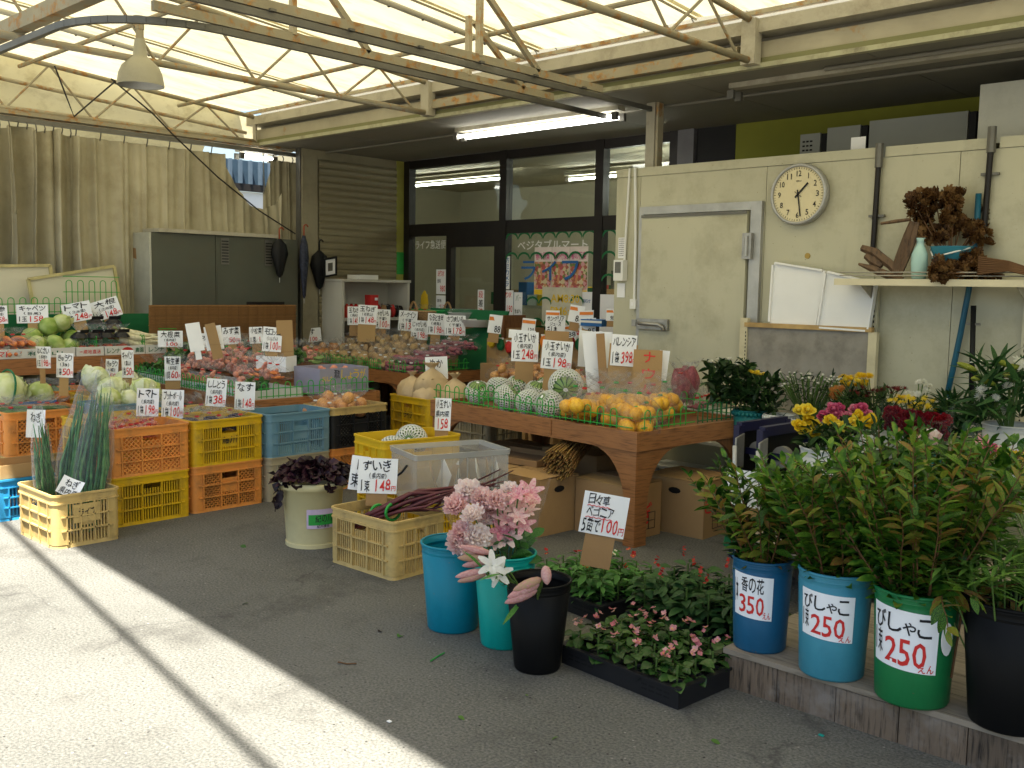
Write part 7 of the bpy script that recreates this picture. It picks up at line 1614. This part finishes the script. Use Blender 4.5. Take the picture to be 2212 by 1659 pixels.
# ---------------------------------------------------------------- hand trolleys folded upright by the table end
pur = mat('trolley_paint', (.014, .014, .045), .35, .1, 4); tyre = mat('tyre', (.22, .21, .18), .6)
for i, (xa, ya, xb, yb) in enumerate(((1593, 918, 1636, 902), (1643, 928, 1710, 907))):
    a = gz(xa, ya, .80); b = gz(xb, yb, .80); b = Vector((a.x+.03, a.y+.44, .80)); t = (b-a).normalized(); nx = Vector((t.y, -t.x, 0))
    o = thing('platform_trolley', ('folded blue platform trolley standing on end against the table', 'second folded blue trolley standing before the rose bucket')[i], 'trolley', (a.x, a.y, .0)); V0 = Vector((0, 0, 0)); w_ = t*.44
    part('deck', MB().bar(Vector((0, 0, .12))+w_*.5-nx*.015, Vector((0, 0, .78))+w_*.5-nx*.015, .42, .02, nx), K['black'], o)
    for p, q in ((Vector((0, 0, .10)), Vector((0, 0, .80))), (w_+Vector((0, 0, .10)), w_+Vector((0, 0, .80))), (Vector((0, 0, .79)), w_+Vector((0, 0, .79))), (Vector((0, 0, .11)), w_+Vector((0, 0, .11)))):
        part('frame_bar', MB().bar(p+nx*.012, q+nx*.012, .05, .035, nx) if abs(p.z-q.z) > .1 else MB().bar(p+nx*.010, q+nx*.010, .034, .05, Z3), pur, o)
    for (u, z) in ((.22, .66), (.78, .62), (.22, .22), (.78, .22)):
        c = w_*u+Vector((0, 0, z))+nx*.075
        wh = part('wheel', MB().tube([c-t*.016, c+t*.016], .055, 20), tyre, o)
        part('hub', MB().tube([c-t*.019, c+t*.019], .022, 12), K['alu'], wh)
        part('fork', MB().bar(c-nx*.065+t*.024, c+t*.024, .035, .008, t).bar(c-nx*.065-t*.024, c-t*.024, .035, .008, t), pur, o)
    hb = -t*.06+nx*.03
    part('hinge_plate', MB().poly([hb+Vector((0, 0, .60)), hb+Vector((0, 0, .74)), hb+t*.07+Vector((0, 0, .76)), hb+t*.07+Vector((0, 0, .58))], .01, nx), K['steel'], o)
    part('handle', MB().tube([hb+Vector((0, 0, .70)), hb+t*.02+Vector((0, 0, .4)), hb+t*.05+Vector((0, 0, .12)), hb+t*.04+Vector((0, 0, .02))], .012, 8), K['alu'], o, True)
# ---------------------------------------------------------------- boxes under the watermelon table
carton('closed tan box with a hand hole under the middle of the table', (-4.66, 4.50, 0), -.08, .40, .36, .34, 'cardboard', False, (), holes=True)
carton('plain tan box with a hand hole beside the floor card', (-4.22, 4.36, 0), -.06, .36, .34, .345, 'cardboard', False, (), holes=True)
carton('tan box with red lettering behind the table leg', (-3.83, 4.64, 0), -.05, .40, .34, .33, 'cardboard', False, [('ねぎ', 'r', .1, .25, .75, .65)], 'x')
carton('tan box with red lettering and open flaps by the trolley foot', (-3.57, 5.02, 0), .02, .42, .40, .34, 'cardboard', False, [('ぎ', 'r', .02, .45, .3, .75)], 'x', holes=True)
carton('long brown box far under the watermelon table', (-5.0, 4.95, 0), -.05, .55, .40, .36, 'cardboard_dark', False)
carton('brown box stacked upon the long brown box', (-4.45, 5.02, 0), -.05, .5, .40, .40, 'cardboard', False)
carton('flattened lid of a brown box lying on the boxes', (-4.62, 4.55, .358), .1, .5, .36, .04, 'cardboard_dark', True)
o = thing('reed_bundle', 'rolled bundle of dry reeds lying on boxes under the table', 'reed bundle', (-3.95, 4.62, .36)); brm = mat('dry_reed', (.30, .17, .05), .8, .4, 20, rnd=.3)
for k in range(150):
    a = k*2.4; r_ = .10*math.sqrt(k/150); q = Vector((r_*math.cos(a), 0, .09+r_*.8*math.sin(a))); part('reed', MB().tube([q+Vector((-.10, .38, .10)), q+Vector((0, .1, .02)), q*1.25+Vector((.09, -.12+R.uniform(-.03, .03), -.05))], .0045, 4), brm, o)
sign('round edged poster lying on the box lids under the table', gz(1215, 1003, .38), 45, 16, [('大', 'r', .2, .2, .5, .8), ('特価', 'k', .55, .3, .9, .6)], rot=-8, lean=60, stem=None, name='loose_poster', cat='poster')
wr = thing('white_rack', 'white wire rack in the shade behind the watermelon table', 'rack', (-4.2, 5.9, 0))
for z in (.2, .42, .64): part('shelf_board', MB().b2((0, 0, z), (1.0, .26, z+.02)), K['white_plastic'], wr)
for x in (0, .97): part('upright', MB().b2((x, .1, 0), (x+.03, .13, .66)), K['white_plastic'], wr)
for nm_, (ux, uy) in (('tan box with red lettering and open flaps by the trolley foot', (.45, .08)), ('tan box with red lettering behind the table leg', (.02, .5))):
    q = [z for z in bpy.data.objects if z.get('label') == nm_][0]; mb = MB()
    for k in range(4): mb.b2((.402 if 'leg' in nm_ else .422, .10+.06*k, .05), (.4035 if 'leg' in nm_ else .4235, .103+.06*k, .15))
    for k in range(3): mb.b2((.402 if 'leg' in nm_ else .422, .10, .05+.05*k), (.4035 if 'leg' in nm_ else .4235, .283, .053+.05*k))
    part('printed_form', mb, K['ink'], q)
# ---------------------------------------------------------------- shelf and things on the cold room wall
sh = thing('wall_shelf', 'pale wall shelf on slotted uprights beside the clock', 'shelf', (-2.80, 6.2, 1.53))
part('board', MB().b2((0, -.30, .02), (1.12, -.01, .05)), mat('shelf_cream', (.58, .54, .40), .5, .1, 4, dirt=.4), sh)
part('front_lip', MB().b2((-.005, -.315, .015), (1.125, -.301, .055)), mat('lip', (.62, .56, .38), .5, .1, 6), sh)
for x in (.14, 1.04):
    up = part('upright', MB().b2((x-.02, -.03, -1.0), (x+.02, -.001, .02)), mat('upright_cream', (.50, .47, .33), .5, .15, 5, dirt=.4), sh)
    for k in range(28): part('slot', MB().b2((x-.004, -.0325, -.97+k*.034), (x+.004, -.0303, -.953+k*.034)), K['black'], up)
    part('bracket', MB().poly([(x, -.02, .018), (x, -.26, .018), (x, -.02, -.10)], .006, (1, 0, 0)), K['fascia'], sh)
for z in (.075, .095): part('guard_rail', MB().tube([(0.02, -.29, z), (1.1, -.29, z)], .004, 5), K['steel'], sh)
o = thing('blue_pail', 'small blue pail with a white handle on the wall shelf', 'pail', gy(2052, 600, 6.05)); o.location.z = 1.585
part('tub', MB().lathe([(.085, 0), (.115, .19), (.122, .195), (.11, .19), (.08, .01)], 26), PM['sky'], o, True)
part('handle', MB().tube([(-.115, -.03, .18), (-.06, -.12, .13), (.03, -.13, .15), (.115, -.03, .185)], .005, 6), K['white_plastic'], o, True)
def dried(label, base, lst, d, s):
    o = thing('dried_hydrangea', label, 'dried flowers', base); base = Vector(base); r2 = random.Random(len(lst))
    for x, y in lst:
        p = pd(x, y, d+r2.uniform(-.06, .06))-base
        for j in range(11):
            q = p+Vector((r2.uniform(-1, 1), r2.uniform(-1, 1), r2.uniform(-.7, 1)))*s*.9; put('flower', FH['brown'], o, mtx=TR(q, r2.uniform(-1.5, 1.5), r2.uniform(-1.5, 1.5), r2.uniform(0, 6), s*.75*r2.uniform(.8, 1.2)))
        part('stem', MB().tube([(0, 0, 0), p*.6, p], .004, 5), twig_m, o)
    return o
dried('tall bunch of dried brown hydrangeas in the small blue pail', gy(2052, 575, 6.05), [(1990, 432), (2018, 424), (2000, 465), (1992, 490), (2050, 440), (2062, 430), (2048, 475), (2030, 505), (2075, 490), (2100, 500), (2128, 470), (2145, 480), (2115, 515), (2010, 510), (2140, 462), (1980, 450)], 5.85, .052)
dried('dried brown hydrangea heads lying along the shelf edge', gy(2090, 590, 5.92), [(2038, 575), (2060, 585), (2030, 590), (2085, 565), (2110, 560), (2100, 582), (2080, 590), (2125, 578), (2140, 590)], 5.72, .052)
mb = MB(); o = thing('dried_stalk', 'loose dried stalks lying at the shelf end', 'dried flowers', gy(2160, 592, 5.9))
for k in range(9): part('stalk', MB().tube([(-.12, 0, .0+.012*k), (.05, -.02, .02+.006*k), (.22, -.05+.01*k, -.02+.012*(k % 3))], .006, 5), twig_m, o)
o = thing('glass_vase', 'pale turquoise vase with a frilled neck on the wall shelf', 'vase', gy(1984, 598, 5.98)); o.location.z = 1.585
part('body', MB().lathe([(.036, 0), (.042, .01), (.048, .09), (.046, .15), (.030, .19), (.022, .205), (.022, .225), (.034, .245), (.030, .243), (.018, .22)], 20, wob=.03), mat('vase_glaze', (.40, .60, .55), .25, .12, 5), o, True)
dw = woodmat('driftwood', (.12, .07, .035), (.04, .022, .012), 8, (6, 6, 1.5), .75, .4)
o = thing('driftwood', 'dark rough driftwood pieces crossed on the shelf end', 'driftwood', gy(1925, 600, 5.98)); B_ = o.location.copy()
def drift(pts, r): 
    P = [gy(x, y, 5.96)-B_ for x, y in pts]; part('branch', MB().tube(P, r, 5), dw, o)
drift([(1928, 600), (1945, 555), (1962, 510), (1972, 478)], [.022, .030, .030, .02]); drift([(1940, 600), (1955, 560), (1972, 515), (1982, 480)], [.018, .026, .026, .015]); drift([(1903, 483), (1935, 478), (1968, 474)], [.009, .012, .010])
drift([(1862, 535), (1890, 545), (1925, 572), (1940, 590)], [.022, .032, .03, .022]); drift([(1855, 570), (1885, 580), (1925, 596), (1950, 602)], [.008, .024, .028, .014]); drift([(1870, 552), (1885, 562), (1905, 575)], [.02, .03, .02])
# foam lids, stained board, hose, pole
fl_ = thing('foam_lid_pair', 'two white foam box lids leaning side by side on the stained board', 'foam lid', gy(1775, 712, 6.12))
B2_ = fl_.location.copy()
for k, pts in enumerate(([(1672, 567), (1783, 585), (1763, 706), (1663, 700)], [(1786, 586), (1893, 612), (1876, 715), (1768, 707)])):
    P = [gy(x, y, 6.14-.02*k)-B2_ for x, y in pts]; lid = part('lid', MB().poly(P, .035, (0, 1, 0)), K['foam'], fl_)
    for a, b in zip(P, P[1:]+P[:1]): part('raised_edge', MB().bar(a.lerp(b, .04)+Vector((0, -.006, 0)), a.lerp(b, .96)+Vector((0, -.006, 0)), .012, .03, (0, 1, 0)), K['foam'], lid)
sb_ = thing('stained_board', 'grey stained panel in a cream slotted frame below the foam lids', 'panel', (-3.53, 6.12, .45)); xr = gy(1878, 720, 6.12).x
part('panel', MB().b2((0, .0, 0), (xr+3.53, .02, .80)), mat('stained_panel', (.27, .25, .21), .6, .3, 5, dirt=.6, dcol=(.12, .10, .08), dscale=8), sb_)
cf = mat('frame_cream', (.58, .52, .34), .5, .12, 5, dirt=.3)
part('top_strip', MB().b2((-.02, -.02, .80), (xr+3.53+.02, .025, .83)), mat('rust_strip', (.45, .30, .12), .6, .3, 9), sb_)
for x in (-.055, xr+3.53): part('slotted_post', MB().b2((x, -.015, -.45), (x+.055, .025, .80 if x > 0 else .86)), cf, sb_)
mb = MB()
for k in range(30): mb.b2((-.012, -.017, .0+k*.026), (-.006, -.0152, .014+k*.026))
part('slot_row', mb, K['black'], sb_)
o = thing('blue_hose', 'blue hose slanting down the cold room wall below the shelf', 'hose', gy(2042, 870, 6.15)); B3_ = o.location.copy()
part('hose', MB().tube([gy(x, y, 6.17)-B3_ for x, y in ((2114, 418), (2108, 520), (2092, 630), (2075, 720), (2058, 800), (2042, 870))], .018, 8), mat('hose_blue', (.015, .10, .16), .4), o, True)
o = thing('black_pole', 'short black pole with a collar standing beside the blue hose', 'pole', gy(2095, 900, 6.12)); B4_ = o.location.copy()
part('pole', MB().tube([gy(2103, 660, 6.12)-B4_, gy(2097, 900, 6.12)-B4_], .016, 8), K['black'], o, True); part('collar', MB().tube([gy(2102, 700, 6.12)-B4_-Vector((.04, 0, 0)), gy(2102, 700, 6.12)-B4_+Vector((.04, 0, 0))], .008, 6), K['steel'], o)
# ---------------------------------------------------------------- litter on the asphalt
for k, (x, y, m_, s, lab) in enumerate(((520, 1178, 'bedding', .05, 'small green leaf on the asphalt before the cream tub'), (860, 1376, 'bedding', .05, 'crumpled green leaf on the asphalt before the blue bucket'), (537, 1302, 'needle', .03, 'little yellow green leaf on the asphalt near the shadow edge'), (990, 1547, 'needle', .028, 'yellow leaf lying alone on the asphalt below the black bucket'), (1137, 1503, 'needle', .022, 'tiny green leaf on the asphalt beside the begonia tray'), (1206, 1592, 'needle', .024, 'pair leaf in yellow green on the front asphalt'), (1536, 1598, 'needle', .034, 'curled yellow leaf near the wooden step'), (818, 1365, 'shiso', .035, 'dark withered leaf on the asphalt'))):
    o = tag(put('fallen_leaf', LM['oval'].mesh('fallen_leaf', LG[m_], True), None, orient(gz(x, y, .006), (math.cos(k*2.1), math.sin(k*2.1), .05), s, .3)), lab, 'leaf')
o = tag(part('plastic_tie', MB().tube([gz(x, y, .005) for x, y in ((930, 1428), (945, 1418), (960, 1410))], .003, 5), K['bright_green']), 'green plastic tie lying on the asphalt', 'plastic tie')
o = tag(part('twig', MB().tube([gz(x, y, .005) for x, y in ((730, 1430), (750, 1434), (770, 1433))], .003, 5), twig_m), 'thin brown twig on the asphalt near the shadow edge', 'twig')
o = tag(part('paper_scrap', MB().box(gz(841, 1558, .004), (.015, .012, .003)), K['paper_white']), 'white paper scrap on the asphalt', 'paper scrap')
o = tag(part('plastic_scrap', MB().box(gz(1774, 1588, .004), (.018, .012, .003)), PM['teal']), 'turquoise plastic scrap in front of the wooden step', 'plastic scrap')
# ================================================================== hand written price cards
def P3(name, org, price, unit='1袋'):
    """usual layout: product, origin in brackets, unit in black and price in red"""
    L_ = [(name, 'k', .08, .66, .92, .94)]
    if org: L_.append(('('+org+')', 'k', .22, .44, .82, .60))
    L_ += [(unit, 'k', .05, .08, .33, .38), (price, 'r', .38, .08, .84, .40), ('円', 'r', .85, .08, .97, .24)]
    return L_
def S(label, p, w, h, lines, **k): return sign(label, p, w, h, lines, **k)
BX = -8.50
S('price card for cabbage at 158 yen on the back table', gx(70, 678, BX), 62, 40, P3('キャベツ', '群馬', '158', '1玉'), rot=1, stem=(.5, .9))
S('tilted price card for tomatoes at 248 yen on the back table', gx(167, 674, BX), 58, 41, P3('トマト', '北海道', '248'), rot=12, stem=(.62, .9))
S('steeply tilted price card for daikon at 148 yen', gx(230, 667, BX), 56, 42, P3('大根', '北海道', '148', '1本'), rot=18, stem=(.6, .9))
S('price card cut by the frame beside the carrots', gx(-4, 680, BX), 36, 39, P3('人参', '北海道', '158'), rot=2, stem=(.5, .9))
S('price card for chinese cabbage turned edge on above its carton', gx(92, 772, -7.42), 28, 47, P3('はくさい', '長野', '198', '1玉'), rot=-4, yaw=28, stem=(.25, .7), curl=.25)
S('narrow price card for cucumbers at 50 yen on a long stem', gx(139, 789, -7.02), 33, 53, P3('きゅうり', '3本', '50'), rot=-5, yaw=20, stem=(.36, .75), curl=.2)
S('small price card for cucumbers between two cabbage crates', gx(241, 800, -7.5), 25, 48, P3('きゅうり', '細', '50'), rot=-6, yaw=20, stem=(.3, .4), curl=.15)
S('tall narrow price card for cabbage at 50 yen', gx(275, 786, -7.15), 24, 60, P3('キャベツ', '富山', '50'), rot=-3, yaw=24, stem=(.34, .65), curl=.15)
S('price card for new ginger at 60 yen per 100 grams', gy(373, 796, 3.76), 33, 52, P3('新生姜', '県内産', '60', '100g'), rot=-1, yaw=8, stem=(.6, .35))
S('price card for tomatoes at 198 yen over the orange crate', gx(319, 869, -6.16), 45, 60, P3('トマト', '県内産', '198'), rot=-3, stem=(.3, .4), curl=.12)
S('price card for football tomatoes at 100 yen over the orange crate', gx(373, 873, -6.12), 45, 62, P3('フットボール', '県内産', '100'), rot=-3, stem=(.3, .4), curl=.12)
S('price card for green peppers at 38 yen above the eggplants', gx(467, 848, -6.16), 42, 60, P3('ししとう', '県内産', '38'), rot=-5, stem=(.35, .4), curl=.1)
S('price card for eggplants at 148 yen behind the yellow crate', gx(529, 855, -6.12), 42, 60, P3('なす', None, '148'), rot=-3, stem=(.35, .4), curl=.1)
S('price card for morocco beans at 100 yen on the middle table', gx(588, 733, -6.75), 40, 53, P3('モロッコ', 'いんげん', '100'), rot=-4, stem=(.5, 1.05))
S('price card for komatsuna behind the bean card', gx(553, 724, -7.3), 28, 36, [('小松菜', 'k', .1, .6, .95, .95), ('1束', 'k', .05, .08, .5, .4), ('1', 'r', .7, .1, .85, .4)], rot=2, stem=(.5, .8))
S('price card for mizuna at 50 yen before the reed blind', gx(500, 725, -7.7), 38, 37, [('みず菜', 'k', .05, .55, .95, .95), ('50', 'r', .35, .1, .72, .42), ('円', 'r', .76, .1, .94, .3)], rot=4, stem=(.5, .8))
S('pale price card for daikon greens behind the green wire', gx(368, 732, -8.1), 51, 35, [('大根菜', 'k', .1, .58, .9, .95), ('(県内産)', 'k', .25, .34, .75, .52), ('100', 'r', .3, .05, .8, .3)], rot=0, stem=(.5, .5))
S('card stub in front of the mizuna card', gx(440, 735, -7.75), 24, 30, [('オ', 'k', .3, .5, .8, .9)], rot=0, stem=(.5, .5))
S('white back of a price card leaning on the ginger table', gx(421, 728, -6.95), 30, 62, (), rot=8, lean=12, stem=(.2, .3), sm='card', yaw=10)
S('price card seen from behind on a brown cardboard stem', gx(462, 730, -6.9), 36, 52, (), rot=8, lean=12, stem=None, name='price_card')
o = thing('cardboard_strip', 'wide brown cardboard strip standing beside the bean card', 'cardboard', gx(619, 800, -6.7)); d_ = dep(o.location)/FL
part('strip', MB().bar((0, 0, 0), (0, -.02, 108*d_), 34*d_, .006, (.8, -.6, 0)), K['cardboard'], o); part('crease', MB().bar((.004, -.003, 40*d_), (.005, -.004, 41*d_), 34*d_, .006, (.8, -.6, 0)), K['cardboard_dark'], o)
o = thing('cardboard_strip', 'brown cardboard stem in front of a reversed price card', 'cardboard', gx(472, 775, -6.85)); d_ = dep(o.location)/FL
part('strip', MB().bar((0, 0, 0), (-.02, -.06, 76*d_), 22*d_, .006, (.8, -.6, 0)), K['cardboard'], o); part('crease', MB().bar((-.004, -.02, 30*d_), (-.004, -.02, 31*d_), 22.5*d_, .008, (.8, -.6, 0)), K['cardboard_dark'], o)
S('price card for eggplants at 100 yen beside the potato table', gy(672, 724, 6.3), 43, 30, [('なす', 'k', .2, .5, .7, .92), ('袋', 'k', .1, .05, .3, .35), ('100', 'r', .4, .05, .8, .38)], rot=6, stem=(.3, .5))
PY = 6.9
S('price card for local onions partly covered by another card', gy(765, 682, 6.40), 28, 40, P3('玉ねぎ', '県内', '148'), rot=0, stem=(.5, .6))
S('price card for onions at 148 yen over the potato heap', gy(794, 680, 6.34), 41, 42, P3('玉ねぎ', '和歌山', '148'), rot=-3, stem=(.9, .9))
S('price card for chiba potatoes at 100 yen', gy(824, 689, 6.62), 38, 42, P3('じゃがいも', '千葉', '100'), rot=-2, stem=(.5, 1.2))
S('price card for may queen potatoes at 130 yen on the green board', gy(881, 693, PY), 40, 44, P3('メークイン', '千葉', '130'), rot=-4, stem=(.5, 1.2), sdx=-.12)
S('price card for local potatoes at 198 yen overlapping its neighbour', gy(906, 713, PY-.06), 36, 42, P3('じゃがいも', '県内産', '198'), rot=-2, stem=(.8, .7))
S('price card for naruto sweet potatoes at 198 yen', gy(942, 700, PY), 37, 46, P3('なると金時', '徳島', '198'), rot=-3, stem=(.45, 1.1))
S('price card for chiba sweet potatoes at 178 yen', gy(983, 703, PY-.04), 45, 44, P3('さつまいも', '千葉', '178'), rot=-1, stem=(.55, 1.5), sdx=-.1)
S('card reading rice bran behind the knotted bran bags', gy(943, 795, 5.42), 48, 49, [('ぬか', 'k', .18, .55, .82, .90), ('袋', 'k', .05, .08, .3, .35)], rot=3, stem=(.3, .3))
S('curled price card for small watermelons at 158 yen on the yellow container', gx(956, 895, -4.66), 34, 70, [('小玉すい', 'k', .05, .68, .95, .92), ('県内産', 'k', .05, .42, .9, .62), ('158', 'r', .15, .06, .85, .36)], rot=-4, yaw=15, stem=(.42, .25), curl=.2)
FY = 5.42
S('price card for small watermelons at 248 yen on the watermelon table', gy(1134, 749, FY), 58, 64, P3('小玉すいか', '県内産', '248', '1玉'), rot=-1, stem=(.62, .95))
S('bent price card for small watermelons at 198 yen on the watermelon table', gy(1203, 767, FY-.08), 66, 62, P3('小玉すいか', '県内産', '198', '1玉'), rot=-4, stem=(.8, .9), curl=.1)
S('blank card back showing above the watermelon price card', gy(1128, 722, FY+.05), 58, 18, (), rot=-3, stem=None)
S('brown card showing above the bent watermelon price card', gy(1203, 728, FY+.03), 52, 26, (), rot=-2, stem=None, cm='cardboard')
S('blank white card with curled corners behind the oranges', gy(1283, 755, FY-.02), 70, 78, (), rot=-3, stem=None, curl=.3, yaw=10)
o = thing('cardboard_strip', 'white faced cardboard strip standing behind the orange bags', 'cardboard', gy(1292, 858, FY-.12)); d_ = dep(o.location)/FL
part('strip', MB().bar((0, 0, 0), (-.05, -.02, 140*d_), 44*d_, .006, (.6, -.8, 0)), K['card'], o); part('torn_edge', MB().bar((.06, -.01, .02), (.02, -.02, 138*d_), 18*d_, .005, (.6, -.8, 0)), K['cardboard'], o)
S('price card for valencia oranges at 398 yen', gy(1347, 757, FY-.05), 54, 68, [('バレンシア', 'k', .05, .62, .97, .90), ('1袋', 'k', .05, .08, .35, .45), ('398', 'r', .42, .10, .88, .45), ('円', 'r', .88, .1, .98, .25)], rot=-3, stem=(.9, .7))
S('brown cardboard panel with red brush strokes behind the orange bags', gy(1398, 808, FY-.1), 62, 105, [('ナ', 'r', .35, .72, .75, .96), ('ウ', 'r', .32, .40, .78, .62), ('ル', 'r', .30, .10, .78, .28)], rot=-1, stem=None, cm='cardboard', name='cardboard_sign', cat='sign', hand=1.6)
S('white card edge sticking out behind the brown cardboard panel', gy(1432, 790, FY+.02), 22, 66, (), rot=-6, stem=None, curl=.2)
S('handwritten juice card below the coloured window sheets', gy(1200, 700, 6.75), 42, 38, [('サングリア', 'k', .05, .66, .95, .95), ('ジュース', 'k', .2, .40, .8, .60), ('各1本', 'k', .05, .05, .6, .35)], rot=-2, stem=(.5, .6))
S('price card for taro stems at 148 yen over the tan crate', gx(816, 1028, -4.22), 84, 76, [('ずいき', 'k', .1, .64, .85, .94), ('(県内産)', 'k', .28, .42, .75, .58), ('1束', 'k', .06, .06, .32, .38), ('148', 'r', .42, .08, .84, .40), ('円', 'r', .86, .08, .97, .22)], rot=-4, stem=(.6, .35), yaw=8)
S('second card half hidden behind the taro stem card', pd(776, 1022, dep(gx(816, 1028, -4.22))+.05), 40, 74, [('1', 'k', .3, .6, .45, .9), ('束', 'k', .1, .1, .6, .5)], rot=-8, stem=None)
S('crumpled leek card tucked into the sunny crate', gx(152, 1053, -5.56), 46, 40, [('ねぎ', 'k', .2, .5, .85, .92), ('県内産', 'k', .1, .05, .9, .4)], rot=-28, lean=25, stem=None, curl=.25)
S('white card behind the slim leek bunch', gx(77, 915, -6.12), 36, 60, [('ねぎ', 'k', .2, .55, .8, .9)], rot=-4, stem=None, curl=.2)
d_ = pd(1305, 1112, 4.42)
o = S('floor card for vinca and begonia at five seedlings for 100 yen', d_, 98, 90, [('日々草', 'k', .10, .70, .58, .95), ('ベゴニア', 'k', .10, .42, .72, .66), ('5苗で', 'k', .05, .05, .46, .36), ('100', 'r', .46, .08, .85, .40), ('円', 'r', .86, .06, .98, .24)], rot=-8, stem=(.72, .78), sdx=-.02)
c = [ch for ch in o.children if ch.name.startswith('card')][0]; vs_ = [v.co for v in c.data.vertices]; a_, b_3, e_ = vs_[0].copy(), vs_[14].copy(), vs_[150].copy(); nr = (b_3-a_).cross(e_-a_).normalized()
for v0, u1 in ((.66, .60), (.38, .70)):
    part('underline', MB().tube([a_+(b_3-a_)*(.1+(u1-.1)*i/10)+(e_-a_)*(v0+.025*(i % 2))+nr*.002 for i in range(11)], .0022, 4), K['red_ink'], o)
S('large card half hidden behind the evergreen branches', pd(1612, 1056, 4.05), 88, 78, [('アイビー', 'k', .1, .6, .75, .85), ('1苗', 'k', .08, .1, .4, .4)], rot=-5, stem=(.8, .8))
o = thing('green_board', 'narrow green board leaning behind the half hidden card', 'board', pd(1575, 1180, 4.15)); part('board', MB().bar((0, 0, 0), (.03, .02, .25), .05, .02, (.6, -.8, 0)), K['green'], o); part('edge', MB().bar((-.012, .006, 0), (.018, .026, .25), .02, .022, (.6, -.8, 0)), K['bright_green'], o)
